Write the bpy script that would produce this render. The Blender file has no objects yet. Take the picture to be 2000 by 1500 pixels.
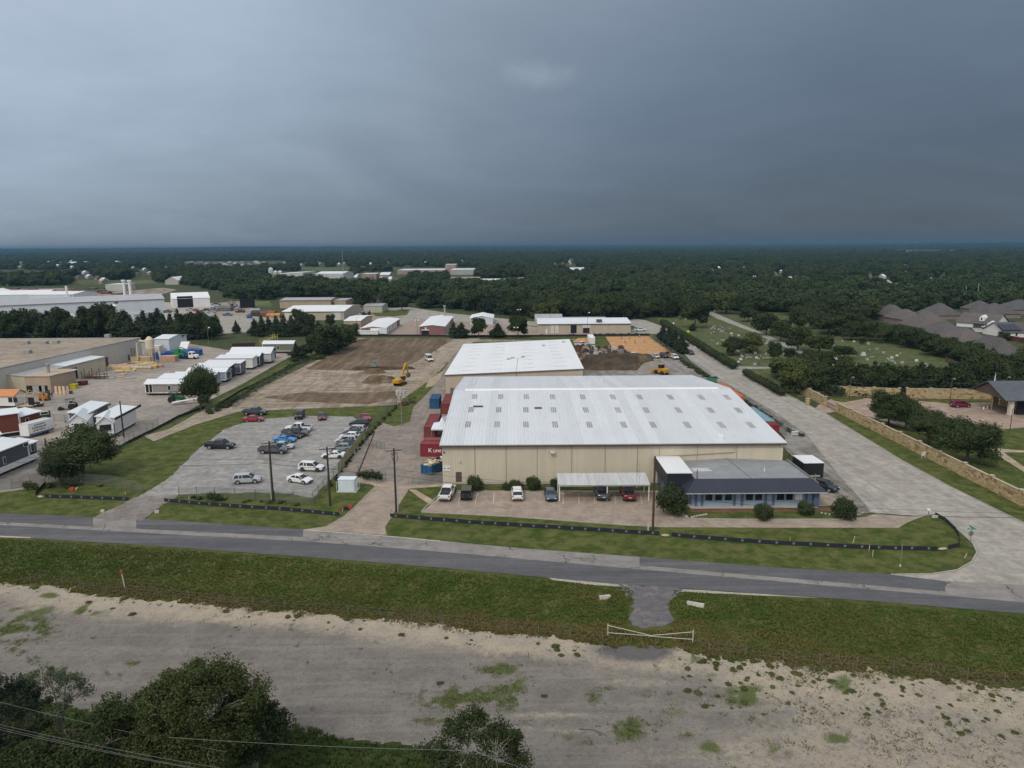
import bpy,math,random
import numpy as np
from mathutils import Vector,Matrix
from mathutils.geometry import tessellate_polygon
R=math.radians
random.seed(7)
sc=bpy.context.scene
COL=sc.collection
CAM_H=40.0
F=1390.0
PITCH=R(10.9)
ROLL=R(0.40)
cam_data=bpy.data.cameras.new('camera')
cam_data.sensor_width=36.0
cam_data.lens=36.0*F/2000.0
cam_data.clip_start=0.5
cam_data.clip_end=60000.0
cam=bpy.data.objects.new('camera',cam_data)
COL.objects.link(cam)
_fw=Vector((0,math.cos(PITCH),-math.sin(PITCH)))
_r0=Vector((1,0,0))
_u0=Vector((0,math.sin(PITCH),math.cos(PITCH)))
_r=_r0*math.cos(ROLL)-_u0*math.sin(ROLL)
_u=_r0*math.sin(ROLL)+_u0*math.cos(ROLL)
_m=Matrix(((_r.x,_u.x,-_fw.x,0),(_r.y,_u.y,-_fw.y,0),(_r.z,_u.z,-_fw.z,CAM_H),(0,0,0,1)))
cam.matrix_world=_m
sc.camera=cam
sc.view_settings.view_transform='Standard'
sc.view_settings.look='None'
sc.view_settings.gamma=1.0
sc.view_settings.exposure=-0.08
sc.view_settings.use_curve_mapping=False
sc.render.engine='CYCLES'
sc.cycles.use_denoising=True
sc.cycles.max_bounces=5
sc.cycles.diffuse_bounces=2
sc.cycles.glossy_bounces=2
sc.cycles.transparent_max_bounces=12
sc.cycles.volume_bounces=0
sc.cycles.caustics_reflective=False
sc.cycles.caustics_refractive=False
SUN_EL,SUN_AZ=48.0,205.0
class NT:
  def __init__(s,tree):
    s.t=tree;s.n=tree.nodes;s.l=tree.links
  def node(s,typ,ins=None,**props):
    nd=s.n.new(typ)
    for k,v in props.items():setattr(nd,k,v)
    if ins:
      for k,v in ins.items():
        sock=nd.inputs[k]
        if isinstance(v,bpy.types.NodeSocket):s.l.new(v,sock)
        elif v is not None:sock.default_value=v
    return nd
  def math(s,op,a,b=None,clamp=False):
    nd=s.node('ShaderNodeMath',operation=op,use_clamp=clamp)
    for i,v in enumerate((a,b)):
      if v is None:continue
      if isinstance(v,bpy.types.NodeSocket):s.l.new(v,nd.inputs[i])
      else:nd.inputs[i].default_value=v
    return nd.outputs[0]
  def mix(s,f,a,b,blend='MIX'):
    nd=s.node('ShaderNodeMix',data_type='RGBA',blend_type=blend)
    for sock,v in((nd.inputs[0],f),(nd.inputs[6],a),(nd.inputs[7],b)):
      if isinstance(v,bpy.types.NodeSocket):s.l.new(v,sock)
      elif isinstance(v,(int,float)):sock.default_value=v
      else:sock.default_value=(*v[:3],1.0)
    return nd.outputs[2]
  def noise(s,vec,scale,detail=4,rough=.55,dist=0.0,out=0):
    nd=s.node('ShaderNodeTexNoise',{'Scale':scale,'Detail':detail,'Roughness':rough,'Distortion':dist})
    if vec is not None:s.l.new(vec,nd.inputs['Vector'])
    return nd.outputs[out]
  def ramp(s,v,a,b,lo=0.0,hi=1.0,smooth=True):
    nd=s.node('ShaderNodeMapRange',{'From Min':a,'From Max':b,'To Min':lo,'To Max':hi},
          interpolation_type='SMOOTHSTEP' if smooth else 'LINEAR')
    s.l.new(v,nd.inputs['Value'])
    return nd.outputs[0]
  def mapping(s,vec,scale=(1,1,1),rot=(0,0,0),loc=(0,0,0)):
    nd=s.node('ShaderNodeMapping',{'Scale':scale,'Rotation':rot,'Location':loc})
    s.l.new(vec,nd.inputs['Vector'])
    return nd.outputs[0]
world=bpy.data.worlds.new('World')
sc.world=world
world.use_nodes=True
W=NT(world.node_tree);W.n.clear()
sky=W.node('ShaderNodeTexSky',sky_type='NISHITA',sun_disc=False,sun_elevation=R(SUN_EL),sun_rotation=R(SUN_AZ))
d=W.node('ShaderNodeTexCoord').outputs['Generated']
nrm=W.node('ShaderNodeVectorMath',{0:d},operation='NORMALIZE').outputs[0]
sp=W.node('ShaderNodeSeparateXYZ',{0:nrm})
dx,dy,dz=sp.outputs
zc=W.math('ADD',W.math('MAXIMUM',dz,0.0),0.16)
cu=W.math('DIVIDE',dx,zc);cv=W.math('DIVIDE',dy,zc)
cvec=W.node('ShaderNodeCombineXYZ',{0:cu,1:cv,2:3.7}).outputs[0]
n1=W.noise(cvec,0.62,8,.58,.7)
n2=W.noise(cvec,1.9,6,.58,.3)
cl=W.math('ADD',W.math('MULTIPLY',n1,.72),W.math('MULTIPLY',n2,.28))
up=W.ramp(dz,0.13,1.0)
away=W.math('MULTIPLY',W.math('ADD',W.math('MULTIPLY',dy,-.5),.5),1.0)
left=W.ramp(dx,-.84,.66,1.0,0.0)
lowr=W.ramp(dz,-.02,.20,.58,1.0)
base=W.math('ADD',W.math('MULTIPLY',up,0.62),W.math('MULTIPLY',away,0.60))
base=W.math('ADD',base,W.math('MULTIPLY',W.math('MULTIPLY',left,0.47),lowr))
base=W.math('ADD',W.math('ADD',base,W.ramp(dz,0.0,.28,.0,.06)),0.052)
ru=W.math('DIVIDE',dx,W.math('MAXIMUM',dy,.05));rv=W.math('DIVIDE',dz,W.math('MAXIMUM',dy,.05))
n3=W.noise(nrm,26,5,.6)
e1=W.math('DIVIDE',W.math('SUBTRACT',ru,.040),.050);e2=W.math('DIVIDE',W.math('SUBTRACT',rv,.222),.020)
rr_=W.math('SQRT',W.math('ADD',W.math('MULTIPLY',e1,e1),W.math('MULTIPLY',e2,e2)))
puff=W.ramp(W.math('ADD',rr_,W.math('MULTIPLY',n3,1.6)),.9,2.1,.075,0.0)
base=W.math('ADD',base,puff)
tex=W.ramp(cl,.34,.66,.91,1.10)
br=W.math('MULTIPLY',base,tex)
cloudc=W.mix(W.ramp(br,.07,.38),(0.73,1.0,1.42),(0.80,1.0,1.25))
cloudc=W.mix(W.ramp(br,.45,1.0),cloudc,(1.0,1.0,1.03))
colr=W.node('ShaderNodeVectorMath',{0:cloudc},operation='SCALE')
W.l.new(br,colr.inputs['Scale'])
bg_cloud=W.node('ShaderNodeBackground',{'Color':colr.outputs[0],'Strength':1.0})
bg_sky=W.node('ShaderNodeBackground',{'Color':sky.outputs[0],'Strength':0.07})
mixw=W.node('ShaderNodeMixShader',{0:0.90,1:bg_sky.outputs[0],2:bg_cloud.outputs[0]})
W.node('ShaderNodeOutputWorld',{0:mixw.outputs[0]})
sun=bpy.data.lights.new('sun','SUN')
sun.energy=1.4
sun.angle=R(11)
sun.color=(1.0,0.94,0.83)
so=bpy.data.objects.new('sun',sun);COL.objects.link(so)
_sd=Vector((math.sin(R(SUN_AZ))*math.cos(R(SUN_EL)),math.cos(R(SUN_AZ))*math.cos(R(SUN_EL)),math.sin(R(SUN_EL))))
so.rotation_euler=_sd.to_track_quat('Z','Y').to_euler()
so.location=_sd*200
def G(px,py,z=0.0):
  dd=_fw*F+_r*(px-1000.0)-_u*(py-750.0)
  t=(z-CAM_H)/dd.z
  return Vector((dd.x*t,dd.y*t,z))
def PXM(px,py):
  """pixels per metre for something standing at this ground spot"""
  p=G(px,py)-Vector((0,0,CAM_H))
  return F/p.dot(_fw)
def proj(p):
  v=Vector(p)-Vector((0,0,CAM_H))
  z=v.dot(_fw)
  return 1000+F*v.dot(_r)/z,750-F*v.dot(_u)/z
MATS={}
def new_mat(name):
  m=bpy.data.materials.new(name);m.use_nodes=True
  t=NT(m.node_tree);t.n.clear()
  return m,t
def finish(t,color,rough=.8,bump=None,bstr=.3,bdist=.05,metallic=0.0,spec=.3,coat=0.0):
  b=t.node('ShaderNodeBsdfPrincipled',{'Roughness':rough,'Metallic':metallic,'Specular IOR Level':spec,'Coat Weight':coat})
  if isinstance(color,bpy.types.NodeSocket):t.l.new(color,b.inputs['Base Color'])
  else:b.inputs['Base Color'].default_value=(*color[:3],1)
  if bump is not None:
    bn=t.node('ShaderNodeBump',{'Strength':bstr,'Distance':bdist})
    t.l.new(bump,bn.inputs['Height']);t.l.new(bn.outputs[0],b.inputs['Normal'])
  t.node('ShaderNodeOutputMaterial',{0:b.outputs[0]})
def wpos(t):return t.node('ShaderNodeNewGeometry').outputs['Position']
def opos(t):return t.node('ShaderNodeTexCoord').outputs['Object']
def sh(c,k):return tuple(min(1,x*k)for x in c[:3])
def simple(name,col,rough=.6,var=.12,scale=1.5,metallic=0.0,spec=.3,world_space=False,coat=0.0,streak=False,bump=0.0):
  """plain surface with mild weathering"""
  if name in MATS:return MATS[name]
  m,t=new_mat(name)
  p=wpos(t)if world_space else opos(t)
  if streak:p2=t.mapping(p,(1,1,.12))
  else:p2=p
  n=t.noise(p2,scale,5,.6)
  n2=t.noise(p,scale*.17,3,.5)
  c=t.mix(t.ramp(n,.3,.7),sh(col,1-var),sh(col,1+var*.7))
  c=t.mix(t.ramp(n2,.3,.75,0,.5),c,sh(col,1-var*1.6))
  finish(t,c,rough,n if bump else None,bump,.03,metallic,spec,coat)
  MATS[name]=m
  return m
def glass(name='glass',col=(.012,.016,.02)):
  if name in MATS:return MATS[name]
  m,t=new_mat(name)
  finish(t,col,.12,spec=.5);MATS[name]=m;return m
def paint(name,col,rough=.28):
  if name in MATS:return MATS[name]
  m,t=new_mat(name)
  n=t.noise(opos(t),6,4,.6)
  c=t.mix(t.ramp(n,.35,.75),sh(col,.93),sh(col,1.05))
  finish(t,c,rough,spec=.45,coat=.4);MATS[name]=m;return m
def attr(t,name):return t.node('ShaderNodeAttribute',attribute_name=name,attribute_type='GEOMETRY').outputs['Fac']
def ribbed(name,col,axis=0,pitch=.30,rough=.55,depth=.02,var=.08,streaks=.10,metallic=0.0,dirt=(.45,.42,.38),seams=0.0):
  """ribbed sheet metal: ribs as fine relief along one object axis, rain streaks across it"""
  if name in MATS:return MATS[name]
  m,t=new_mat(name)
  p=opos(t)
  s=t.node('ShaderNodeSeparateXYZ',{0:p})
  x=s.outputs[axis]
  ph=t.math('FRACT',t.math('DIVIDE',x,pitch))
  rib=t.math('SUBTRACT',t.ramp(ph,.0,.12),t.ramp(ph,.22,.34))
  sv=[1.2,1.2,1.2];sv[axis]=7.0
  n=t.noise(t.mapping(p,(sv[0]if axis==0 else.25,sv[1]if axis==1 else.25,.25)),1.0,5,.65)
  pid=t.math('FLOOR',t.math('DIVIDE',x,pitch*3))
  wn=t.node('ShaderNodeTexWhiteNoise',noise_dimensions='1D');t.l.new(pid,wn.inputs['W'])
  n3=t.noise(p,.12,4,.55)
  c=t.mix(t.ramp(wn.outputs[0],0,1,0,1,False),sh(col,1-var),sh(col,1+var*.5))
  c=t.mix(t.ramp(n,.48,.78,0,streaks*4),c,tuple(a*b for a,b in zip(col,dirt)))
  c=t.mix(t.ramp(n3,.45,.75,0,.35),c,sh(col,.82))
  finish(t,c,rough,rib,.55,depth,metallic,.35)
  MATS[name]=m
  return m
class MB:
  def __init__(s):s.v=[];s.f=[];s.mi=[];s.cur=0
  def add(s,vs,fs):
    o=len(s.v);s.v+=[tuple(v)for v in vs];s.f+=[tuple(i+o for i in f)for f in fs];s.mi+=[s.cur]*len(fs)
    return s
  def box(s,x0,x1,y0,y1,z0,z1):
    vs=[(x0,y0,z0),(x1,y0,z0),(x1,y1,z0),(x0,y1,z0),(x0,y0,z1),(x1,y0,z1),(x1,y1,z1),(x0,y1,z1)]
    return s.add(vs,[(3,2,1,0),(4,5,6,7),(0,1,5,4),(1,2,6,5),(2,3,7,6),(3,0,4,7)])
  def hexa(s,b,tp):
    """4 bottom + 4 top corners, anticlockwise seen from above"""
    return s.add(list(b)+list(tp),[(3,2,1,0),(4,5,6,7),(0,1,5,4),(1,2,6,5),(2,3,7,6),(3,0,4,7)])
  def prism(s,poly,z0,z1):
    n=len(poly)
    vs=[(p[0],p[1],z0)for p in poly]+[(p[0],p[1],z1)for p in poly]
    return s.add(vs,[tuple(range(n))[::-1],tuple(range(n,2*n))]+[(i,(i+1)%n,n+(i+1)%n,n+i)for i in range(n)])
  def prism_x(s,poly,x0,x1):
    """profile poly in (y,z), extruded along x"""
    n=len(poly)
    vs=[(x0,p[0],p[1])for p in poly]+[(x1,p[0],p[1])for p in poly]
    return s.add(vs,[tuple(range(n))[::-1],tuple(range(n,2*n))]+[(i,(i+1)%n,n+(i+1)%n,n+i)for i in range(n)])
  def prism_y(s,poly,y0,y1):
    """profile poly in (x,z), extruded along y"""
    n=len(poly)
    vs=[(p[0],y0,p[1])for p in poly]+[(p[0],y1,p[1])for p in poly]
    return s.add(vs,[tuple(range(n)),tuple(range(n,2*n))[::-1]]+[((i+1)%n,i,n+i,n+(i+1)%n)for i in range(n)])
  def tube(s,pts,r,n=6,r1=None,cap=True):
    pts=[Vector(p)for p in pts];N=len(pts)
    rings=[]
    for i,p in enumerate(pts):
      dv=(pts[min(i+1,N-1)]-pts[max(i-1,0)]).normalized()
      a=Vector((0,0,1))if abs(dv.z)<.9 else Vector((1,0,0))
      u=dv.cross(a).normalized();w=dv.cross(u).normalized()
      rr=r if r1 is None else r+(r1-r)*i/(N-1)
      rings.append([p+u*rr*math.cos(2*math.pi*k/n)+w*rr*math.sin(2*math.pi*k/n)for k in range(n)])
    vs=[q for rg in rings for q in rg]
    fs=[(i*n+k,i*n+(k+1)%n,(i+1)*n+(k+1)%n,(i+1)*n+k)for i in range(N-1)for k in range(n)]
    if cap:fs+=[tuple(range(n))[::-1],tuple(range((N-1)*n,N*n))]
    return s.add(vs,fs)
  def cyl(s,p0,p1,r,n=10,r1=None):return s.tube([p0,p1],r,n,r1)
  def build(s,name,mat,parent=None,loc=None,rz=0.0,smooth=None):
    me=bpy.data.meshes.new(name)
    me.from_pydata(s.v,[],s.f);me.update()
    mats=mat if isinstance(mat,(list,tuple))else[mat]
    for m in mats:me.materials.append(m)
    if len(mats)>1:me.polygons.foreach_set('material_index',s.mi)
    if smooth is not None:
      me.shade_smooth();me.set_sharp_from_angle(angle=R(smooth))
    o=bpy.data.objects.new(name,me);COL.objects.link(o)
    if parent is not None:o.parent=parent
    if loc is not None:o.location=loc
    if rz:o.rotation_euler=(0,0,rz)
    return o
def box_part(name,mat,parent,*b):return MB().box(*b).build(name,mat,parent)
def thing(name,label,cat,loc=(0,0,0),rz=0.0,group=None):
  o=bpy.data.objects.new(name,None);COL.objects.link(o)
  o.empty_display_size=.5
  o.location=loc;o.rotation_euler=(0,0,rz)
  return tag(o,label,cat,group)
def tag(o,label,cat,group=None):
  o['label']=label;o['category']=cat
  if group:o['group']=group
  return o
def copy_tree(o,parent=None):
  c=o.copy();COL.objects.link(c)
  if parent is not None:c.parent=parent
  for ch in list(o.children):copy_tree(ch,c)
  return c
def np_mesh(name,verts,faces,mat=None,attrs=None,smooth=False):
  """verts (n,3), faces (m,k) all the same size"""
  verts=np.asarray(verts,dtype=np.float32);faces=np.asarray(faces,dtype=np.int32)
  me=bpy.data.meshes.new(name)
  me.vertices.add(len(verts));me.vertices.foreach_set('co',verts.ravel())
  k=faces.shape[1]
  me.loops.add(faces.size);me.loops.foreach_set('vertex_index',faces.ravel())
  me.polygons.add(len(faces));me.polygons.foreach_set('loop_start',np.arange(0,faces.size,k,dtype=np.int32))
  me.update(calc_edges=True)
  if attrs:
    for an,(dom,arr)in attrs.items():
      a=me.attributes.new(an,'FLOAT',dom);a.data.foreach_set('value',np.asarray(arr,dtype=np.float32))
  if mat is not None:me.materials.append(mat)
  if smooth:me.shade_smooth()
  return me
def link_mesh(name,me,parent=None):
  o=bpy.data.objects.new(name,me);COL.objects.link(o)
  if parent is not None:o.parent=parent
  return o
_rng=np.random.default_rng(11)
_tab=_rng.random((256,256))
def vnoise(x,y):
  x=np.asarray(x,float);y=np.asarray(y,float)
  xi=np.floor(x).astype(int);yi=np.floor(y).astype(int)
  fx=x-xi;fy=y-yi
  fx=fx*fx*(3-2*fx);fy=fy*fy*(3-2*fy)
  a=_tab[xi&255,yi&255];b=_tab[(xi+1)&255,yi&255];c=_tab[xi&255,(yi+1)&255];e=_tab[(xi+1)&255,(yi+1)&255]
  return(a*(1-fx)+b*fx)*(1-fy)+(c*(1-fx)+e*fx)*fy
def fbm(x,y,o=4):
  s=0;a=.5;x=np.asarray(x,float);y=np.asarray(y,float)
  for i in range(o):s=s+a*vnoise(x*2**i+17*i,y*2**i+31*i);a*=.5
  return s/(1-.5**o)
def mat_grass(name,g1,g2,dry,dryamt=.5,streak_rot=None,scale=1.0,brown=(.10,.075,.035)):
  m,t=new_mat(name);p=wpos(t)
  a=t.noise(p,.09*scale,5,.6,.3);b=t.noise(p,.8*scale,6,.7);c=t.noise(p,6*scale,4,.7)
  col=t.mix(t.ramp(a,.35,.65),g1,g2)
  col=t.mix(t.ramp(b,.42,.62,0,dryamt),col,dry)
  if streak_rot is not None:
    q=t.mapping(p,(.35,3.2,1),(0,0,streak_rot));sn=t.noise(q,.8,4,.6)
    col=t.mix(t.ramp(sn,.44,.6,0,.6),col,dry)
  col=t.mix(t.ramp(t.noise(p,.23*scale,4,.6,.8),.54,.68,0,dryamt*.8),col,brown)
  col=t.mix(t.ramp(c,.42,.66,0,.55),col,sh(g1,.5))
  col=t.mix(t.ramp(t.noise(p,.45*scale,7,.7,.3),.38,.62),t.mix(.75,col,sh(g1,.62)),t.mix(.35,col,sh(dry,.95)))
  finish(t,col,.9,c,.8,.12,spec=.1)
  MATS[name]=m;return m
GRASS=mat_grass('lawn_grass',(.050,.090,.015),(.070,.112,.020),(.145,.130,.050),.6,R(10))
FIELD=mat_grass('field_ground',(.045,.066,.024),(.065,.086,.032),(.11,.11,.055),.4)
CEM=mat_grass('cemetery_grass',(.070,.098,.032),(.09,.118,.040),(.155,.145,.075),.55,scale=.7)
VERGE=mat_grass('verge_ground',(.050,.088,.015),(.066,.102,.019),(.130,.098,.042),.6)
DGRASS=mat_grass('bank_grass_ground',(.036,.066,.014),(.050,.082,.018),(.085,.085,.030),.4)  # darker green grass ground of the near bank
def mat_ground(name,c1,c2,spots=None,scale=1.0,rough=.9,streak=None,cracks=0.0,joints=None,patch=None,bump=.3,tire=None):
  """c1/c2 fine mottling, spots = (colour, lo, hi) blotches, streak = (rot, colour, amt), joints = (pitch_x, pitch_y, rot)"""
  m,t=new_mat(name);p=wpos(t)
  a=t.noise(p,.12*scale,5,.6,.4);b=t.noise(p,2.2*scale,6,.7);f=t.noise(p,14*scale,3,.6)
  col=t.mix(t.ramp(a,.33,.67),c1,c2)
  col=t.mix(t.ramp(b,.40,.64,0,.5),col,sh(c1,.80))
  col=t.mix(t.ramp(f,.48,.68,0,.45),col,sh(c2,1.22))
  if spots:
    for k,(sc_,lo,hi,sz,am)in enumerate(spots):
      n=t.noise(t.mapping(p,loc=(k*13.1,k*7.7,0)),sz,5,.6,.6)
      col=t.mix(t.ramp(n,lo-.03,hi-.08,0,am),col,sc_)
  if streak:
    for(rot,sc_,am,sx,sy)in streak:
      n=t.noise(t.mapping(p,(sx,sy,1),(0,0,rot)),1.0,5,.65,.3)
      col=t.mix(t.ramp(n,.46,.62,0,am),col,sc_)
  if joints:
    jx,jy,rot,jc=joints
    s=t.node('ShaderNodeSeparateXYZ',{0:t.mapping(p,rot=(0,0,rot))})
    for o_,pt in((0,jx),(1,jy)):
      if not pt:continue
      fr=t.math('FRACT',t.math('DIVIDE',s.outputs[o_],pt))
      ln=t.math('LESS_THAN',fr,.07/pt)
      col=t.mix(t.math('MULTIPLY',ln,.75),col,jc)
  if cracks:
    vd=t.node('ShaderNodeTexVoronoi',{'Scale':cracks,'Randomness':1.0},feature='DISTANCE_TO_EDGE')
    wv=t.node('ShaderNodeVectorMath',{0:p,1:t.node('ShaderNodeVectorMath',{0:t.noise(p,.8,3,.6,out=1),'Scale':1.6},operation='SCALE').outputs[0]},operation='ADD').outputs[0]
    t.l.new(wv,vd.inputs['Vector'])
    ln=t.math('MULTIPLY',t.ramp(vd.outputs[0],.004,.014,.75,0),t.ramp(t.noise(p,.35,3),.42,.56))
    col=t.mix(ln,col,(.03,.028,.025))
  va=t.ramp(t.noise(t.mapping(p,loc=(5,9,0)),.5*scale,8,.72,.4),.36,.64,*((.92,1.07)if 'asphalt' in name else(.82,1.14)))
  vc=t.node('ShaderNodeVectorMath',{0:col},operation='SCALE');t.l.new(va,vc.inputs['Scale']);col=vc.outputs[0]
  finish(t,col,rough,b,bump,.05,spec=.2)
  MATS[name]=m;return m
ASPH_DARK=mat_ground('resurfaced_asphalt',(.088,.088,.096),(.105,.105,.112),streak=[(R(10),(.135,.132,.132),.6,.02,.8),(R(10),(.068,.068,.072),.5,.015,.5)])
ASPH_OLD=mat_ground('old_cracked_asphalt',(.215,.205,.19),(.25,.235,.215),cracks=.16,streak=[(R(10),(.17,.16,.15),.6,.04,.9)],spots=[((.15,.14,.13),.5,.7,.4,.5)])
CONC=mat_ground('street_concrete',(.285,.268,.235),(.335,.313,.272),spots=[((.24,.225,.20),.5,.72,.07,.6),((.20,.185,.165),.62,.75,.3,.4)],
         streak=[(0,(.25,.23,.20),.55,.5,.025),(0,(.37,.35,.31),.4,.8,.03)],joints=(4.0,4.6,R(1),(.19,.17,.15)))
PINK=mat_ground('pink_concrete',(.285,.228,.18),(.33,.268,.215),spots=[((.23,.185,.15),.5,.72,.12,.6),((.13,.11,.10),.66,.8,.35,.5)],joints=(5.0,5.0,R(1),(.22,.175,.14)),streak=[(R(-8),(.25,.21,.175),.4,.04,.6)])
ALLEY=mat_ground('alley_paving',(.235,.20,.17),(.275,.235,.20),spots=[((.17,.155,.14),.5,.7,.11,.7),((.11,.105,.10),.64,.76,.25,.6)],joints=(7.0,5.2,R(4),(.15,.13,.11)),streak=[(R(3),(.19,.165,.145),.6,.7,.05)])
LOT_R=mat_ground('worn_lot_paving',(.235,.225,.205),(.28,.265,.24),spots=[((.15,.135,.12),.5,.72,.12,.8),((.08,.07,.06),.62,.76,.3,.6)],streak=[(R(12),(.12,.105,.09),.7,.5,.05)])
YARD=mat_ground('factory_yard_paving',(.29,.25,.215),(.35,.305,.26),spots=[((.22,.20,.18),.45,.7,.035,.9),((.18,.165,.155),.6,.75,.12,.6)],streak=[(R(30),(.25,.225,.20),.4,.03,.3)])
GRAVEL=mat_ground('lot_gravel',(.235,.228,.218),(.29,.28,.265),spots=[((.18,.172,.16),.5,.75,.22,.7),((.35,.335,.305),.55,.75,.5,.7),((.15,.15,.10),.62,.78,.35,.5)],streak=[(R(2),(.20,.195,.185),.6,.05,.5),(R(85),(.33,.32,.30),.4,.04,.6)],scale=1.6)
DRIVE=mat_ground('brown_gravel',(.16,.14,.125),(.20,.18,.16),spots=[((.25,.23,.21),.5,.7,.3,.6)],scale=1.5)
DIRT=mat_ground('graded_dirt',(.27,.222,.168),(.335,.285,.22),spots=[((.15,.108,.07),.52,.70,.10,.75),((.36,.31,.25),.58,.75,.16,.7),((.06,.085,.025),.66,.78,.12,.5)],
         streak=[(R(-28),(.150,.110,.072),.55,.55,.07),(R(-22),(.37,.32,.255),.6,.7,.06),(R(10),(.15,.11,.075),.6,.05,.4)])
DIRT_D=mat_ground('tilled_dirt',(.105,.072,.044),(.14,.098,.062),spots=[((.21,.165,.115),.56,.74,.09,.6)],
         streak=[(R(5),(.215,.17,.12),.5,.40,.03),(R(3),(.075,.05,.031),.6,.5,.04)])
TRACK=mat_ground('packed_dirt_track',(.30,.255,.20),(.35,.30,.24),spots=[((.22,.18,.14),.5,.7,.2,.6)],streak=[(R(0),(.23,.19,.15),.6,.8,.06)])
SAND=mat_ground('orange_sand_pad',(.42,.235,.105),(.49,.285,.135),spots=[((.36,.20,.095),.5,.7,.3,.6)],joints=None)
BRICKP=mat_ground('brick_paved_court',(.30,.225,.175),(.35,.265,.21),spots=[((.24,.185,.145),.5,.7,.08,.6)],joints=(3.2,3.2,R(10),(.21,.16,.125)))
WALK=mat_ground('path_concrete',(.33,.26,.185),(.38,.31,.225),joints=(1.5,1.5,R(30),(.2,.16,.12)))
CROSS=mat_ground('dark_crossing_gravel',(.105,.10,.105),(.14,.132,.135),spots=[((.20,.18,.165),.55,.72,.5,.7)],scale=1.8)
BLDMAT=mat_ground('far_paving',(.33,.30,.265),(.40,.37,.33),scale=.4)
def ground_h(x,y):
  dd=np.sqrt(x*x+y*y)
  k=np.clip((dd-2200)/7000,0,1);k=k*k*(3-2*k)
  return k*(-14+58*fbm(x/2600.+5.3,y/1700.+9.1,3))
def make_ground():
  rad=np.concatenate([np.linspace(2,200,34),np.geomspace(206,17000,84)])
  ang=np.radians(np.linspace(0,360,241))
  rr,aa=np.meshgrid(rad,ang,indexing='ij')
  x=(rr*np.sin(aa)).ravel();y=(rr*np.cos(aa)).ravel();z=ground_h(x,y)
  n=len(ang);fs=[]
  for i in range(len(rad)-1):
    b=np.arange(n-1)+i*n
    fs.append(np.stack([b,b+n,b+n+1,b+1],1))
  fs=np.concatenate(fs)[:,::-1]
  v=np.stack([x,y,z],1)
  c=len(v);v=np.concatenate([v,[[0,0,0]]])
  me=np_mesh('ground',v,fs,FIELD)
  o=link_mesh('ground',me);o['kind']='structure'
  b=MB();b.add([(0,0,0)]+[tuple(v[k])for k in range(n)],[(0,k+2,k+1)for k in range(n-1)])
  return o
make_ground()
def densify(pts,step,jit,closed=True,seed=0):
  rnd=random.Random(seed);out=[]
  n=len(pts)
  for i in range(n if closed else n-1):
    a=Vector(pts[i][:2]);b=Vector(pts[(i+1)%n][:2])
    L=(b-a).length;k=max(1,int(L/step))if step else 1
    nn=(b-a).normalized();nn=Vector((-nn.y,nn.x))
    for j in range(k):
      q=a.lerp(b,j/k)
      if jit and j:q=q+nn*((float(fbm(q.x*.35+seed,q.y*.35,4))-.5)*2*jit+rnd.uniform(-.3,.3)*jit)
      out.append((q.x,q.y))
  if not closed:out.append(tuple(pts[-1][:2]))
  return out
SHEETN=[0]
def sheet(name,pix,mat,level,step=1.2,jit=.15,world=False,seed=0,kind='structure'):
  """a thin ground surface; level counts 4 mm layers above the ground"""
  pts=pix if world else[G(*p)for p in pix]
  pts=densify(pts,step,jit,True,seed or len(name))
  SHEETN[0]+=1
  z=level*.010+SHEETN[0]*.0001
  tri=tessellate_polygon([[Vector((p[0],p[1],0))for p in pts]])
  vs=[(p[0],p[1],z)for p in pts]
  fs=[]
  for a,b,c in tri:
    A,B,C=Vector(vs[a]),Vector(vs[b]),Vector(vs[c])
    fs.append((a,b,c)if(B-A).cross(C-A).z>0 else(c,b,a))
  me=bpy.data.meshes.new(name);me.from_pydata(vs,[],fs);me.update();me.materials.append(mat)
  o=bpy.data.objects.new(name,me);COL.objects.link(o)
  if kind:o['kind']=kind
  return o
def ext(a,b,d):
  """a ground point d metres beyond b on the line a-b (pixels in, world out)"""
  A,B=G(*a),G(*b);u=(B-A).normalized();return B+u*d
def xt(px_,table):
  return np.interp(px_,[a for a,b in table],[b for a,b in table])
ROAD_TOP=[(-300,992),(0,1003),(300,1015),(600,1035),(750,1046),(1000,1070),(1250,1088),(1500,1108),(1740,1122),(2000,1141),(2500,1180)]
ROAD_BOT=[(-300,1034),(0,1048),(300,1066),(600,1088),(850,1108),(1000,1122),(1200,1141),(1450,1157),(1700,1174),(2000,1199),(2500,1240)]
MID_T=[(-300,1006),(0,1020),(450,1042),(600,1050),(850,1070),(1200,1100),(1600,1135),(1850,1156),(2000,1169),(2500,1209)]
MID_B=[(-300,1011),(0,1026),(450,1050),(600,1058),(850,1077),(1200,1108),(1600,1143),(1850,1164),(2000,1177),(2500,1217)]
def band(t,b,x0,x1,step=60,dt=0,db=0):
  xs=list(np.arange(x0,x1,step))+[x1]
  return[(x,xt(x,t)+dt)for x in xs]+[(x,xt(x,b)+db)for x in reversed(xs)]
sheet('main_road',band(ROAD_TOP,ROAD_BOT,-300,2500),ASPH_OLD,3,2,.06)
sheet('resurfaced_lane',band(MID_B,ROAD_BOT,-300,2500),ASPH_DARK,4,2,.07)
sheet('resurfaced_lane',band(ROAD_TOP,MID_T,-300,182),ASPH_DARK,4,2,.07)
sheet('resurfaced_lane',band(ROAD_TOP,MID_T,266,592),ASPH_DARK,4,2,.07)
sheet('resurfaced_lane',band(ROAD_TOP,MID_T,1249,1846),ASPH_DARK,4,2,.07)
WHITEP=simple('worn_road_paint',(.48,.47,.44),.8,.3,3,world_space=True)
sheet('edge_line',band(ROAD_TOP,ROAD_TOP,594,860,dt=.4,db=1.6),WHITEP,5,2,.02)
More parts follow.
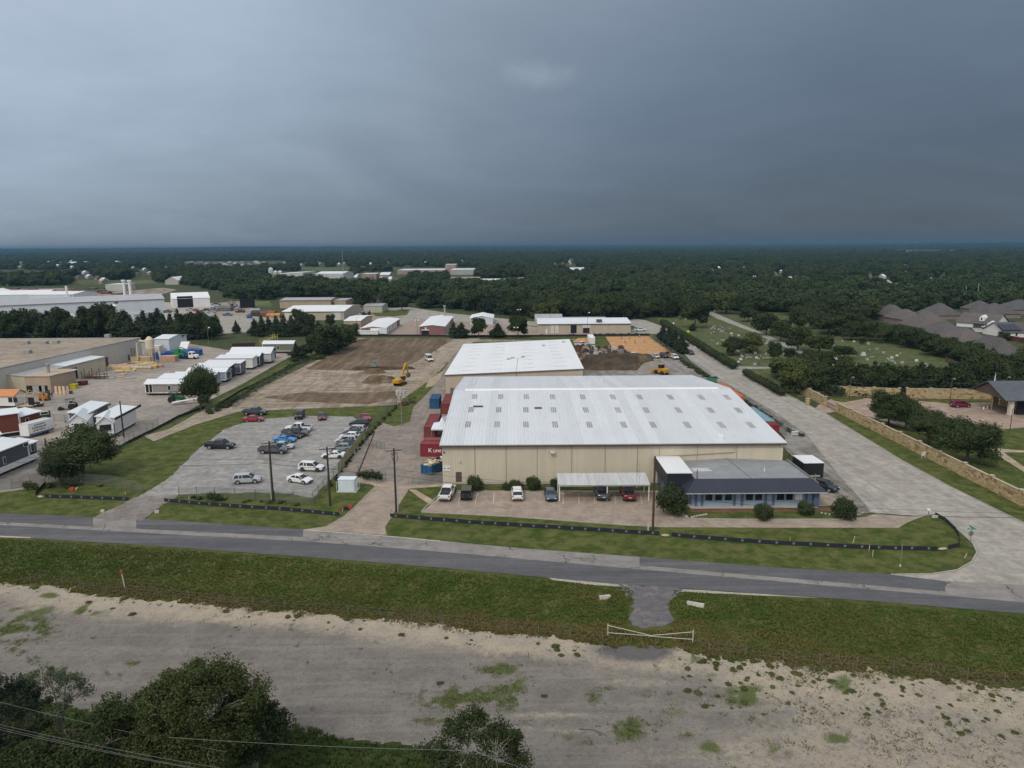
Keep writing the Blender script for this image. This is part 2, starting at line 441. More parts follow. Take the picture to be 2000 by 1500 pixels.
CHALKM=simple('road_edge_chalk',(.36,.33,.28),.9,.25,2,world_space=True)
sheet('road_shoulder',[(1070,1128),(1160,1137),(1240,1144),(1235,1147),(1160,1143),(1080,1133)],CHALKM,2,1,.1)
sheet('road_shoulder',[(1300,1149),(1450,1158),(1600,1168),(1420,1160),(1330,1156)],CHALKM,2,1,.1)
sheet('road_shoulder',[(-20,1049),(60,1052),(60,1049.5),(-20,1046)],CHALKM,5,1,.03)
YT=[(-400,1118),(0,1137),(100,1143),(180,1158),(300,1168),(450,1186),(600,1196),(800,1215),(950,1232),(1100,1246),(1200,1262),(1310,1262),(1400,1280),(1550,1297),(1700,1310),(1850,1325),(2000,1342),(2400,1380)]
sheet('verge',band(ROAD_BOT,YT,-300,2400,db=26),VERGE,1,3,.1)
sheet('gravel_crossing',[(1203,1139),(1335,1152),(1322,1162),(1306,1172),(1308,1195),(1318,1212),(1300,1222),(1262,1228),(1235,1222),(1228,1210),(1240,1190),(1240,1172),(1222,1156)],CROSS,3,.5,.9)
def ellp(px,py,e):
  cx,cy,rx,ry,s=e
  return np.clip(1.35-np.sqrt(((px-cx)/rx)**2+((py-cy)/ry)**2),0,1)*s
WEED_PATCH=[(45,1225,62,32,1),(60,1195,70,14,.7),(170,1193,38,14,.9),(95,1165,22,7,.9),(25,1272,26,9,.9),(415,1218,34,9,.7),(260,1296,20,7,.7),(70,1290,28,8,.4),
  (900,1366,95,24,1),(990,1335,42,28,1),(975,1307,48,12,.9),(1000,1375,40,18,.9),(855,1410,50,8,.7),(1165,1365,22,14,.6),(1190,1345,30,8,.5),(1250,1358,32,10,.5),(1220,1425,48,25,1),(1145,1450,26,10,.5),(1345,1432,22,16,.9),(1385,1465,30,20,.8),(1340,1285,42,22,.8),
  (1450,1360,55,24,.95),(1510,1365,50,20,.7),(1390,1322,14,8,.7),(1640,1338,30,20,.8),(1640,1375,26,12,.6),(1640,1446,36,22,.9),(1490,1455,28,16,.6),(1520,1470,40,24,.6),(1320,1395,40,24,.45),
  (1105,1440,20,9,.5),(1055,1407,40,10,.3),(1890,1360,120,36,.45),(1750,1330,90,24,.4),(1420,1480,40,20,.6)]
def yard_attr(x,y):
  P=np.stack([x,y,np.zeros_like(x)-CAM_H],1)
  zc=P@np.array(_fw);px=1000+F*(P@np.array(_r))/zc;py=750-F*(P@np.array(_u))/zc
  dtop=py-xt(px,YT)
  nz=fbm(x*.22,y*.22,4);nf=fbm(x*.9+7,y*.9,3)
  w=np.interp(px,[-300,0,150,400,700,1000,1180,1300,1500,2000],[45,50,45,38,42,62,50,60,95,120])
  ch=np.clip(1.5-dtop/(w*(.45+nz)),0,1)
  right=np.clip((px-1150+(nz-.5)*500)/420,0,1)
  ch=np.maximum(ch,right*(.48+.4*nz))
  for(cx,cy,rx,ry,s)in[(1080,1398,150,9,.55),(1010,1425,70,7,.5),(1250,1333,120,14,.55),(1100,1430,110,8,.45),(900,1330,300,10,.25)]:
    ch=np.maximum(ch,ellp(px,py,(cx,cy,rx,ry,s))*(.5+nz))
  dark=ellp(px,py,(1240,1272,95,28,1))*(.75+.5*nz)
  dark=np.maximum(dark,ellp(px,py,(560,1400,100,40,.35)))
  wd=np.zeros_like(x)
  for e in WEED_PATCH:wd=np.maximum(wd,ellp(px,py,e))
  wd=wd*np.clip((nf-.28)*3.4,0,1)
  return px,py,dtop,ch,np.clip(dark,0,1),np.clip(wd,0,1),nz,nf
def make_yard():
  st=.33
  xs=np.arange(-105,100,st);ys=np.arange(36,96,st)
  X,Y=np.meshgrid(xs,ys,indexing='ij');x=X.ravel();y=Y.ravel()
  px,py,dtop,ch,dk,wd,nz,nf=yard_attr(x,y)
  keepv=dtop+(fbm(x*.5,y*.5,4)-.5)*22+(vnoise(x*2.1,y*2.1)-.5)*9>0
  bank=(py-np.interp(px,[-400,0,200,540,700,880,1060,1300],[1300,1360,1395,1428,1450,1472,1520,1600]))+(nz-.5)*26
  keepv&=bank<0
  nx,ny=len(xs),len(ys)
  idx=np.arange(nx*ny).reshape(nx,ny)
  q=np.stack([idx[:-1,:-1],idx[1:,:-1],idx[1:,1:],idx[:-1,1:]],-1).reshape(-1,4)
  kp=keepv[q].all(1);q=q[kp]
  use=np.unique(q);mp=-np.ones(nx*ny,int);mp[use]=np.arange(len(use));q=mp[q]
  z=.03+.16*ch*fbm(x*.35,y*.35+4,3)*np.clip(dtop/30,0,1)+.05*nf*np.clip(dtop/10,0,1)
  v=np.stack([x+(nf-.5)*.5,y+(vnoise(x*1.7+3,y*1.7)-.5)*.5,z],1)[use]
  m,t=new_mat('yard_gravel');p=wpos(t)
  A={k:attr(t,k)for k in('chalk','dark','weed')}
  f1=t.noise(p,9,3,.7);f2=t.noise(p,1.6,6,.7);f3=t.noise(p,.3,5,.6,.5)
  st1=t.noise(t.mapping(p,(.04,.55,1),(0,0,R(11))),1,6,.65,.3)
  col=t.mix(t.ramp(f3,.35,.65),(.145,.132,.118),(.19,.173,.153))
  col=t.mix(t.ramp(st1,.44,.66,0,.5),col,(.255,.230,.197))
  st2=t.noise(t.mapping(p,(.03,1.5,1),(0,0,R(13))),1,3,.5,.2)
  col=t.mix(t.ramp(st2,.56,.64,0,.22),col,(.12,.11,.10))
  col=t.mix(t.ramp(f2,.48,.64,0,.55),col,(.115,.107,.10))
  chm=t.ramp(t.math('ADD',A['chalk'],t.math('MULTIPLY',t.math('SUBTRACT',f2,.5),1.5)),.25,1.0)
  chc=t.mix(t.ramp(f2,.38,.62),t.mix(t.ramp(f3,.4,.62),(.41,.345,.255),(.30,.265,.215)),(.33,.285,.22))
  col=t.mix(chm,col,chc)
  col=t.mix(t.ramp(t.math('ADD',A['dark'],t.math('MULTIPLY',t.math('SUBTRACT',f2,.5),.6)),.25,.8,0,.9),col,(.085,.083,.09))
  wm=t.ramp(t.math('ADD',A['weed'],t.math('MULTIPLY',t.math('SUBTRACT',f1,.5),1.8)),.28,.62,0,.92)
  col=t.mix(wm,col,t.mix(f2,(.048,.080,.014),(.085,.105,.026)))
  col=t.mix(t.ramp(f1,.52,.70,0,.5),col,(.32,.295,.255))
  col=t.mix(t.ramp(t.noise(p,4.5,4,.75),.54,.64,0,.55),col,(.085,.078,.068))
  finish(t,col,.95,t.math('ADD',f1,f2),.7,.1,spec=.1)
  MATS['yard_gravel']=m
  me=np_mesh('gravel_yard',v,q,m,{'chalk':('POINT',ch[use]),'dark':('POINT',dk[use]),'weed':('POINT',wd[use])},True)
  o=link_mesh('gravel_yard',me);o['kind']='structure'
make_yard()
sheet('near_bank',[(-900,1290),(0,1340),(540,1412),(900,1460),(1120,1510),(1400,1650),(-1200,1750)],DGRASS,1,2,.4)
def lawn(name,pts,mat=GRASS,lv=1,jit=.15):sheet(name,pts,mat,lv,1.5,jit)
lawn('roadside_lawn',band([(-300,955),(0,960),(100,950),(640,960),(760,940),(1280,958),(1300,925),(1660,970),(1830,1000),(2500,1300)],ROAD_TOP,-300,1760))
lawn('corner_lawn',[(1755,1031),(1770,1022),(1800,1010),(1824,1005),(1850,1018),(1880,1044),(1900,1062),(1908,1080),(1898,1098),(1870,1114),(1820,1122),(1740,1123),(1600,1110),(1600,1031)],lv=2)
lawn('lot_lawn',[(95,950),(160,905),(250,868),(400,795),(480,800),(780,790),(870,700),(905,672),(870,790),(700,880),(690,960),(300,985),(100,975)],lv=1)
lawn('wall_verge',[(1612,808),(1640,805),(1700,840),(1800,893),(1900,945),(2100,1050),(2100,1075),(2000,1022),(1950,998),(1850,948),(1760,899),(1700,862)],lv=2)
lawn('memorial_lawn',[(1640,792),(1760,780),(2100,780),(2400,1120),(2100,1050),(1900,945),(1800,893),(1700,840)],lv=1)
lawn('meadow',[(350,640),(620,650),(640,668),(575,700),(530,690),(430,690),(380,676),(360,668)],FIELD,1)
lawn('ditch_grass',[(225,873),(280,858),(430,780),(520,730),(560,704),(600,683),(690,655),(700,662),(610,708),(520,752),(432,800),(330,850),(200,900),(190,890)],GRASS,4,.4)
STR_R=[(1236,622),(1262,626),(1290,636),(1330,655),(1370,676),(1410,700),(1458,726),(1510,757),(1560,782),(1594,798),(1612,808),(1700,862),(1760,899),(1850,948),(1950,998),(2002,1023),(2200,1125)]
STR_L=[(2700,1480),(2400,1210),(2001,1143),(1850,1136),(1740,1123),(1820,1122),(1870,1114),(1898,1098),(1908,1080),(1900,1062),(1880,1044),(1850,1018),(1824,1005),(1800,1010),(1690,1000),(1640,930),(1600,880),(1573,846),(1510,802),(1442,763),(1420,750),(1390,735),(1350,705),(1336,689),(1320,680),(1284,656),(1240,648),(1215,640),(1210,630)]
sheet('side_street',STR_R+STR_L,CONC,4,2.5,.04)
sheet('worn_lot',[(1540,850),(1573,846),(1600,880),(1640,930),(1690,985),(1700,1002),(1660,1010),(1655,985),(1610,965),(1560,905),(1525,868)],LOT_R,5,1.5,.12)
sheet('worn_lot',[(1390,748),(1420,750),(1442,763),(1510,802),(1573,846),(1540,862),(1480,800),(1400,738)],LOT_R,3,1.5,.1)
PAD=[(822,1001),(832,990),(862,962),(884,958),(1290,958),(1300,925),(1660,965),(1660,1012),(1690,1010),(1712,1003),(1760,1008),(1800,1010),(1770,1022),(1755,1031),(1500,1031),(1290,1030),(1230,1027),(1000,1010)]
sheet('front_parking_pad',PAD,PINK,3,2,.03)
sheet('office_lawn',[(1286,968),(1310,985),(1330,1004),(1345,1012),(1440,1014),(1560,1014),(1640,1014),(1668,1010),(1686,1000),(1660,990),(1620,988),(1480,994),(1350,994),(1320,975)],GRASS,4,1.2,.05)
sheet('mulch_bed',[(1344,994),(1500,996),(1640,992),(1640,998),(1500,1001),(1352,1001)],simple('red_mulch',(.17,.085,.055),.95,.3,3,world_space=True),5,1,.1)
sheet('building_verge',[(820,952),(866,946),(1290,946),(1290,956),(884,957),(858,962),(836,968),(800,960)],GRASS,4,1.2,.05)
sheet('front_driveway',[(592,1035),(640,1028),(672,1010),(700,985),(722,962),(738,946),(760,940),(800,950),(795,962),(780,985),(764,1012),(752,1030),(756,1046)],PINK,5,1.2,.05)
sheet('alley',[(652,938),(700,880),(738,833),(748,826),(770,833),(800,824),(808,795),(845,758),(866,722),(905,672),(925,668),(900,730),(868,790),(910,790),(868,945),(864,952),(800,951),(780,955),(735,948)],ALLEY,3,1.5,.06)
sheet('front_lawn',[(786,958),(806,955),(830,972),(862,966),(836,990),(822,1001),(812,1003),(764,1012)],GRASS,4,1,.05)
sheet('footpath',[(797,956),(812,957),(846,977),(858,984),(840,986),(820,973)],WALK,5,1,.02)
sheet('footpath',[(697,932),(740,946),(800,950),(866,946),(866,950),(800,955),(738,951),(700,940)],WALK,5,1,.02)
sheet('gravel_lot',[(268,972),(285,962),(325,937),(400,868),(438,838),(470,828),(520,818),(600,812),(690,814),(722,828),(700,878),(640,945),(612,972),(560,964),(480,962),(350,966),(300,975)],GRAVEL,3,.7,.55)
sheet('lot_entrance',[(262,972),(350,966),(338,978),(318,986),(296,1003),(278,1018),(182,1012),(205,1000),(240,985)],DRIVE,5,1.0,.15)
sheet('dirt_field',[(400,812),(388,806),(430,782),(480,757),(560,716),(610,706),(700,659),(1150,656),(1120,664),(925,668),(905,674),(868,716),(838,745),(800,770),(778,790),(760,792),(640,797),(560,800),(480,803)],DIRT,3,1.5,.5)
sheet('dirt_track',[(282,852),(330,838),(400,800),(440,792),(480,800),(430,815),(380,830),(300,862)],TRACK,4,1.5,.4)
sheet('tilled_ground',[(598,722),(612,712),(700,664),(720,660),(885,661),(870,672),(840,692),(800,712),(780,722),(740,724),(690,724)],DIRT_D,5,1.5,.5)
sheet('tilled_ground',[(515,776),(600,766),(700,768),(770,764),(776,778),(720,790),(640,787),(560,783)],DIRT_D,5,1.2,.6)
sheet('packed_track',[(866,676),(895,661),(940,661),(925,668),(900,680),(860,712),(830,738),(800,745),(790,742),(830,722),(850,700)],TRACK,5,1.5,.4)
sheet('side_apron',[(838,742),(866,724),(860,740),(846,754),(830,758)],WALK,5,1,.05)
sheet('factory_yard',[(-400,1010),(0,962),(92,950),(158,905),(215,880),(285,850),(380,796),(470,752),(560,700),(600,684),(560,690),(470,688),(400,676),(340,668),(250,670),(-500,760)],YARD,2,2,.2)
sheet('factory_yard_patch',[(-300,975),(0,958),(100,945),(150,900),(120,862),(60,860),(-200,900)],DRIVE,3,2,.3)
sheet('back_yard',[(1120,690),(1160,690),(1190,700),(1330,700),(1352,716),(1420,752),(1390,760),(1140,760)],LOT_R,3,1.5,.2)
sheet('back_green',[(1115,666),(1190,662),(1192,672),(1200,685),(1130,688)],GRASS,4,1,.3)
sheet('orange_pad',[(1183,658),(1268,657),(1322,697),(1210,697),(1196,680)],SAND,5,1.2,.25)
sheet('north_strip',[(690,655),(1180,655),(1290,652),(1290,658),(1060,664),(1000,664),(880,662),(690,660)],VERGE,4,2,.2)
sheet('north_lot',[(690,655),(690,640),(720,612),(800,606),(880,618),(930,625),(1060,640),(1240,648),(1284,656),(1290,655)],PINK,1,3,.2)
sheet('north_road',[(640,604),(800,600),(880,612),(1040,628),(1210,628),(1240,648),(1100,640),(880,626),(810,622),(780,640),(760,640),(795,612),(640,612)],CONC,2,3,.2)
sheet('north_lawn',[(716,607),(800,606),(795,615),(770,618),(735,618)],GRASS,3,2,.2)
sheet('west_lot',[(-200,650),(-200,585),(300,590),(420,592),(424,612),(410,640),(340,648),(310,640)],BLDMAT,2,4,.3)
sheet('west_parking',[(420,592),(470,588),(500,606),(480,617),(420,617)],PINK,3,3,.2)
sheet('west_road',[(400,640),(418,624),(424,617),(478,617),(560,622),(560,632),(500,638),(478,650),(420,652)],CONC,3,3,.3)
FFM=mat_grass('far_field_grass',(.075,.105,.035),(.10,.13,.05),(.17,.16,.08),.6,scale=.05)
for pg_ in[[(-60,532),(120,533),(125,542),(-60,545)],[(150,548),(300,546),(320,553),(160,556)],[(560,523),(760,520),(790,525),(600,529)],[(680,541),(770,540),(790,548),(770,556),(690,553)],[(430,529),(520,528),(530,532),(440,534)],[(880,556),(1030,554),(1040,560),(890,562)],[(1300,517),(1420,514),(1440,517),(1320,520)],[(1880,522),(1960,520),(1990,524),(1900,526)],[(220,506),(340,505),(350,508),(230,509)],[(1500,553),(1590,552),(1600,557),(1510,558)],[(485,585),(530,586),(528,600),(490,598)]]:sheet('far_field',pg_,FFM,1,20,3)
sheet('cemetery_lawn',[(1270,606),(1400,596),(1560,606),(1640,622),(1720,660),(1800,686),(1880,712),(1905,728),(1840,760),(1640,776),(1560,776),(1450,722),(1370,676),(1290,630)],CEM,1,3,.3)
CEMP=mat_ground('cemetery_path_paving',(.25,.24,.22),(.30,.285,.26),scale=.8)
sheet('cemetery_path',[(1368,606),(1384,606),(1440,630),(1500,655),(1540,672),(1580,690),(1572,694),(1520,672),(1460,645),(1400,622)],CEMP,2,3,.1)
sheet('cemetery_path',[(1420,715),(1440,716),(1516,717),(1516,720),(1458,721),(1440,725),(1425,722)],CEMP,5,2,.05)
sheet('court_paving',[(1592,798),(1600,790),(1626,778),(1680,778),(1760,776),(1860,790),(1900,786),(2200,788),(2200,850),(2000,835),(1940,840),(1860,850),(1800,845),(1700,815),(1660,800),(1640,803),(1612,808)],BRICKP,3,2,.06)
sheet('court_lawn',[(1616,776),(1656,775),(1690,779),(1648,786),(1630,783)],GRASS,4,1,.1)
sheet('court_lawn',[(1780,781),(1870,782),(1898,787),(1860,788),(1800,784)],GRASS,4,1,.1)
sheet('memorial_path',[(1936,877),(1946,876),(1990,880),(2100,882),(2100,886),(1985,884),(1960,884),(2000,912),(2100,975),(2100,988),(1995,919),(1942,886)],WALK,4,1,.03)
sheet('house_drive',[(1898,641),(1932,642),(1928,649),(1906,649)],CONC,4,2,.1)
sheet('ball_field',[(1944,599),(1988,599),(1990,612),(1944,614)],GRASS,2,4,.2)
sheet('infield_dirt',[(1945,603),(1982,605),(1988,610),(1960,611),(1944,607)],simple('infield_clay',(.32,.12,.06),.9,.15,.5,world_space=True),3,4,.2)
KERB=simple('kerb_concrete',(.34,.32,.28),.85,.15,2,world_space=True)
def kerb(pts,w=.16,h=.13,name='kerb'):
  P=[G(*p)for p in pts];mb=MB()
  for a,b in zip(P[:-1],P[1:]):
    u=(b-a).normalized();n=Vector((-u.y,u.x,0))*w/2
    mb.hexa([a-n,b-n,b+n,a+n],[q+Vector((0,0,h))for q in(a-n,b-n,b+n,a+n)])
  o=mb.build(name,KERB);o['kind']='structure';return o
kerb([p for p in STR_R[3:9]]);kerb([p for p in STR_R[10:]])
kerb([(1740,1123),(1820,1122),(1870,1114),(1898,1098),(1908,1080),(1900,1062),(1880,1044),(1850,1018),(1824,1005),(1805,1008)])
kerb([(1573,847),(1510,803),(1442,764),(1420,751),(1390,736),(1350,706),(1336,690),(1320,681),(1284,657)])
kerb([(860,964),(1290,961)]);kerb([(862,964),(832,990),(823,1001),(1000,1010),(1230,1027)])
kerb([(1290,965),(1310,990),(1330,1006),(1345,1013),(1440,1015),(1640,1015),(1668,1011),(1688,1001)])
kerb([(640,1028),(672,1010),(700,985),(722,962),(736,948)])
STOPP=simple('wheel_stop_paint',(.55,.50,.40),.7,.15,2)
def along_box(name,a,b,w,h,mat,z=0,parent=None):
  a=Vector(a);b=Vector(b);L=(b-a).length;ang=math.atan2(b.y-a.y,b.x-a.x)
  return MB().box(0,L,-w/2,w/2,0,h).build(name,mat,parent,(a.x,a.y,z),ang)
LINE=simple('bay_paint',(.55,.52,.46),.8,.3,4,world_space=True)
for(xa,ya,xb,yb)in[(901,963,895,983),(933,963,928,983),(966,963,963,984),(859,965,852,982),(1100,963,1100,984),(1130,963,1131,984),(1160,963,1162,984),(1200,963,1203,984),(1250,963,1254,984)]:
  A,B=G(xa,ya),G(xb,yb)
  u=(B-A).normalized();n=Vector((-u.y,u.x,0))*.06
  o=MB().add([tuple(q+Vector((0,0,.046)))for q in(A-n,B-n,B+n,A+n)],[(0,1,2,3)]).build('painted_line',LINE);o['kind']='structure'
def leaf_mat(name,dark,mid,light,sat=0):
  m,t=new_mat(name)
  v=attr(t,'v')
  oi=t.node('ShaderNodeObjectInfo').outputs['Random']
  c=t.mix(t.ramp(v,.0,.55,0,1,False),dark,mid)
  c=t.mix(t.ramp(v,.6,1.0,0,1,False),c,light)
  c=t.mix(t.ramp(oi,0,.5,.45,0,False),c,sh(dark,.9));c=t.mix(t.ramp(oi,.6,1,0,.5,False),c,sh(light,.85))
  nw=t.noise(wpos(t),.035,5,.65)
  c=t.mix(t.ramp(nw,.45,.62,0,.45),c,sh(light,.8))
  b=t.node('ShaderNodeBsdfPrincipled',{'Base Color':c,'Roughness':.65,'Specular IOR Level':.18})
  tr=t.node('ShaderNodeBsdfTranslucent',{'Color':c})
  mx=t.node('ShaderNodeMixShader',{0:.22,1:b.outputs[0],2:tr.outputs[0]})
  t.node('ShaderNodeOutputMaterial',{0:mx.outputs[0]})
  MATS[name]=m;return m
LEAF_OAK=leaf_mat('leaf_broad',(.026,.038,.012),(.040,.060,.018),(.075,.100,.030))
LEAF_CEDAR=leaf_mat('leaf_cedar',(.020,.032,.016),(.030,.046,.022),(.050,.068,.030))
LEAF_YEL=leaf_mat('leaf_yellow_green',(.045,.060,.015),(.075,.095,.024),(.12,.14,.04))
LEAF_WOOD=leaf_mat('leaf_far_wood',(.024,.040,.016),(.043,.066,.024),(.085,.115,.038))
LEAF_PALE=leaf_mat('leaf_pale_willow',(.05,.07,.035),(.085,.11,.055),(.14,.17,.085))
LEAF_NEAR=leaf_mat('leaf_near_broad',(.020,.031,.009),(.034,.050,.013),(.080,.098,.026))
LEAF_WEED=leaf_mat('weed_leaf',(.055,.075,.022),(.095,.11,.034),(.19,.16,.065))
LEAF_GRASS=leaf_mat('tall_grass_blade',(.062,.116,.016),(.088,.142,.023),(.21,.160,.060))
BARK=simple('bark',(.12,.10,.08),.9,.3,3)
BARK_P=simple('pale_bark',(.28,.26,.23),.9,.3,3)
def ico():
  t=(1+5**.5)/2
  v=np.array([(-1,t,0),(1,t,0),(-1,-t,0),(1,-t,0),(0,-1,t),(0,1,t),(0,-1,-t),(0,1,-t),(t,0,-1),(t,0,1),(-t,0,-1),(-t,0,1)],float)
  v/=np.linalg.norm(v[0])
  f=np.array([(0,11,5),(0,5,1),(0,1,7),(0,7,10),(0,10,11),(1,5,9),(5,11,4),(11,10,2),(10,7,6),(7,1,8),(3,9,4),(3,4,2),(3,2,6),(3,6,8),(3,8,9),(4,9,5),(2,4,11),(6,2,10),(8,6,7),(9,8,1)])
  return v,f
IV,IF=ico()
def cards(P,N,S,rng,aspect=.7):
  """leaf-clump quads at P, facing roughly N, of size S"""
  n=len(P)
  a=rng.normal(size=(n,3));N=N/(np.linalg.norm(N,axis=1,keepdims=True)+1e-6)
  u=np.cross(N,a);u/=np.linalg.norm(u,axis=1,keepdims=True)+1e-6
  w=np.cross(N,u)
  s=S[:,None]
  k=rng.uniform(.6,1.1,(n,4,1))
  q=np.stack([-u*s*.5-w*s*.5*aspect,u*s*.5-w*s*.35*aspect,u*s*.45+w*s*.5*aspect,-u*s*.35+w*s*.6*aspect],1)*k+P[:,None,:]
  return q.reshape(-1,3)
def crown_mesh(name,mat,seed,lobes,leaf,density,core=.78,up=.35,jag=.25,vary=.5):
  """lobes: (cx,cy,cz,rx,ry,rz). Leaf quads on and just inside each lobe, an added ragged dark core inside to block light"""
  rng=np.random.default_rng(seed);Q=[];V=[]
  L=np.array(lobes,float)
  tot=0
  for(cx,cy,cz,rx,ry,rz)in L:
    area=4*math.pi*((rx*ry)**1.6/3+(rx*rz)**1.6/3+(ry*rz)**1.6/3)**(1/1.6)
    n=int(area*density)
    dirs=rng.normal(size=(n,3));dirs/=np.linalg.norm(dirs,axis=1,keepdims=True)
    dirs=dirs[dirs[:,2]>-.75];n=len(dirs)
    c1=np.sin(dirs[:,0]*5+seed)*np.cos(dirs[:,1]*6+cx)*np.sin(dirs[:,2]*5+cy)
    rad=1+jag*c1+rng.normal(0,jag*.35,n)-np.abs(rng.normal(0,.16,n))
    P=dirs*rad[:,None]*np.array([rx,ry,rz])+np.array([cx,cy,cz])
    dmin=np.full(n,9.)
    for(ax,ay,az,bx,by,bz)in L:
      dd=np.sqrt(((P[:,0]-ax)/bx)**2+((P[:,1]-ay)/by)**2+((P[:,2]-az)/bz)**2);dmin=np.minimum(dmin,dd)
    kp=dmin>.62;P=P[kp];dirs=dirs[kp];rad=rad[kp]
    N=dirs+rng.normal(0,.55,dirs.shape)+np.array([0,0,up])
    Q.append(cards(P,N,rng.uniform(.6,1.35,len(P))*leaf,rng))
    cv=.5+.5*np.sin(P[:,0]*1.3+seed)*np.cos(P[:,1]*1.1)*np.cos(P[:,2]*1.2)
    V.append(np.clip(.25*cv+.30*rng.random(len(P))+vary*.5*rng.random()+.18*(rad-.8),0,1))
  q=np.concatenate(Q);v=np.concatenate(V);n=len(v)
  faces=np.arange(n*4).reshape(-1,4)
  me_v=[q];ntri=[]
  off=n*4;cf=[];cvv=[]
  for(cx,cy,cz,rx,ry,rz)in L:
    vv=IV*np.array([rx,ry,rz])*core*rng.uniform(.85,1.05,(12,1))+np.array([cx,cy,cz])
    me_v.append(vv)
    for a,b,c in IF:cf.append((a+off,b+off,c+off));cvv.append(.0)  # added core lumps block light, coloured darkest for the shaded crown interior
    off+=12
  verts=np.concatenate(me_v)
  me=bpy.data.meshes.new(name)
  me.vertices.add(len(verts));me.vertices.foreach_set('co',verts.astype(np.float32).ravel())
  li=np.concatenate([faces.ravel(),np.array(cf,int).ravel()])if cf else faces.ravel()
  ls=np.concatenate([np.arange(0,n*4,4),n*4+np.arange(0,len(cf)*3,3)])
  me.loops.add(len(li));me.loops.foreach_set('vertex_index',li.astype(np.int32))
  me.polygons.add(len(ls));me.polygons.foreach_set('loop_start',ls.astype(np.int32))
  me.update(calc_edges=True)
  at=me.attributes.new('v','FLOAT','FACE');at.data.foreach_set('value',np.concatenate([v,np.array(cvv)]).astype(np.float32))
  me.materials.append(mat)
  return me
def oak_lobes(seed,R0=4.0,H=8.0,n=13,flat=.85,base=.08):
  rnd=random.Random(seed);out=[(0,0,H*.55,R0*.66,R0*.66,H*.34)]
  for i in range(n):
    a=i*2.4+rnd.uniform(-.4,.4);k=rnd.uniform(.42,.68)*R0
    z=H*(base+.16+(1-base-.30)*rnd.random())
    r=R0*rnd.uniform(.34,.50)
    k*=1.0-.45*max(0,(z/H-.6))/.4
    out.append((math.cos(a)*k,math.sin(a)*k,z,r,r,r*flat*rnd.uniform(.85,1.15)))
  return out
def cedar_lobes(seed,R0=2.6,H=8.0):
  rnd=random.Random(seed);out=[]
  for i in range(8):
    f=i/7.0
    r=R0*(1.0-.80*f**1.25)*rnd.uniform(.85,1.1)
    out.append((rnd.uniform(-.3,.3)*R0*(1-f),rnd.uniform(-.3,.3)*R0*(1-f),H*(.14+.80*f),r,r,H*.12))
  for i in range(5):
    a=rnd.uniform(0,6.28);out.append((math.cos(a)*R0*.6,math.sin(a)*R0*.6,H*rnd.uniform(.2,.5),R0*.45,R0*.45,H*.12))
  return out
def trunk_mesh(name,mat,h,r,limbs,seed,lean=.05):
  rnd=random.Random(seed);mb=MB()
  top=Vector((rnd.uniform(-lean,lean)*h,rnd.uniform(-lean,lean)*h,h))
  mid=top*.5+Vector((rnd.uniform(-.1,.1),rnd.uniform(-.1,.1),0))
  mb.tube([(0,0,-.1),(0,0,.3),mid,top],r*1.15,7,r*.45)
  for i in range(limbs):
    a=i*2.2+rnd.uniform(-.4,.4);b=mid.lerp(top,rnd.uniform(0,.9));L=h*rnd.uniform(.5,.8)
    e=b+Vector((math.cos(a)*L*.75,math.sin(a)*L*.75,L*.65));m_=b.lerp(e,.5)+Vector((0,0,.12*L))
    mb.tube([b,m_,e],r*.42,5,r*.1)
  me=bpy.data.meshes.new(name);me.from_pydata(mb.v,[],mb.f);me.update();me.materials.append(mat);me.shade_smooth()
  return me
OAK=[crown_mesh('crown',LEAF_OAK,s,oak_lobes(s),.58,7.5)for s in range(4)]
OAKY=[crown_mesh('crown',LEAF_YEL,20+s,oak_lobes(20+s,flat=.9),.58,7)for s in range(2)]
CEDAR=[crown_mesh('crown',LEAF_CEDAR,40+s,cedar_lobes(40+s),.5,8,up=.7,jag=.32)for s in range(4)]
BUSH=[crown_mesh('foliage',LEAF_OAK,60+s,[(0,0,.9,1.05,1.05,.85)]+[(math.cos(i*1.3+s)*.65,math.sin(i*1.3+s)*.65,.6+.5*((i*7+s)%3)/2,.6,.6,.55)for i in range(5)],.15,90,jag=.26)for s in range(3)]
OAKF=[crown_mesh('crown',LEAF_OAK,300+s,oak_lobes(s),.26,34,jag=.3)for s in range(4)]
TRUNKS=[trunk_mesh('trunk',BARK,4.2,.26,5,s)for s in range(3)]
TRUNKC=[trunk_mesh('trunk',BARK,5.0,.2,3,9+s,.02)for s in range(2)]
NTREE={'n':0}
_ON='first second third fourth fifth sixth seventh eighth ninth tenth eleventh twelfth thirteenth fourteenth fifteenth sixteenth seventeenth eighteenth nineteenth'.split()
_TN={2:'twent',3:'thirt',4:'fort',5:'fift',6:'sixt',7:'sevent',8:'eight',9:'ninet'}
def ordw(n):
  if n<20:return _ON[n-1]
  if n>=100:return 'hundred and '+ordw(n-100)if n>100 else 'hundredth'
  a,b=divmod(n,10);return _TN[a]+('ieth' if b==0 else 'y-'+_ON[b-1])
def relabel(objs,fmt):
  """number look-alikes from the left within their stretch"""
  for i,o in enumerate(sorted(objs,key=lambda o:o.location.x/max(1,o.location.y))):o['label']=fmt%ordw(i+1)
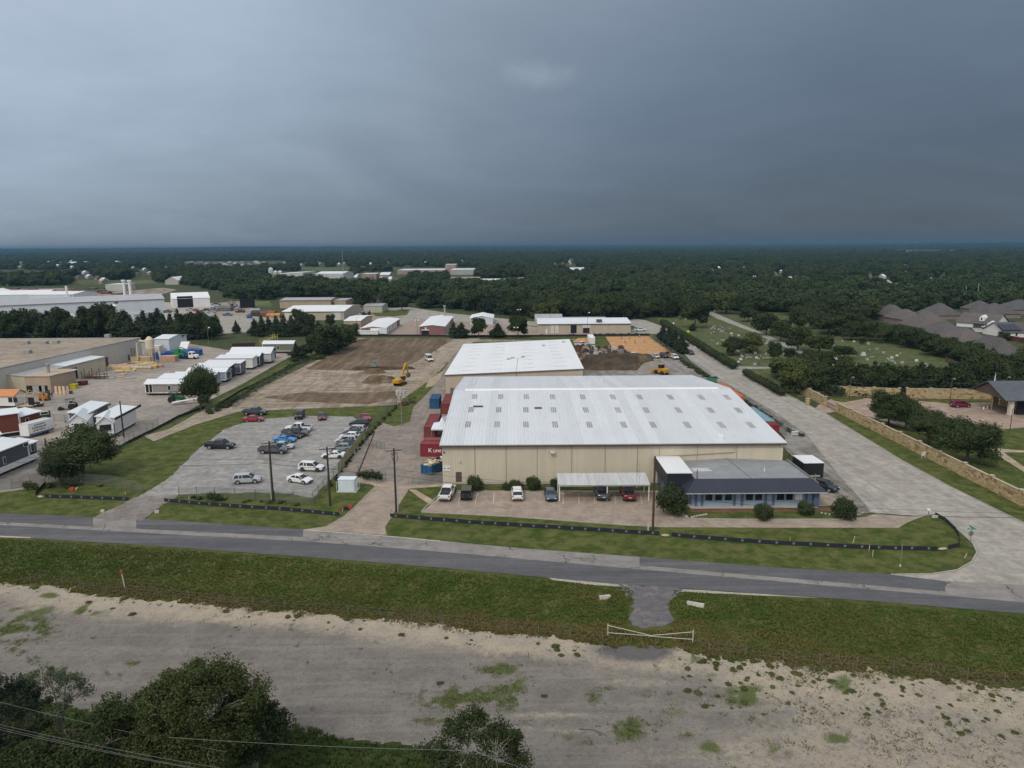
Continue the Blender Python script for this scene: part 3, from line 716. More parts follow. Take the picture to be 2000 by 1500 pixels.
def tree(kind,loc,hgt,wid,label,group=None,name=None,rz=None,seed=None):
  """a tree with trunk and crown; hgt and wid in metres"""
  NTREE['n']+=1;k=NTREE['n']if seed is None else seed
  rnd=random.Random(k*31+7)
  lib,H0,R0,tk={'oak':(OAK,8.0,8.6,TRUNKS),'yellow':(OAKY,8.0,8.6,TRUNKS),'cedar':(CEDAR,8.3,5.6,TRUNKC)}[kind]
  if kind=='oak' and loc[1]<180:lib=OAKF
  nm=name or{'oak':'broadleaf_tree','yellow':'yellow_green_tree','cedar':'cedar_tree'}[kind]
  r=thing(nm,label,'tree',loc,rnd.uniform(0,6.28)if rz is None else rz,group)
  for nm2,me in(('trunk',tk[k%len(tk)]),('crown',lib[k%len(lib)])):
    o=bpy.data.objects.new(nm2,me);COL.objects.link(o);o.parent=r
  r.scale=(wid/R0,wid/R0*rnd.uniform(.9,1.1),hgt/H0)
  return r
def ptree(kind,px,py,hpx,wpx,label,group=None,**kw):
  """tree whose foot stands at a spot of the photograph and whose size is read in its pixels"""
  s=PXM(px,py)/1.16
  return tree(kind,G(px,py),hpx/s,wpx/s,label,group,**kw)
def bush(loc,w,h,label,group=None,name='round_shrub',k=0,cat='shrub',mesh=None):
  o=bpy.data.objects.new(name,mesh or BUSH[k%len(BUSH)]);COL.objects.link(o)
  o.location=loc;o.rotation_euler=(0,0,k*1.7);o.scale=(w/2.4,w/2.4,h/1.75)
  return tag(o,label,cat,group)
def pbush(px,py,wpx,hpx,label,group=None,**kw):
  s=PXM(px,py);return bush(G(px,py),wpx/s,hpx/s,label,group,**kw)
pbush(928,958,34,30,'round dark green shrub against the cream shed wall beside the white pickup',k=0)
pbush(1312,1003,62,58,'large loose shrub at the left corner of the blue office',k=1)
pbush(1491,1015,38,34,'clipped round shrub in front of the office middle windows',k=2)
pbush(1574,1005,32,28,'smallest round shrub in the lawn by the right end of the office',k=0)
pbush(1648,1013,47,42,'dark round shrub on the kerbed corner right of the office',k=1)
pbush(1042,957,30,28,'mid green shrub by the shed wall left of the carport',k=2)
pbush(1008,957,30,20,'low straggly shrub by the shed wall above the white crossover',k=0)
pbush(988,957,16,15,'thin low bush left of the straggly shrub by the shed wall',k=1)
pbush(1085,957,22,24,'brownish bush half under the left end of the carport',k=2)
ptree('oak',163,932,90,122,'wide spreading tree on the grass by the chain fence left of the gravel lot',seed=2)
ptree('oak',120,950,62,60,'small pale multi-stemmed tree under the wide spreading tree',seed=5)
ptree('oak',392,800,70,66,'dense dark round tree at the fence between factory yard and dirt field',seed=3)
ptree('cedar',580,704,28,34,'low tree on the ditch bank near the last tiny home',seed=8)
ptree('oak',596,698,22,26,'bushy sapling on the ditch bank right of the last tiny home',seed=9)
ptree('oak',642,692,50,54,'tall green tree at the near end of the row left of the dirt field',seed=1)
ptree('oak',670,682,44,48,'green tree second from the field corner in the left row',seed=6)
ptree('oak',686,667,32,34,'dark narrow tree at the far corner of the dirt field',seed=10)
ptree('oak',618,697,38,40,'leafy tree leftmost beside the ditch',seed=12)
for i,(x,y,h,w,k)in enumerate([(498,655,28,26,'cedar'),(512,657,36,24,'cedar'),(526,657,34,24,'cedar'),(540,657,36,26,'cedar'),(556,657,38,24,'cedar'),(570,657,36,26,'cedar'),(586,656,40,28,'cedar'),(602,656,38,26,'cedar'),(588,650,44,30,'oak'),(606,650,32,24,'oak'),(646,640,22,18,'oak'),(622,656,26,24,'cedar')]):
  ptree(k,x,y,h,w,'dark tree number %s in the clump behind the meadow and yellow frame'%ordw(i+1),'cedars behind the meadow')
ptree('cedar',462,651,22,16,'small lone tree on the meadow edge by the pale road',seed=3)
ptree('cedar',424,655,36,22,'pointed cedar at the right end of the row behind the brown-roofed factory',seed=1)
rnd=random.Random(3)
for i in range(34):
  x=-20+i*13.2+rnd.uniform(-3,3)
  if x>425:break
  k='cedar' if rnd.random()<.6 else 'oak'
  ptree(k,x,662+rnd.uniform(-3,3),rnd.uniform(38,56),rnd.uniform(32,44),'%s tree, %s from the left in the row behind the brown-roofed factory'%('dark pointed' if k=='cedar' else 'rounded green',ordw(i+1)),'trees behind the brown-roofed factory')
ptree('oak',215,655,52,34,'tallest tree of the row behind the brown-roofed factory',seed=4)
ptree('oak',345,682,46,30,'leafy tree at the blue tarpaulins by the factory end',seed=7)
for(x,y,h,w,k,lb)in[(901,660,26,34,'cedar','dark bush at the dirt field fence left of the pale pink shed row'),(935,659,34,30,'oak','airy tree behind the fence in front of the white shed'),(972,659,24,32,'cedar','low dark tree behind the fence right of the white shed'),(1012,660,36,38,'oak','broad tree behind the fence by the light pole'),(886,655,24,16,'cedar','narrow dark tree at the corner of the pink brick shed'),
   (710,606,40,44,'oak','big dark tree behind the tan storage sheds'),(770,600,34,40,'oak','dark tree by the hip-roofed house'),(785,606,24,30,'oak','lighter tree on the lawn beyond the pink brick shed'),(722,620,12,9,'cedar','tiny cone tree on the sand beside the pink shed'),(710,618,8,7,'cedar','tiniest shrub tree on the sand beside the pink shed')]:
  ptree(k,x,y,h,w,lb)
for i,(x,y,h,w)in enumerate([(1294,668,30,22),(1306,676,34,26),(1317,684,34,28),(1329,690,32,28)]):
  ptree('cedar',x,y,h,w,'blue-green cedar, number %s from the far end of the four beside the side street'%('one','two','three','four')[i],'cedars beside the side street')
for(x,y,h,w,k,lb)in[(1326,618,34,30,'oak','round tree at the far left corner of the cemetery'),(1357,640,42,40,'oak','tall full tree at the head of the cemetery lawn'),(1418,612,34,44,'yellow','yellow green tree beyond the cemetery lawn'),(1450,606,26,34,'oak','darker tree beyond the cemetery lawn'),(1462,628,24,32,'oak','tree beside the cemetery path top'),(1496,655,34,46,'oak','wide dark tree beside the cemetery path'),(1524,667,32,36,'oak','dark tree where the cemetery path bends'),(1558,684,38,42,'oak','heavy dark tree at the low end of the cemetery path'),
   (1432,693,30,38,'oak','bushy tree near the street hedge in the cemetery'),(1466,688,30,38,'yellow','lighter tree in the middle of the cemetery'),(1512,704,28,24,'oak','reddish dark small tree among the headstones'),(1541,702,18,22,'oak','small green tree among the low headstones'),(1600,690,32,44,'oak','leaning dark tree right of the cemetery path'),(1648,700,20,34,'oak','low round tree on the right-hand cemetery lawn'),(1662,664,24,34,'oak','dark round tree at the top of the right-hand lawn'),(1684,672,10,12,'oak','tiny tree on the right-hand cemetery lawn'),
   (1590,642,32,32,'oak','dark tree by the long low hedge'),(1560,648,40,36,'oak','tall dark tree by the long low hedge'),(1353,646,12,14,'cedar','bush under the full tree'),
   (1388,604,36,26,'oak','dark tree left of the cemetery road'),(1526,610,24,24,'oak','grey green tree by the far lawn'),(1620,655,32,40,'oak','dark tree between the two cemetery lawns'),(1640,650,34,44,'oak','broad dark tree between the two cemetery lawns')]:
  ptree(k,x,y,h*1.08,w*1.12,lb)
rnd=random.Random(15)
for i,(x,y)in enumerate([(1345,622),(1372,618),(1442,614),(1478,612),(1548,616),(1580,622),(1604,636),(1630,640),(1618,650),(1580,718),(1610,724),(1556,728),(1648,730)]):
  ptree('oak',x,y,rnd.uniform(26,34),rnd.uniform(30,44),'broad dark tree in or around the cemetery','further cemetery trees')
for(x,y,h,w,k,lb)in[(1532,744,40,52,'yellow','pale yellow-green tree at the left of the tangle by the stone wall end'),(1553,768,58,54,'yellow','tall yellow-green tree in front of the tangle by the stone wall end'),(1580,772,50,42,'oak','green tree right at the stone wall corner'),(1520,736,26,40,'oak','low dark tree at the far left of the tangle by the hedge'),(1575,752,56,50,'oak','tallest dark tree at the back of the tangle by the stone wall'),(1600,748,42,46,'oak','dark tree at the right of the tangle behind the stone wall')]:
  ptree(k,x,y,h,w,lb,'tangle of trees at the stone wall end')
rnd=random.Random(9)
for i in range(30):
  x=1598+i*15.2
  if x>2040:break
  gap=1745<x<1765
  ptree('cedar' if i%3 else 'oak',x,768+(x-1600)*.012,rnd.uniform(42,62)*(.8 if gap else 1),rnd.uniform(40,54),'dark cedar, %s from the left in the row behind the back stone wall'%ordw(i+1),'cedars behind the back stone wall')
for i in range(10):
  x=1900+i*15+rnd.uniform(-4,4)
  ptree('oak',x,748+rnd.uniform(-6,8),rnd.uniform(40,60),rnd.uniform(40,54),'broad tree, %s from the left in the mass behind the pavilion'%ordw(i+1),'trees behind the pavilion')
for i in range(26):
  f=i/25.;x=1650+f*265+rnd.uniform(-6,6);y=648+f*66+rnd.uniform(-6,4)
  ptree('oak',x,y,rnd.uniform(24,34),rnd.uniform(32,42),'dark tree, %s from the far end in the belt between cemetery and houses'%ordw(i+1),'tree belt between cemetery and houses')
for(x,y,h,w,lb)in[(1874,622,10,14,'small dark street tree by the white house drive'),(1964,612,10,12,'dark garden tree by the solar roof'),(1960,665,14,22,'garden tree by the red wooden fence'),(1905,690,22,24,'tree in front of the nearest grey roof'),(1980,640,12,14,'young tree at the house fence')]:
  ptree('oak',x,y,h,w,lb)
ptree('oak',1735,832,58,74,'broad dark live oak just inside the stone wall, leftmost of the court trees',seed=0)
ptree('oak',1768,838,52,58,'dark live oak behind the other court trees',seed=1)
ptree('oak',1812,868,66,76,'dark live oak inside the stone wall, third from the gate',seed=2)
ptree('oak',1888,905,72,104,'largest live oak inside the stone wall, rightmost of the court trees',seed=3)
def hedge(pts,w,h,label):
  rng=np.random.default_rng(int(w*100+len(label)));P=[];
  lobes=[]
  for(ax,ay),(bx,by)in zip(pts[:-1],pts[1:]):
    A,B=G(ax,ay),G(bx,by);L=(B-A).length;n=max(1,int(L/1.5))
    for j in range(n):
      q=A.lerp(B,(j+.5)/n)
      lobes.append((q.x+rng.uniform(-.25,.25),q.y+rng.uniform(-.25,.25),h*.5,w*rng.uniform(.5,.62)+.3,w*rng.uniform(.5,.62)+.3,h*rng.uniform(.48,.62)))
  c=Vector((lobes[0][0],lobes[0][1],0))
  lobes=[(a-c.x,b-c.y,z,r1,r2,r3)for a,b,z,r1,r2,r3 in lobes]
  me=crown_mesh('hedge',LEAF_OAK,77,lobes,.34,5,jag=.12,core=.85)
  o=bpy.data.objects.new('hedge',me);COL.objects.link(o);o.location=c
  tag(o,label,'hedge')
hedge([(1294,633),(1322,652),(1350,669),(1385,692),(1412,709),(1434,722)],2.6,2.8,'long clipped hedge between the side street and the cemetery')
hedge([(1456,732),(1476,745),(1500,758),(1528,774)],2.2,2.2,'short hedge below the cemetery drive beside the side street')
hedge([(1502,637),(1522,637),(1542,637)],3.0,2.6,'low dark straight hedge on the far cemetery lawn')
def big_tree(name,loc,H,Wd,label,leafm,seed,stems=1,bark=BARK,leaf=.22,nleaf=26000,tips=150,zc=.62,flat=.62,holes=.0,lean=(0,0),clump=.55):
  rng=np.random.default_rng(seed);rnd=random.Random(seed)
  root=thing(name,label,'tree',loc,0)
  tb=MB();Rr=Wd/2
  ends=[]
  forks=[]
  for s in range(stems):
    a=rnd.uniform(0,6.28);b=Vector((math.cos(a),math.sin(a),0))*.25*(stems>1)
    f=Vector((b.x*3+lean[0]+rnd.uniform(-.1,.1)*Rr,b.y*3+lean[1]+rnd.uniform(-.1,.1)*Rr,H*rnd.uniform(.28,.40)))
    tb.tube([b+Vector((0,0,-.2)),b.lerp(f,.5)+Vector((rnd.uniform(-.2,.2),rnd.uniform(-.2,.2),0)),f],.022*H/stems**.4,8,.014*H/stems**.4)
    forks.append(f)
  for i in range(tips):
    u=rng.normal(size=3);u/=np.linalg.norm(u);u[2]=abs(u[2])*1.05-.28
    rr=rng.uniform(.55,1.0)**.6*(1+.22*math.sin(u[0]*4+seed)*math.cos(u[1]*5+seed))
    e=Vector((u[0]*Rr*rr+lean[0],u[1]*Rr*rr+lean[1],H*zc+u[2]*H*(1-zc)*rr*(1.0 if u[2]>0 else flat)))
    f=min(forks,key=lambda q:(q-e).length)
    ends.append((f,e))
  boughs=[]
  for k in range(26):
    a=k*2.4+rnd.uniform(-.3,.3);kr=rnd.uniform(.25,.75)*Rr;q=Vector((math.cos(a)*kr+lean[0],math.sin(a)*kr+lean[1],H*rnd.uniform(.46,.84)))
    f=min(forks,key=lambda g:(g-q).length)
    m_=f.lerp(q,.5)+Vector((rnd.uniform(-.3,.3),rnd.uniform(-.3,.3),.1*H*rnd.random()))
    tb.tube([f,m_,q],.0062*H,6,.0025*H);boughs.append(q)
  for f,e in ends:
    q=min(boughs,key=lambda g:(g-e).length)
    m_=q.lerp(e,.5)+Vector((rnd.uniform(-.2,.2),rnd.uniform(-.2,.2),rnd.uniform(0,.3)))
    tb.tube([q,m_,e],.0022*H,4,.0008*H,cap=False)
  tb.build('trunk',bark,root,smooth=60)
  E=np.array([tuple(e)for f,e in ends]);per=nleaf//len(E)
  cs=rng.uniform(.45,1.5,len(E))*clump*Rr*.36
  C=np.repeat(E,per,0);S=np.repeat(cs,per)[:,None]
  dn=rng.normal(size=C.shape);dn/=np.linalg.norm(dn,axis=1,keepdims=True)+1e-6
  rad=rng.random((len(C),1))**.45
  P=C+dn*rad*S*np.array([1,1,.68])
  cen=np.array([lean[0],lean[1],H*zc*.85])
  N=dn*.8+rng.normal(0,.6,C.shape)+np.array([0,0,.45])
  q=cards(P,N,rng.uniform(.6,1.3,len(P))*leaf,rng,.6)
  cl=np.repeat(rng.random(len(E)),per)
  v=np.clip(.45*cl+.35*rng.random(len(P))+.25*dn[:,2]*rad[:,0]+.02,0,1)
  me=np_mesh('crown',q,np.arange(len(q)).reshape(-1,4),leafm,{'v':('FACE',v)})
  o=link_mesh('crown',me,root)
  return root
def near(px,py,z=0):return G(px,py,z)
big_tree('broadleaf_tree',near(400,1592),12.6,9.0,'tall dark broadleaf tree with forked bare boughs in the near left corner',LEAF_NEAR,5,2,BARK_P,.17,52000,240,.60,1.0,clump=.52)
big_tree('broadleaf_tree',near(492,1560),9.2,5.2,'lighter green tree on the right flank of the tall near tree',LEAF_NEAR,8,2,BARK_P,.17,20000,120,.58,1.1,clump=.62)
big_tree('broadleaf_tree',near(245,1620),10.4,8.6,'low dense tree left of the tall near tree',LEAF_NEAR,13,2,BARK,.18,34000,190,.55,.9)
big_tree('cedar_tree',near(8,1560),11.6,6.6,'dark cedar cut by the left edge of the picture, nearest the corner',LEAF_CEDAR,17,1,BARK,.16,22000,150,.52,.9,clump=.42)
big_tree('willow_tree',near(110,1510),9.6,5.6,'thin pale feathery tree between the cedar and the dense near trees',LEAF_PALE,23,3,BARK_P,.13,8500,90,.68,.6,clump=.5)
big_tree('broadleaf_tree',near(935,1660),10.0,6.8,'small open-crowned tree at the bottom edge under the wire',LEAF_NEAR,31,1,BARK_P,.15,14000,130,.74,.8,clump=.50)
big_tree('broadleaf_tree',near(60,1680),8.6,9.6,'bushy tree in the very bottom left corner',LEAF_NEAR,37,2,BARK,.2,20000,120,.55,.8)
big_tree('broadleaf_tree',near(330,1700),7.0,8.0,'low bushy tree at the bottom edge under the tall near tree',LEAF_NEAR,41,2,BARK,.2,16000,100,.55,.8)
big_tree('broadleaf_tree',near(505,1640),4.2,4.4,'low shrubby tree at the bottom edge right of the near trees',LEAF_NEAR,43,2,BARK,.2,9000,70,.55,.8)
def tuft_mesh(name,P,H,Wd,mat,vals,blades=7,seed=0,parent=None,flare=.5,bw=.10):
  rng=np.random.default_rng(seed);n=len(P)
  P=np.repeat(P,blades,0);H=np.repeat(H,blades);Wd=np.repeat(Wd,blades);vals=np.repeat(vals,blades)
  a=rng.uniform(0,6.283,len(P));k=rng.uniform(.4,1,len(P));hh=H*rng.uniform(.55,1.1,len(P))
  base=P+np.stack([np.cos(a)*Wd*.3*k,np.sin(a)*Wd*.3*k,np.zeros_like(a)],1)
  tip=P+np.stack([np.cos(a)*Wd*(.3+flare)*k,np.sin(a)*Wd*(.3+flare)*k,hh],1)
  s=np.stack([-np.sin(a),np.cos(a),np.zeros_like(a)],1)*(bw*rng.uniform(.6,1.4,len(P)))[:,None]
  V=np.stack([base-s,base+s,tip+s*.35,tip-s*.35],1).reshape(-1,3)
  nf=len(P);f5=np.arange(nf*4).reshape(-1,4)
  me=np_mesh(name,V,f5,mat,{'v':('FACE',np.clip(vals+rng.uniform(-.12,.12,nf),0,1))})
  return me
def pix_of(x,y):
  P=np.stack([x,y,np.zeros_like(x)-CAM_H],1);zc=P@np.array(_fw)
  return 1000+F*(P@np.array(_r))/zc,750-F*(P@np.array(_u))/zc
rng=np.random.default_rng(5)
x=rng.uniform(-80,80,190000);y=rng.uniform(60,112,190000)
px,py=pix_of(x,y);t0=xt(px,ROAD_BOT);t1=xt(px,YT)
f=(py-t0)/(t1-t0)
nz=fbm(x*.12,y*.12,4);nn=fbm(x*.5+9,y*.5,3)
inx=(np.abs(px-1272)<42+(nn-.5)*40)&(py<1232)
kp=(f>.05)&(f<1.03+(nn-.5)*.12)&(px>-60)&(px<2060)&~inx&(rng.random(len(x))<.42+.5*nz)
x,y,f,nz,nn,px=(a[kp]for a in(x,y,f,nz,nn,px))
hh=.10+.24*np.clip(nn*1.3-.2,0,1)*np.clip(f*4,.3,1)
big=fbm(x*.05+3,y*.16,3)
drya=np.maximum(ellp(px,pix_of(x,y)[1],(1165,1168,75,20,1)),ellp(px,pix_of(x,y)[1],(1370,1184,70,22,1)))
val=np.clip(.28+.55*drya+(big-.5)*1.4+.62*np.clip((f-.42+(big-.5)*.9)*1.9,0,1)+.2*(nn-.5),0,1)
o=link_mesh('tall_grass',tuft_mesh('tall_grass',np.stack([x,y,np.full_like(x,.02)],1),hh,hh*.9,LEAF_GRASS,val,6,3,bw=.045));o['kind']='stuff'
LEAF_DRY=leaf_mat('dry_fringe_blade',(.075,.05,.022),(.12,.085,.04),(.17,.13,.07))
x=rng.uniform(-85,85,60000);y=rng.uniform(55,96,60000);px,py=pix_of(x,y)
d_=py-xt(px,YT);nn=fbm(x*.4,y*.4,4)
kp=(d_>-20-10*nn)&(d_<6+(nn-.5)*40)&(px>-60)&(px<2060)&(np.abs(px-1260)>60)&(rng.random(len(x))<.75)
x,y,nn=x[kp],y[kp],nn[kp]
o=link_mesh('dry_grass_fringe',tuft_mesh('dry_grass_fringe',np.stack([x,y,np.full_like(x,.02)],1),.08+.2*nn,.3+.2*nn,LEAF_DRY,nn*1.3-.15,5,4,flare=.8,bw=.05));o['kind']='stuff'
x=rng.uniform(-70,75,220000);y=rng.uniform(42,92,220000)
px,py,dtop,ch,dk,wd,nz,nf=yard_attr(x,y)
right=np.clip((px-1250)/350,0,1)*np.clip(1-(dtop-130*nz)/150,.10,1)
edge=np.clip(1-np.abs(dtop-14)/26,0,1)*.05
prob=np.where(wd>.05,wd*.85*np.clip(nf*2.2-.5,0,1),0)+.24*right*np.clip(nz*3-.9,0,1)+edge*np.clip(nf*2.5-.9,0,1)+.0016
bank=py-np.interp(px,[-400,0,200,540,700,880,1060,1300],[1300,1360,1395,1428,1450,1472,1520,1600])
kp=(rng.random(len(x))<prob)&(dtop>0)&(bank<0)&(px>-40)&(px<2040)&(py<1540)
x,y,wd,nz,nf=x[kp],y[kp],wd[kp],nz[kp],nf[kp]
u=rng.random(len(x))
rr_=np.clip((px[kp]-1250)/350,0,1)
hh=np.where(wd>.05,.05+.09*u,.09+.26*u**2.0);ww=np.where(wd>.05,.16+.14*u,.14+(.34+.2*rr_)*u**1.5)
o=link_mesh('yard_weeds',tuft_mesh('yard_weeds',np.stack([x,y,np.full_like(x,.03)],1),hh,ww,LEAF_WEED,np.where(wd>.05,np.clip(.05+.5*nf*u,0,1),np.clip(.05+.4*nz*nf+.30*rng.random(len(x)),0,1)),8,8,flare=.8,bw=.04));o['kind']='stuff'
wl=[]
rnd=random.Random(21)
for i in range(290):
  if i<34:pxx,off=rnd.uniform(40,1130),rnd.uniform(6,40)
  else:pxx,off=rnd.uniform(1320,1995),4+110*rnd.random()**1.6
  wl.append((pxx,float(xt(pxx,YT))+off,5+10*rnd.random()**2))
WEEDM=[crown_mesh('weed_clump',LEAF_WEED,80+s,[(0,0,.5,1,1,.6),(.6,.3,.4,.6,.6,.4),(-.5,-.4,.4,.6,.5,.4)],.34,26,jag=.3)for s in range(3)]
wo=[]
for i,(a,b,w)in enumerate(wl):
  s=PXM(a,b);ww=w/s
  o=bpy.data.objects.new('weed_clump',WEEDM[i%3]);COL.objects.link(o)
  o.location=G(a,b);o.rotation_euler=(0,0,i*1.3);o.scale=(ww/2,ww/2,ww/2*.8)
  tag(o,'small bushy weed','weed','bushy weeds on the chalky yard');wo.append(o)
relabel(wo,'small bushy weed, %s from the left on the chalky yard')
x=rng.uniform(-60,60,9000);y=rng.uniform(42,85,9000)
px,py,dtop,*_q=yard_attr(x,y)
bank=py-np.interp(px,[-400,0,200,540,700,880,1060,1300],[1300,1360,1395,1428,1450,1472,1520,1600])
kp=(dtop>12)&(bank<-4);x,y=x[kp],y[kp]
s=.025+.09*rng.random(len(x))**4
V=(IV[None]*s[:,None,None]*rng.uniform(.6,1.2,(len(x),12,1))*np.array([1,1,.6])+np.stack([x,y,np.full_like(x,.05)],1)[:,None]).reshape(-1,3)
Fc=(IF[None]+(np.arange(len(x))*12)[:,None,None]).reshape(-1,3)
STONE=mat_ground('dark_stone',(.10,.095,.09),(.2,.19,.175),scale=3)
o=link_mesh('loose_stones',np_mesh('loose_stones',V,Fc,STONE));o['kind']='stuff'
x=rng.uniform(-80,20,60000);y=rng.uniform(30,62,60000);px,py=pix_of(x,y)
nz=fbm(x*.15,y*.15,4)
bank=py-np.interp(px,[-400,0,200,540,700,880,1060,1300],[1300,1360,1395,1428,1450,1472,1520,1600])+(nz-.5)*30
kp=(bank>-6)&(px>-60)&(px<1150)&(py<1560)
x,y,nz=x[kp],y[kp],nz[kp]
LEAF_BANK=leaf_mat('bank_grass_blade',(.032,.060,.012),(.050,.082,.016),(.085,.105,.030))
o=link_mesh('bank_grass',tuft_mesh('bank_grass',np.stack([x,y,np.full_like(x,.01)],1),.1+.28*nz,.3+.2*nz,LEAF_BANK,nz,6,14,bw=.05));o['kind']='stuff'
CLEAR=[
 [(-100,560),(200,560),(330,578),(420,580),(480,585),(520,592),(543,583),(690,583),(720,598),(880,604),(1040,622),(1250,626),(1285,622),(1390,606),(1560,612),(1640,630),(1700,630),(1740,618),(1800,608),(1900,602),(2100,600),(2100,1500),(-100,1500)],
 [(520,530),(690,530),(690,553),(610,558),(520,560)],[(700,530),(800,534),(800,560),(690,560)],[(765,522),(935,522),(935,544),(880,546),(770,546)],[(870,543),(1032,543),(1032,566),(870,566)],
 [(1105,527),(1150,527),(1150,543),(1105,543)],[(200,555),(252,555),(252,580),(200,580)],[(318,545),(356,545),(360,567),(318,567)],[(-60,561),(330,553),(390,560),(470,580),(-60,590)],
 [(0,527),(130,529),(130,542),(0,546)],[(355,511),(560,509),(560,526),(355,528)],[(1725,489),(1880,489),(1880,498),(1725,498)],[(1775,558),(1840,556),(1840,566),(1775,564)],[(1870,556),(1910,556),(1910,563),(1870,563)],[(1470,543),(1540,543),(1540,558),(1470,558)],[(130,514),(165,514),(165,521),(130,521)],[(1360,490),(1385,490),(1385,494),(1360,494)]]
CLEAR+=[[(-60,532),(120,533),(125,545),(-60,548)],[(150,548),(300,546),(320,558),(160,560)],[(560,523),(760,520),(790,527),(600,532)],[(680,541),(770,540),(790,548),(770,558),(690,556)],[(430,529),(520,528),(530,535),(440,537)],[(1300,517),(1420,514),(1440,519),(1320,522)],[(1880,522),(1960,520),(1990,526),(1900,528)],[(220,506),(340,505),(350,510),(230,511)],[(1500,553),(1590,552),(1600,559),(1510,560)],[(485,585),(530,586),(528,602),(490,600)]]
FARH=[];rnd=random.Random(19)
for zx0,zx1,zy0,zy1,cnt in((0,350,508,530,20),(560,780,512,524,12),(690,790,540,553,9),(800,1280,505,518,12),(1290,1640,512,552,16),(1640,1990,505,560,16),(120,330,534,556,8)):
  for i in range(cnt):FARH.append((rnd.uniform(zx0,zx1),rnd.uniform(zy0,zy1)))
for x_,y_ in FARH:
  k_=(y_-484)/60.;CLEAR.append([(x_-9*k_,y_-3*k_),(x_+22*k_,y_-3*k_),(x_+24*k_,y_+11*k_),(x_-11*k_,y_+11*k_)])
def inpoly(px,py,poly):
  c=np.zeros(len(px),bool);n=len(poly)
  for i in range(n):
    x1,y1=poly[i];x2,y2=poly[(i+1)%n]
    if y1==y2:continue
    k=((y1>py)!=(y2>py))&(px<(x2-x1)*(py-y1)/(y2-y1)+x1);c^=k
  return c
def wood_pts(d0,d1,spacing,seed):
  rng=np.random.default_rng(seed)
  half=1.02
  ys=np.arange(d0,d1,spacing)
  out=[]
  for yy in ys:
    w=yy*.80+60
    n=int(2*w/spacing);xx=np.linspace(-w,w,n)+rng.uniform(-.42,.42,n)*spacing
    out.append(np.stack([xx,yy+rng.uniform(-.42,.42,n)*spacing],1))
  P=np.concatenate(out);px,py=pix_of(P[:,0],P[:,1])
  bad=np.zeros(len(P),bool)
  for pl in CLEAR:bad|=inpoly(px,py,pl)
  keep=~bad&(px>-70)&(px<2070)
  return P[keep]
NEARW=wood_pts(345,1150,9.0,1)
dd=np.hypot(NEARW[:,0],NEARW[:,1]);order=np.argsort(dd)
NEARW=NEARW[order]
NB=max(0,290-NTREE['n'])
rnd=random.Random(77);wt={}
SECT=[(-999,'at the left picture edge'),(0,'behind the scrap yard'),(330,'behind the white hall'),(420,'behind the far car park'),(545,'behind the tan storage sheds'),(700,'behind the pink brick sheds'),(880,'behind the white gabled shed'),(1045,'behind the long pink-tan shed'),(1240,'at the bend of the side street'),(1300,'beyond the cemetery top'),(1600,'beyond the right cemetery lawn'),(1740,'behind the houses')]
for i in range(min(NB,len(NEARW))):
  xx,yy=NEARW[i];h=rnd.uniform(8,13)
  o=tree('oak' if rnd.random()<.8 else('yellow' if rnd.random()<.3 else 'cedar'),(xx,yy,0),h,rnd.uniform(9.5,13.5),'wood tree','trees along the near edge of the wood',name='wood_tree')
  a,b=proj((xx,yy,0));k=max(q for q,_ in SECT if q<=a)if a>=0 else-999;wt.setdefault(k,[]).append(o)
for k,ol in wt.items():relabel(ol,'tree, %%s from left, wood edge %s'%dict(SECT).get(k,'beyond the left picture edge'))
LIBC=bpy.data.collections.new('wood_library')
def lib_obj(me,name):
  o=bpy.data.objects.new(name,me);LIBC.objects.link(o);return o
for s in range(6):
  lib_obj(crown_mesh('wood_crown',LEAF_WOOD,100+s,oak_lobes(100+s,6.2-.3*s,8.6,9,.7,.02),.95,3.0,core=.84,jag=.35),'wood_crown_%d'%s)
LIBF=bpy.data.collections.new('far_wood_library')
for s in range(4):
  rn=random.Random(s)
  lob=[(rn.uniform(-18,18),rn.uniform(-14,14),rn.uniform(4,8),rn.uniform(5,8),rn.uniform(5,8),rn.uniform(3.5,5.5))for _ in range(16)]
  o=bpy.data.objects.new('canopy_%d'%s,crown_mesh('canopy',LEAF_WOOD,200+s,lob,3.0,.25,core=.9,jag=.15));LIBF.objects.link(o)
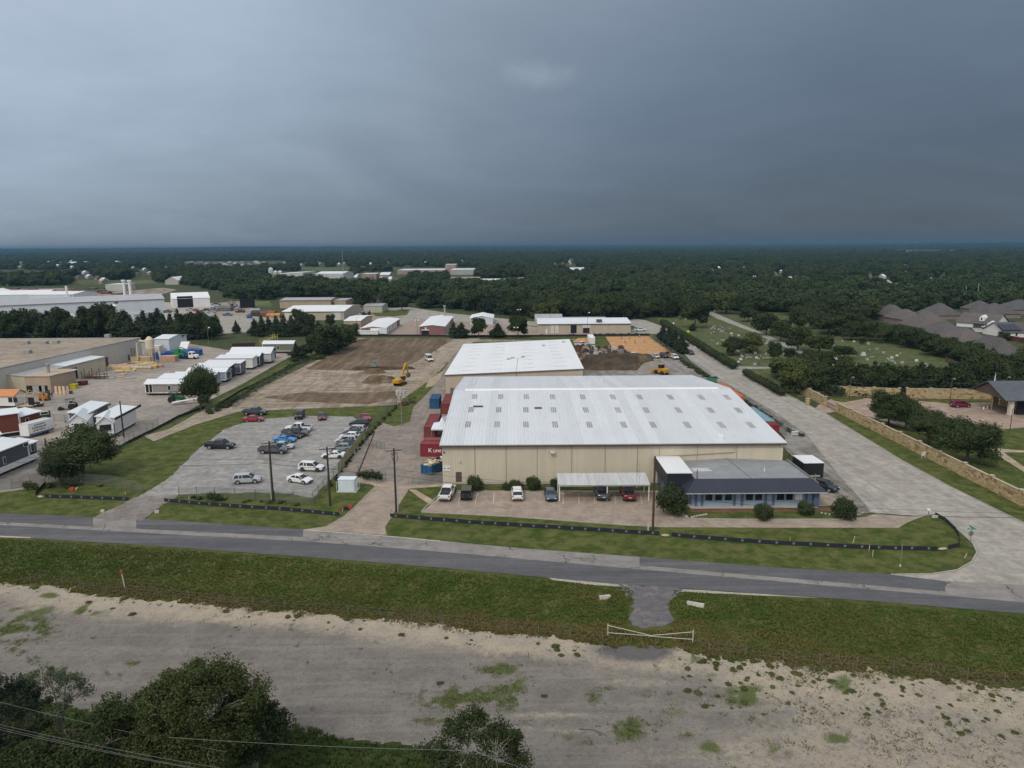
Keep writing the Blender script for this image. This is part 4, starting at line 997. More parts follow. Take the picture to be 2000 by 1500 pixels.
def scatter_gn(name,P,Z,coll,smin,smax,seed):
  me=bpy.data.meshes.new(name);me.vertices.add(len(P));me.vertices.foreach_set('co',np.column_stack([P,Z]).astype(np.float32).ravel());me.update()
  rng=np.random.default_rng(seed);n=len(P)
  for an,arr in(('sc',rng.uniform(smin,smax,n)),('rz',rng.uniform(0,6.283,n)),('sz',rng.uniform(.7,1.15,n))):
    a=me.attributes.new(an,'FLOAT','POINT');a.data.foreach_set('value',arr.astype(np.float32))
  o=link_mesh(name,me)
  g=bpy.data.node_groups.new(name+'_scatter','GeometryNodeTree')
  g.interface.new_socket('Geometry',in_out='INPUT',socket_type='NodeSocketGeometry')
  g.interface.new_socket('Geometry',in_out='OUTPUT',socket_type='NodeSocketGeometry')
  N=NT(g)
  gi=N.node('NodeGroupInput');go=N.node('NodeGroupOutput')
  ci=N.node('GeometryNodeCollectionInfo',{'Separate Children':True,'Reset Children':True});ci.inputs['Collection'].default_value=coll
  def na(an):
    nd=N.node('GeometryNodeInputNamedAttribute',{'Name':an},data_type='FLOAT');return nd.outputs['Attribute']
  rot=N.node('ShaderNodeCombineXYZ',{2:na('rz')}).outputs[0]
  s1=na('sc');s2=N.math('MULTIPLY',s1,na('sz'))
  scl=N.node('ShaderNodeCombineXYZ',{0:s1,1:s1,2:s2}).outputs[0]
  ip=N.node('GeometryNodeInstanceOnPoints',{'Points':gi.outputs[0],'Instance':ci.outputs[0],'Pick Instance':True,'Scale':scl})
  e2r=N.node('FunctionNodeEulerToRotation',{0:rot});N.l.new(e2r.outputs[0],ip.inputs['Rotation'])
  N.l.new(ip.outputs[0],go.inputs[0])
  md=o.modifiers.new('scatter','NODES');md.node_group=g
  o['kind']='stuff'
  return o
W1=NEARW[NB:];W1=W1[fbm(W1[:,0]/60.+2,W1[:,1]/150.,3)<.66]
W2=wood_pts(1150,2600,13.5,2)
W2=W2[fbm(W2[:,0]/110.+7,W2[:,1]/260.,3)<.64]
Wn=np.concatenate([W1,W2])
scatter_gn('wood',Wn,ground_h(Wn[:,0],Wn[:,1]),LIBC,.6,1.55,5)
W3=wood_pts(2550,9500,44,3)
fld=fbm(W3[:,0]/900.+3,W3[:,1]/700.,3);W3=W3[fld<.66]
scatter_gn('far_wood',W3,ground_h(W3[:,0],W3[:,1]),LIBF,.9,1.5,6)
W4=wood_pts(9300,16000,110,4)
scatter_gn('horizon_wood',W4,ground_h(W4[:,0],W4[:,1]),LIBF,2.2,3.2,7)
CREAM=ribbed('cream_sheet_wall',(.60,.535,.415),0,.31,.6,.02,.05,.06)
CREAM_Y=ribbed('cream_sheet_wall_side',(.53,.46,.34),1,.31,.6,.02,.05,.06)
BEIGE=ribbed('beige_sheet_wall',(.50,.42,.33),0,.4,.6,.02,.05,.06)
BEIGE_Y=ribbed('beige_sheet_wall_side',(.56,.53,.47),1,.4,.6,.02,.05,.06)
TANW=ribbed('tan_sheet_wall',(.42,.33,.235),0,.5,.6,.02,.05,.06)
PALE_TAN=ribbed('pale_tan_wall',(.45,.38,.30),0,.6,.6,.02,.06,.08)
ROOF_W=ribbed('weathered_white_roof',(.575,.60,.625),0,.62,.5,.03,.08,.16,dirt=(.62,.63,.65))
ROOF_W2=ribbed('bright_white_roof',(.69,.705,.715),0,.8,.5,.015,.02,.03)
ROOF_W3=ribbed('plain_white_roof',(.62,.65,.68),1,.8,.5,.015,.03,.05)
ROOF_G=ribbed('grey_sheet_roof',(.33,.33,.335),0,.6,.5,.02,.08,.12)
WHITE_WALL=ribbed('pale_blue_white_wall',(.55,.59,.62),0,.6,.6,.02,.04,.05)
WHITEM=simple('white_paint',(.74,.74,.73),.5,.06,1.2)
WHITEB=simple('white_trim',(.76,.76,.75),.5,.05,2)
DARKTRIM=simple('dark_trim',(.10,.075,.06),.6,.1,2)
BROWN_ROOF=mat_ground('brown_gravel_roof',(.27,.225,.175),(.33,.275,.215),spots=[((.20,.165,.13),.5,.72,.06,.5)],scale=.6)
NAVY=ribbed('navy_standing_seam',(.028,.034,.052),0,.42,.42,.04,.12,.05)
NAVY_Y=ribbed('navy_standing_seam_side',(.026,.031,.048),1,.42,.42,.04,.12,.05)
GREYROOF=simple('grey_membrane_roof',(.235,.245,.25),.7,.14,.6)
BLUEW=simple('pale_blue_wall',(.27,.345,.44),.6,.06,1)
BLUED=simple('slate_blue_pilaster',(.09,.135,.205),.6,.06,1)
VOID=simple('dark_part_and_shade',(.018,.018,.02),.9,.2,1)  # near-black for dark parts; on openings it paints in the unlit inside
DOOR_B=simple('brown_door',(.12,.075,.065),.6,.1,1)
DOOR_W=simple('pale_roller_door',(.60,.58,.53),.6,.08,2)
GALV=simple('galvanised_steel',(.42,.43,.44),.4,.12,3,metallic=.6)
PINKBR=simple('pink_brick',(.26,.135,.125),.8,.12,1.2)
BRICKT=simple('tan_brick',(.36,.26,.205),.8,.12,.8)
PANEG=glass()
CONCW=simple('footing_concrete',(.45,.42,.36),.8,.12,1)
SHINGLE=simple('grey_shingle_roof',(.095,.086,.084),.85,.22,1.6,bump=.2)
SHINGLE2=simple('charcoal_shingle_roof',(.09,.088,.092),.85,.22,1.6,bump=.2)
SHINGLE3=simple('brown_grey_shingle_roof',(.115,.100,.093),.85,.22,1.6,bump=.2)
def opening(parent,wall,W,D,spec,doorname=None):
  """spec = (side, u0, u1, z0, z1, kind, material); u in metres along the wall"""
  side,u0,u1,z0,z1,kind,mat=spec
  def bx(nm,a,b,c,d,proud,m,par):
    p=proud
    if side=='f':g=(a,b,-p,.03,c,d)
    elif side=='b':g=(a,b,D-.03,D+p,c,d)
    elif side=='r':g=(W-.03,W+p,a,b,c,d)
    else:g=(-p,.03,a,b,c,d)
    return box_part(nm,m,par,*g)
  if kind=='window':
    fr=bx('window',u0-.08,u1+.08,z0-.08,z1+.08,.05,mat or WHITEB,parent)
    if u1-u0>1.6:
      m_=(u0+u1)/2
      bx('pane',u0,m_-.04,z0,z1,.07,PANEG,fr);bx('pane',m_+.04,u1,z0,z1,.07,PANEG,fr)
    else:bx('pane',u0,u1,z0,z1,.07,PANEG,fr)
    return fr
  if kind=='door':
    dr=bx('door',u0,u1,z0,z1,.06,mat or DOOR_B,parent)
    bx('handle',u1-.2,u1-.1,z0+.95,z0+1.05,.12,GALV,dr);return dr
  if kind=='open':
    return bx('doorway',u0,u1,z0,z1,.04,mat or VOID,parent)  # flat dark panel on the wall, interior shade put into its colour
  if kind=='roller':
    return bx('roller_door',u0,u1,z0,z1,.05,mat or DOOR_W,parent)
  return bx(kind,u0,u1,z0,z1,.06,mat,parent)
def shed(name,label,A,B,D,h,roof='gable_x',rise=1.0,wall=BEIGE,roofm=ROOF_W3,ov=.25,opens=(),cat='building',group=None,sidewall=None,trim=None,h2=None,thick=.14,skirt=None,z0=0.0,wallside=None,kind_name='wall'):
  """building with its front wall on A-B. gable_x: ridge parallel to the front; gable_y: gable faces the front; mono_x/mono_y slope along x/y to h2; flat"""
  A=Vector(A[:2]);B=Vector(B[:2]);W=(B-A).length;rz=math.atan2(B.y-A.y,B.x-A.x)
  r=thing(name,label,cat,(A.x,A.y,z0),rz,group)
  mb=MB();t=thick
  def slab(pts):
    up=Vector((0,0,t));P=[Vector(p)for p in pts]
    return MB().hexa(P,[p+up for p in P])
  if roof=='gable_x':
    prof=[(0,0),(D,0),(D,h),(D/2,h+rise),(0,h)]
    mb.prism_x(prof,0,W)
    k=rise/(D/2)
    slab([(-ov,-ov,h-k*ov),(W+ov,-ov,h-k*ov),(W+ov,D/2,h+rise),(-ov,D/2,h+rise)]).build('roof',roofm,r)
    slab([(-ov,D/2,h+rise),(W+ov,D/2,h+rise),(W+ov,D+ov,h-k*ov),(-ov,D+ov,h-k*ov)]).build('roof',roofm,r)
  elif roof=='gable_y':
    mb.prism_y([(0,0),(W,0),(W,h),(W/2,h+rise),(0,h)],0,D);k=rise/(W/2)
    slab([(-ov,-ov,h-k*ov),(W/2,-ov,h+rise),(W/2,D+ov,h+rise),(-ov,D+ov,h-k*ov)]).build('roof',roofm,r)
    slab([(W/2,-ov,h+rise),(W+ov,-ov,h-k*ov),(W+ov,D+ov,h-k*ov),(W/2,D+ov,h+rise)]).build('roof',roofm,r)
  elif roof=='mono_x':
    mb.prism_y([(0,0),(W,0),(W,h2),(0,h)],0,D);k=(h2-h)/W
    slab([(-ov,-ov,h-k*ov),(W+ov,-ov,h2+k*ov),(W+ov,D+ov,h2+k*ov),(-ov,D+ov,h-k*ov)]).build('roof',roofm,r)
  elif roof=='mono_y':
    mb.prism_x([(0,0),(D,0),(D,h2),(0,h)],0,W);k=(h2-h)/D
    slab([(-ov,-ov,h-k*ov),(W+ov,-ov,h-k*ov),(W+ov,D+ov,h2+k*ov),(-ov,D+ov,h2+k*ov)]).build('roof',roofm,r)
  elif roof=='hip':
    mb.box(0,W,0,D,0,h)
    m_=min(W,D)/2
    P=[(-ov,-ov,h-.1),(W+ov,-ov,h-.1),(W+ov,D+ov,h-.1),(-ov,D+ov,h-.1)]
    if W>=D:rd=[(m_,D/2,h+rise),(W-m_,D/2,h+rise)];fs=[(0,1,5,4),(1,2,5),(2,3,4,5),(3,0,4),(3,2,1,0)]
    else:rd=[(W/2,m_,h+rise),(W/2,D-m_,h+rise)];fs=[(0,1,4),(1,2,5,4),(2,3,5),(3,0,4,5),(3,2,1,0)]
    rb=MB();rb.add(P+rd,fs);rb.build('roof',roofm,r)
  else:
    mb.box(0,W,0,D,0,h)
    MB().box(-ov,W+ov,-ov,D+ov,h+.002,h+t).build('roof',roofm,r)
  w=mb.build(kind_name,wall,r)
  if trim:
    tt=MB()
    zz=h-.22
    tt.box(-ov-.04,W+ov+.04,-ov-.12,-ov-.01,h-.26-.0,h-.02);tt.build('gutter',trim,r)
  for sp in opens:opening(r,w,W,D,sp)
  return r,W,D,rz
def pshed(name,label,a,b,c,hpx,**kw):
  """front wall base from pixel a to b, c is a ground pixel at the far right corner (or a depth in metres); hpx wall height in pixels at a"""
  A,B=G(*a),G(*b)
  if abs(a[1]-b[1])<=2.5:B.y=A.y
  u=(B-A).normalized();n=Vector((-u.y,u.x,0))
  D=c if isinstance(c,(int,float))else(G(*c)-B).dot(n)
  h=hpx/PXM(*a)
  return shed(name,label,A,B,abs(D),h,**kw)
SX,SY,SW,SD,SH,SR=-12.0,116.8,58.1,64.0,7.05,10.0
def rib_strips(P0,P1,x0,x1,pitch,hgt=.05,w=.07,skip=()):
  """raised seams running from the eave line P0(y,z) to P1(y,z), spaced along x"""
  mb=MB();x=x0
  while x<x1:
    y0,z0_=P0;y1,z1_=P1
    mb.hexa([(x,y0,z0_),(x+w,y0,z0_),(x+w,y1,z1_),(x,y1,z1_)],[(x,y0,z0_+hgt),(x+w,y0,z0_+hgt),(x+w,y1,z1_+hgt),(x,y1,z1_+hgt)])
    x+=pitch
  return mb
t_=thing('warehouse','largest cream warehouse in the middle, ribbed white gabled roof with rows of skylights','warehouse',(SX,SY,0))
bays=[0,5.6,10.9,16.2,22.1,27.8,33.3,37.0,43.5,50.2,SW]
for a,b in zip(bays[:-1],bays[1:]):
  box_part('wall_panel',CREAM,t_,a+.03,b-.03,0,.18,.45,SH-.02)
rb_=MB();x=.25
while x<SW-.1:
  if min(abs(x-b)for b in bays)>.12:rb_.box(x,x+.07,-.045,-.002,.47,SH-.34)
  x+=.47
rb_.build('wall_rib',CREAM,t_)['kind']='stuff'
box_part('wall_core',VOID,t_,.02,SW-.02,.06,.17,0,SH-.1)
box_part('plinth',CONCW,t_,0,SW,-.03,.2,0,.44)
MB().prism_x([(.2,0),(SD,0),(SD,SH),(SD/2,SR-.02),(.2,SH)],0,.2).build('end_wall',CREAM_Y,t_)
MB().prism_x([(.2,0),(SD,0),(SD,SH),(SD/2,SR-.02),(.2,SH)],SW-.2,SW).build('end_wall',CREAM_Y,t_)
box_part('rear_wall',CREAM,t_,.2,SW-.2,SD-.2,SD,0,SH)
def slabm(pts,t=.12):
  P=[Vector(p)for p in pts];return MB().hexa(P,[p+Vector((0,0,t))for p in P])
kk=(SR-SH)/(SD/2)
slabm([(-.3,-.35,SH-.35*kk),(SW+.3,-.35,SH-.35*kk),(SW+.3,SD/2,SR),(-.3,SD/2,SR)]).build('roof',ROOF_W,t_)
slabm([(-.3,SD/2,SR),(SW+.3,SD/2,SR),(SW+.3,SD+.35,SH-.35*kk),(-.3,SD+.35,SH-.35*kk)]).build('roof',ROOF_W,t_)
o=rib_strips((-.35,SH-.35*kk+.12),(SD/2,SR+.12),-.2,SW+.2,.62).build('roof_seam',ROOF_W,t_);o['kind']='stuff'
o=rib_strips((SD/2,SR+.12),(SD+.35,SH-.35*kk+.12),-.2,SW+.2,.62).build('roof_seam',ROOF_W,t_);o['kind']='stuff'
MB().prism_x([(SD/2-.75,SR+.08),(SD/2+.75,SR+.08),(SD/2+.3,SR+.36),(SD/2-.3,SR+.36)],2.0,SW-2.2).build('ridge_cap',ROOF_W2,t_)
box_part('gutter',DARKTRIM,t_,-.34,SW+.34,-.52,-.36,SH-.32,SH-.04)
for xg in(-.36,SW+.30):
  MB().prism_x([(-.36,SH-.30),(-.36,SH+.12),(SD/2,SR+.16),(SD/2,SR-.26)],xg,xg+.07).build('rake_trim',WHITEB,t_)
  MB().prism_x([(SD/2,SR-.26),(SD/2,SR+.16),(SD+.36,SH+.12),(SD+.36,SH-.30)],xg,xg+.07).build('rake_trim',WHITEB,t_)
for xd in bays[1:-1]:
  MB().cyl((xd,-.06,.3),(xd,-.06,SH-.3),.045,6).build('downpipe',simple('tan_downpipe',(.34,.28,.19),.6,.1,1),t_)
SKYL=simple('skylight_panel',(.27,.27,.235),.35,.25,.5)
for row,(yy,zz_,xs)in enumerate([(781,9.0,(927,978,1028,1079,1138,1197,1249,1309,1369,1420)),(805,8.4,(920,974,1027,1081,1144,1207,1262,1325,1388,1442)),(832,7.8,(914,971,1027,1084,1151,1218,1275,1342,1409,1466))]):
  for xx in xs:
    p=G(xx,yy,zz_);lx,ly=p.x-SX,p.y-SY;L=3.3
    z=SH+kk*ly
    s=MB().hexa([(lx-.56,ly-L/2,z+.125-kk*L/2),(lx+.56,ly-L/2,z+.125-kk*L/2),(lx+.56,ly+L/2,z+.125+kk*L/2),(lx-.56,ly+L/2,z+.125+kk*L/2)],
           [(lx-.56,ly-L/2,z+.15-kk*L/2),(lx+.56,ly-L/2,z+.15-kk*L/2),(lx+.56,ly+L/2,z+.15+kk*L/2),(lx-.56,ly+L/2,z+.15+kk*L/2)]).build('skylight',ROOF_W,t_)
    for q in(-.36,0,.36):
      MB().hexa([(lx+q-.12,ly-L/2+.05,z+.152-kk*(L/2-.05)),(lx+q+.12,ly-L/2+.05,z+.152-kk*(L/2-.05)),(lx+q+.12,ly+L/2-.05,z+.152+kk*(L/2-.05)),(lx+q-.12,ly+L/2-.05,z+.152+kk*(L/2-.05))],
           [(lx+q-.12,ly-L/2+.05,z+.175-kk*(L/2-.05)),(lx+q+.12,ly-L/2+.05,z+.175-kk*(L/2-.05)),(lx+q+.12,ly+L/2-.05,z+.175+kk*(L/2-.05)),(lx+q-.12,ly+L/2-.05,z+.175+kk*(L/2-.05))]).build('pane',SKYL,s)
for(xx,yy,zz_,w,d_,h_,m_)in[(934,800,8.5,1.9,.5,.25,DARKTRIM),(1051,803,8.4,1.4,.5,.25,DARKTRIM),(1406,857,7.3,.9,.7,.6,WHITEB)]:
  p=G(xx,yy,zz_);lx,ly=p.x-SX,p.y-SY;z=SH+kk*ly+.12
  box_part('roof_vent',m_,t_,lx-w/2,lx+w/2,ly-d_/2,ly+d_/2,z-.1,z+h_)
for(xx,yy)in[(927,743),(1083,741),(1175,743),(1152,752)]:
  p=G(xx,yy,9.0);lx,ly=p.x-SX,min(p.y-SY,SD-1);z=SR-kk*(ly-SD/2)+.12
  MB().cyl((lx,ly,z-.1),(lx,ly,z+.9),.12,8).build('vent_pipe',WHITEB,t_)
def onwall(px_,py_,y=SY-.05):
  """point on the front wall plane seen at that pixel"""
  dd=_fw*F+_r*(px_-1000)-_u*(py_-750);k=y/dd.y;return dd.x*k-SX,CAM_H+dd.z*k
x0,z1=onwall(890,922);x1,z0=onwall(902,941)
opening(t_,None,SW,SD,('f',x0,x1,max(.25,z0),z1,'door',DOOR_B))
x0,z1=onwall(1079,881)
lm=MB();lm.box(x0-.4,x0+.4,-.75,-.05,z1-.18,z1+.05);lm.box(x0-.28,x0+.28,-.7,-.12,z1-.3,z1-.19);lm.build('wall_lamp',simple('lamp_housing',(.62,.60,.55),.4,.1,2),t_)
x0,z1=onwall(867,882.5);box_part('wall_lamp',simple('dark_lamp',(.1,.1,.1),.5,.1,2),t_,x0-.1,x0+.14,-.25,-.02,z1-.15,z1+.1)
x0,z1=onwall(899,902);box_part('junction_box',simple('junction_grey',(.45,.42,.36),.5,.1,2),t_,x0-.13,x0+.13,-.18,-.02,z1-.2,z1+.2)
pp=[onwall(1435,874),onwall(1435,883),onwall(1300,891),onwall(1283,892)]
MB().tube([(a,-.14,b)for a,b in pp],.045,6).build('wall_pipe',simple('rusty_pipe',(.32,.22,.15),.6,.2,2),t_)
x0,z1=onwall(865.5,909);x1,z0=onwall(879,920)
sg=box_part('wall_sign',WHITEB,t_,x0,x1,-.09,-.035,z0,z1)
INK=simple('sign_ink',(.06,.07,.10),.6,.1,2);INKB=simple('sign_blue',(.10,.17,.30),.6,.1,2)
def flat(name,mat,parent,polys,y):
  mb=MB()
  for pl in polys:mb.prism_y(pl,y-.012,y)
  return mb.build(name,mat,parent)
cx,cz=(x0+x1)/2,(z0+z1)/2;hw=(x1-x0)/2
flat('arrow',INK,sg,[[(x0+.07,cz),(x0+.24,cz-.19),(x0+.24,cz+.19)],[(x0+.24,cz-.07),(x0+.34,cz-.07),(x0+.34,cz+.07),(x0+.24,cz+.07)]],-.091)
flat('arrow',INK,sg,[[(x1-.07,cz),(x1-.24,cz+.19),(x1-.24,cz-.19)],[(x1-.34,cz-.07),(x1-.24,cz-.07),(x1-.24,cz+.07),(x1-.34,cz+.07)]],-.091)
rnd=random.Random(5)
def strokes(x0,x1,zc_,h,rnd):
  out=[];x=x0
  while x<x1:
    w=rnd.uniform(.05,.10);hh=h*rnd.choice((1,1,.65));out.append([(x,zc_-h/2),(x+w*.7,zc_-h/2),(x+w*.7,zc_-h/2+hh),(x,zc_-h/2+hh)]);x+=w+.02
  return out
flat('sign_lettering',INKB,sg,strokes(cx-.32,cx+.30,cz-.02,.15,rnd)+strokes(cx-.42,cx+.42,z1-.11,.07,rnd)+strokes(cx-.36,cx+.34,z0+.1,.06,rnd),-.091)
r2,W2_,D2_,_=shed('warehouse','second cream warehouse behind, smooth bright white roof with one slope',(-17.5,184.2),(18.6,184.2),59.5,7.1,roof='mono_x',h2=8.6,wall=BEIGE,roofm=ROOF_W2,ov=.2,
  opens=[('f',1.2,2.9,.2,3.6,'door',simple('grey_door',(.16,.16,.17),.6,.1,1))])
r2.rotation_euler.z=R(-1.0)
box_part('rake_trim',DARKTRIM,r2,-.2,.1,-.28,-.2,6.9,7.12)
MB().hexa([(-.2,-.3,6.86),(W2_+.2,-.3,8.36),(W2_+.2,-.22,8.36),(-.2,-.22,6.86)],[(-.2,-.3,7.06),(W2_+.2,-.3,8.58),(W2_+.2,-.22,8.58),(-.2,-.22,7.06)]).build('eave_trim',DARKTRIM,r2)
MB().tube([(18.6,-.1,1),(18.6,-.1,7.7)],.06,6).build('downpipe',DARKTRIM,r2)
FAINT=simple('faint_skylight',(.60,.61,.60),.4,.1,1)
for cpx,wd in((0.15,3.2),(0.36,3.2),(0.60,3.0),(0.84,3.2)):
  for k in range(8):
    lx=W2_*cpx+(k-4)*-.03;ly=4+k*7.0;z=7.1+1.5*lx/W2_+.145
    MB().hexa([(lx-wd/2,ly,z-1.5/W2_*wd/2),(lx+wd/2,ly,z+1.5/W2_*wd/2),(lx+wd/2,ly+.35,z+1.5/W2_*wd/2),(lx-wd/2,ly+.35,z-1.5/W2_*wd/2)],
         [(lx-wd/2,ly,z+.12-1.5/W2_*wd/2),(lx+wd/2,ly,z+.12+1.5/W2_*wd/2),(lx+wd/2,ly+.35,z+.12+1.5/W2_*wd/2),(lx-wd/2,ly+.35,z+.12-1.5/W2_*wd/2)]).build('skylight_rib',FAINT,r2)
MB().tube([(18.6,-.1,8.0),(18.9,22,8.05)],.06,5).build('roof_conduit',GALV,r2);MB().tube([(16.4,22,7.98),(21.3,22,8.15)],.06,5).build('roof_conduit',GALV,r2)
for(a,b)in((17.3,22.5),(20.4,23.3),(16.2,20.5),(33.8,52),(27,45.5)):box_part('roof_vent',GALV,r2,a-.5,a+.5,b-.4,b+.4,7.1+1.5*a/W2_,7.1+1.5*a/W2_+.45)
of=thing('office','low pale blue office with navy seamed mansard roof against the cream warehouse','office building',(0,0,0))
OX0,OX1,OY0,OY1=28.0,46.6,105.4,116.7
box_part('wall',BLUEW,of,OX0,OX1,OY0,OY1,.12,3.2)
box_part('floor_slab',CONCW,of,OX0-.6,OX1+.6,OY0-.9,OY1,.0,.12)
def hip_skirt(nm,pts,mat):
  P=[Vector(p)for p in pts];n=(P[1]-P[0]).cross(P[3]-P[0]).normalized()*.08
  MB().hexa(P,[p+n for p in P]).build(nm,mat,of)
ZB,ZT=2.72,3.95
hip_skirt('mansard',[(26.6,103.9,ZB),(48.2,103.9,ZB),(46.9,107.0,ZT),(28.6,107.0,ZT)],NAVY)
hip_skirt('mansard',[(26.6,110.5,ZB),(26.6,103.9,ZB),(28.6,107.0,ZT),(28.6,110.5,ZT)],NAVY_Y)
hip_skirt('mansard',[(48.2,103.9,ZB),(48.2,106.6,ZB),(46.9,107.3,ZT),(46.9,107.0,ZT)],NAVY_Y)
o=MB()
x=26.9
while x<48.0:
  f0=103.9;ylo=f0;
  xa=x;ya0,za0=103.9,ZB+.08;
  lim=1.0
  if x<28.6:lim=(x-26.6)/2.0
  if x>46.9:lim=(48.2-x)/1.3
  o.hexa([(x,103.88,ZB+.05),(x+.04,103.88,ZB+.05),(x+.04,103.88+3.1*lim,ZB+.05+1.23*lim),(x,103.88+3.1*lim,ZB+.05+1.23*lim)],
      [(x,103.86,ZB+.15),(x+.04,103.86,ZB+.15),(x+.04,103.86+3.1*lim,ZB+.15+1.23*lim),(x,103.86+3.1*lim,ZB+.15+1.23*lim)]);x+=.42
o=o.build('mansard_seam',simple('seam_navy',(.045,.052,.075),.4,.1,1),of);o['kind']='stuff'
box_part('fascia',simple('pale_fascia',(.40,.42,.44),.5,.08,2),of,26.5,48.3,103.78,103.88,ZB-.1,ZB+.03)
box_part('soffit',WHITEM,of,26.7,48.1,103.9,OY0,ZB-.08,ZB-.02)
MB().hexa([(28.7,107.02,3.6),(37.6,107.02,3.6),(36.4,116.7,3.6),(28.7,116.7,3.6)],[(28.7,107.02,3.90),(37.6,107.02,3.94),(36.4,116.7,4.35),(28.7,116.7,3.92)]).build('flat_roof',GREYROOF,of)
MB().hexa([(37.62,107.02,3.6),(46.9,107.02,3.6),(46.6,116.7,3.6),(36.42,116.7,3.6)],[(37.62,107.02,3.92),(46.9,107.02,3.90),(46.6,116.7,3.90),(36.42,116.7,4.33)]).build('flat_roof',GREYROOF,of)
MB().hexa([(46.92,107.0,3.3),(48.0,106.4,3.3),(46.9,116.7,3.3),(46.62,116.7,3.3)],[(46.92,107.0,4.12),(47.95,106.4,3.5),(46.9,116.7,4.2),(46.62,116.7,4.2)]).build('parapet',simple('grey_parapet',(.19,.195,.20),.6,.1,1),of)
MB().tube([(37.61,107.0,3.97),(36.41,116.7,4.38)],.035,5).build('roof_joint',DARKTRIM,of)
box_part('roof_patch',simple('silver_patch',(.45,.47,.48),.5,.15,2),of,29.2,32.4,110.6,112.3,3.93,4.10)
def ofw(px_):
  dd=_fw*F+_r*(px_-1000)-_u*(975-750);return dd.x*OY0/dd.y
for(a,b)in[(1377,1391),(1396,1410),(1415,1429),(1456,1470),(1474,1488),(1516,1531),(1534,1548),(1552,1566)]:
  x0,x1=ofw(a)+.05,ofw(b)
  fr=MB().box(x0-.07,x1+.07,OY0-.06,OY0+.02,.98,2.25).build('window',BLUEW,of)
  box_part('pane',WHITEM if a==1552 else PANEG,fr,x0,x1,OY0-.075,OY0-.02,1.04,2.19)
for a in(1357,1369,1432,1447,1493,1508,1572):
  x0=ofw(a);box_part('pilaster',BLUED,of,x0,x0+.38,OY0-.12,OY0+.02,.13,ZB-.1)
for k in range(3):box_part('pilaster',BLUED,of,OX0-.12,OX0+.02,OY0+1.2+k*3,OY0+1.55+k*3,.13,2.6)
box_part('entrance_wall',BLUEW,of,25.4,28.0,109.2,116.6,.12,2.6)
box_part('entrance_hood',simple('black_hood',(.022,.025,.034),.5,.1,1),of,24.4,28.3,107.6,116.6,2.5,4.72)
box_part('entrance_roof',ROOF_W2,of,24.3,28.4,107.5,116.6,4.722,4.85)
for k in range(4):box_part('column',BLUED,of,24.6,24.85,108+k*2.5,108.25+k*2.5,.1,2.5)
box_part('vent_pipe',DARKTRIM,of,29.0,29.12,107.3,107.42,3.9,5.4)
box_part('vent_pipe',simple('tan_pipe',(.3,.24,.16),.6,.1,1),of,47.2,47.32,106.2,106.32,3.3,4.9)
MB().cyl((40.9,110.8,3.9),(40.9,110.8,4.55),.10,8,.06).build('vent_pipe',WHITEB,of)
box_part('entry_block',BLUED,of,46.6,47.4,104.6,105.5,0,ZB-.1)
cp=thing('carport','white corrugated carport roof on thin posts over the front parking','carport',(0,0,0))
CPR=ribbed('corrugated_white_canopy',(.50,.51,.51),0,.22,.5,.05,.10,.2)
mb=MB();n=66;x0,x1=7.3,21.9
V0=[]
for i in range(n*2+1):
  x=x0+(x1-x0)*i/(n*2);z=.07*(i%2)
  V0.append((x,z))
vs=[];
for x,z in V0:vs+=[(x,107.9,2.75+z),(x,112.4,3.3+z)]
mb.add(vs,[(2*i,2*i+2,2*i+3,2*i+1)for i in range(len(V0)-1)])
mb.box(x0,x1,107.95,112.35,2.55,2.62)if False else None
ro=mb.build('roof',CPR,cp);md=ro.modifiers.new('thickness','SOLIDIFY');md.thickness=.03
box_part('beam',WHITEM,cp,x0,x1,108.1,108.22,2.52,2.70);box_part('beam',WHITEM,cp,x0,x1,112.1,112.22,3.0,3.2)
for xx in(7.45,15.05,21.7):
  box_part('post',WHITEM,cp,xx-.07,xx+.07,108.1,108.24,0,2.55);box_part('post',WHITEM,cp,xx-.07,xx+.07,112.1,112.24,0,3.0)
fc=thing('factory','wide factory with flat brown gravel roof and long pale side wall, left','factory',(0,0,0))
MB().prism([(-330,176),(-146.6,176),(-139.9,267),(-330,267)],0,7.1).build('wall',ribbed('pale_factory_wall',(.50,.48,.43),1,.9,.6,.015,.05,.08),fc)
MB().prism([(-330,176.3),(-146.9,176.3),(-140.2,266.7),(-330,266.7)],7.102,7.2).build('roof',BROWN_ROOF,fc)
PGY=simple('parapet_grey',(.36,.34,.31),.6,.1,1)
MB().prism([(-146.95,176),(-146.5,176),(-139.85,267),(-140.25,267)],7.0,7.45).build('parapet',PGY,fc);box_part('parapet',PGY,fc,-330,-140.3,266.6,267.05,7.0,7.45)
for(x_,y_)in((52,672),(55,690),(110,671),(211,658.5),(88,672)):
  p=G(x_,y_,7.2);box_part('roof_unit',GALV,fc,p.x-.9,p.x+.9,p.y-.9,p.y+.9,7.2,8.3)
for(y0_,y1_,z_)in((236,237.6,2.4),(245,247,3.3),(258,259,2.2)):box_part('door',DARKTRIM,fc,-144,-139.9-(267-y0_)*.0737+.12,y0_,y1_,.1,z_)
shed('lean_to','grey roofed lean-to with cream walls on the near side of the brown-roofed factory',(-150,201.4),(-139.5,200.6),36,5.4,roof='mono_x',h2=4.5,wall=ribbed('cream_wall2',(.50,.46,.33),0,.6),roofm=ROOF_G,ov=.2,opens=[('r',14,22,.2,3.6,'open',None)],cat='lean-to')
box_part_=MB().hexa([(-143.6,218,5.02),(-137.9,217.6,4.66),(-136.8,236.8,4.66),(-142.4,237.3,5.02)],[(-143.6,218,5.16),(-137.9,217.6,4.8),(-136.8,236.8,4.8),(-142.4,237.3,5.16)]).build('white_roof_section',ROOF_W3);tag(box_part_,'newer white roof section over the far half of the grey lean-to','roof')
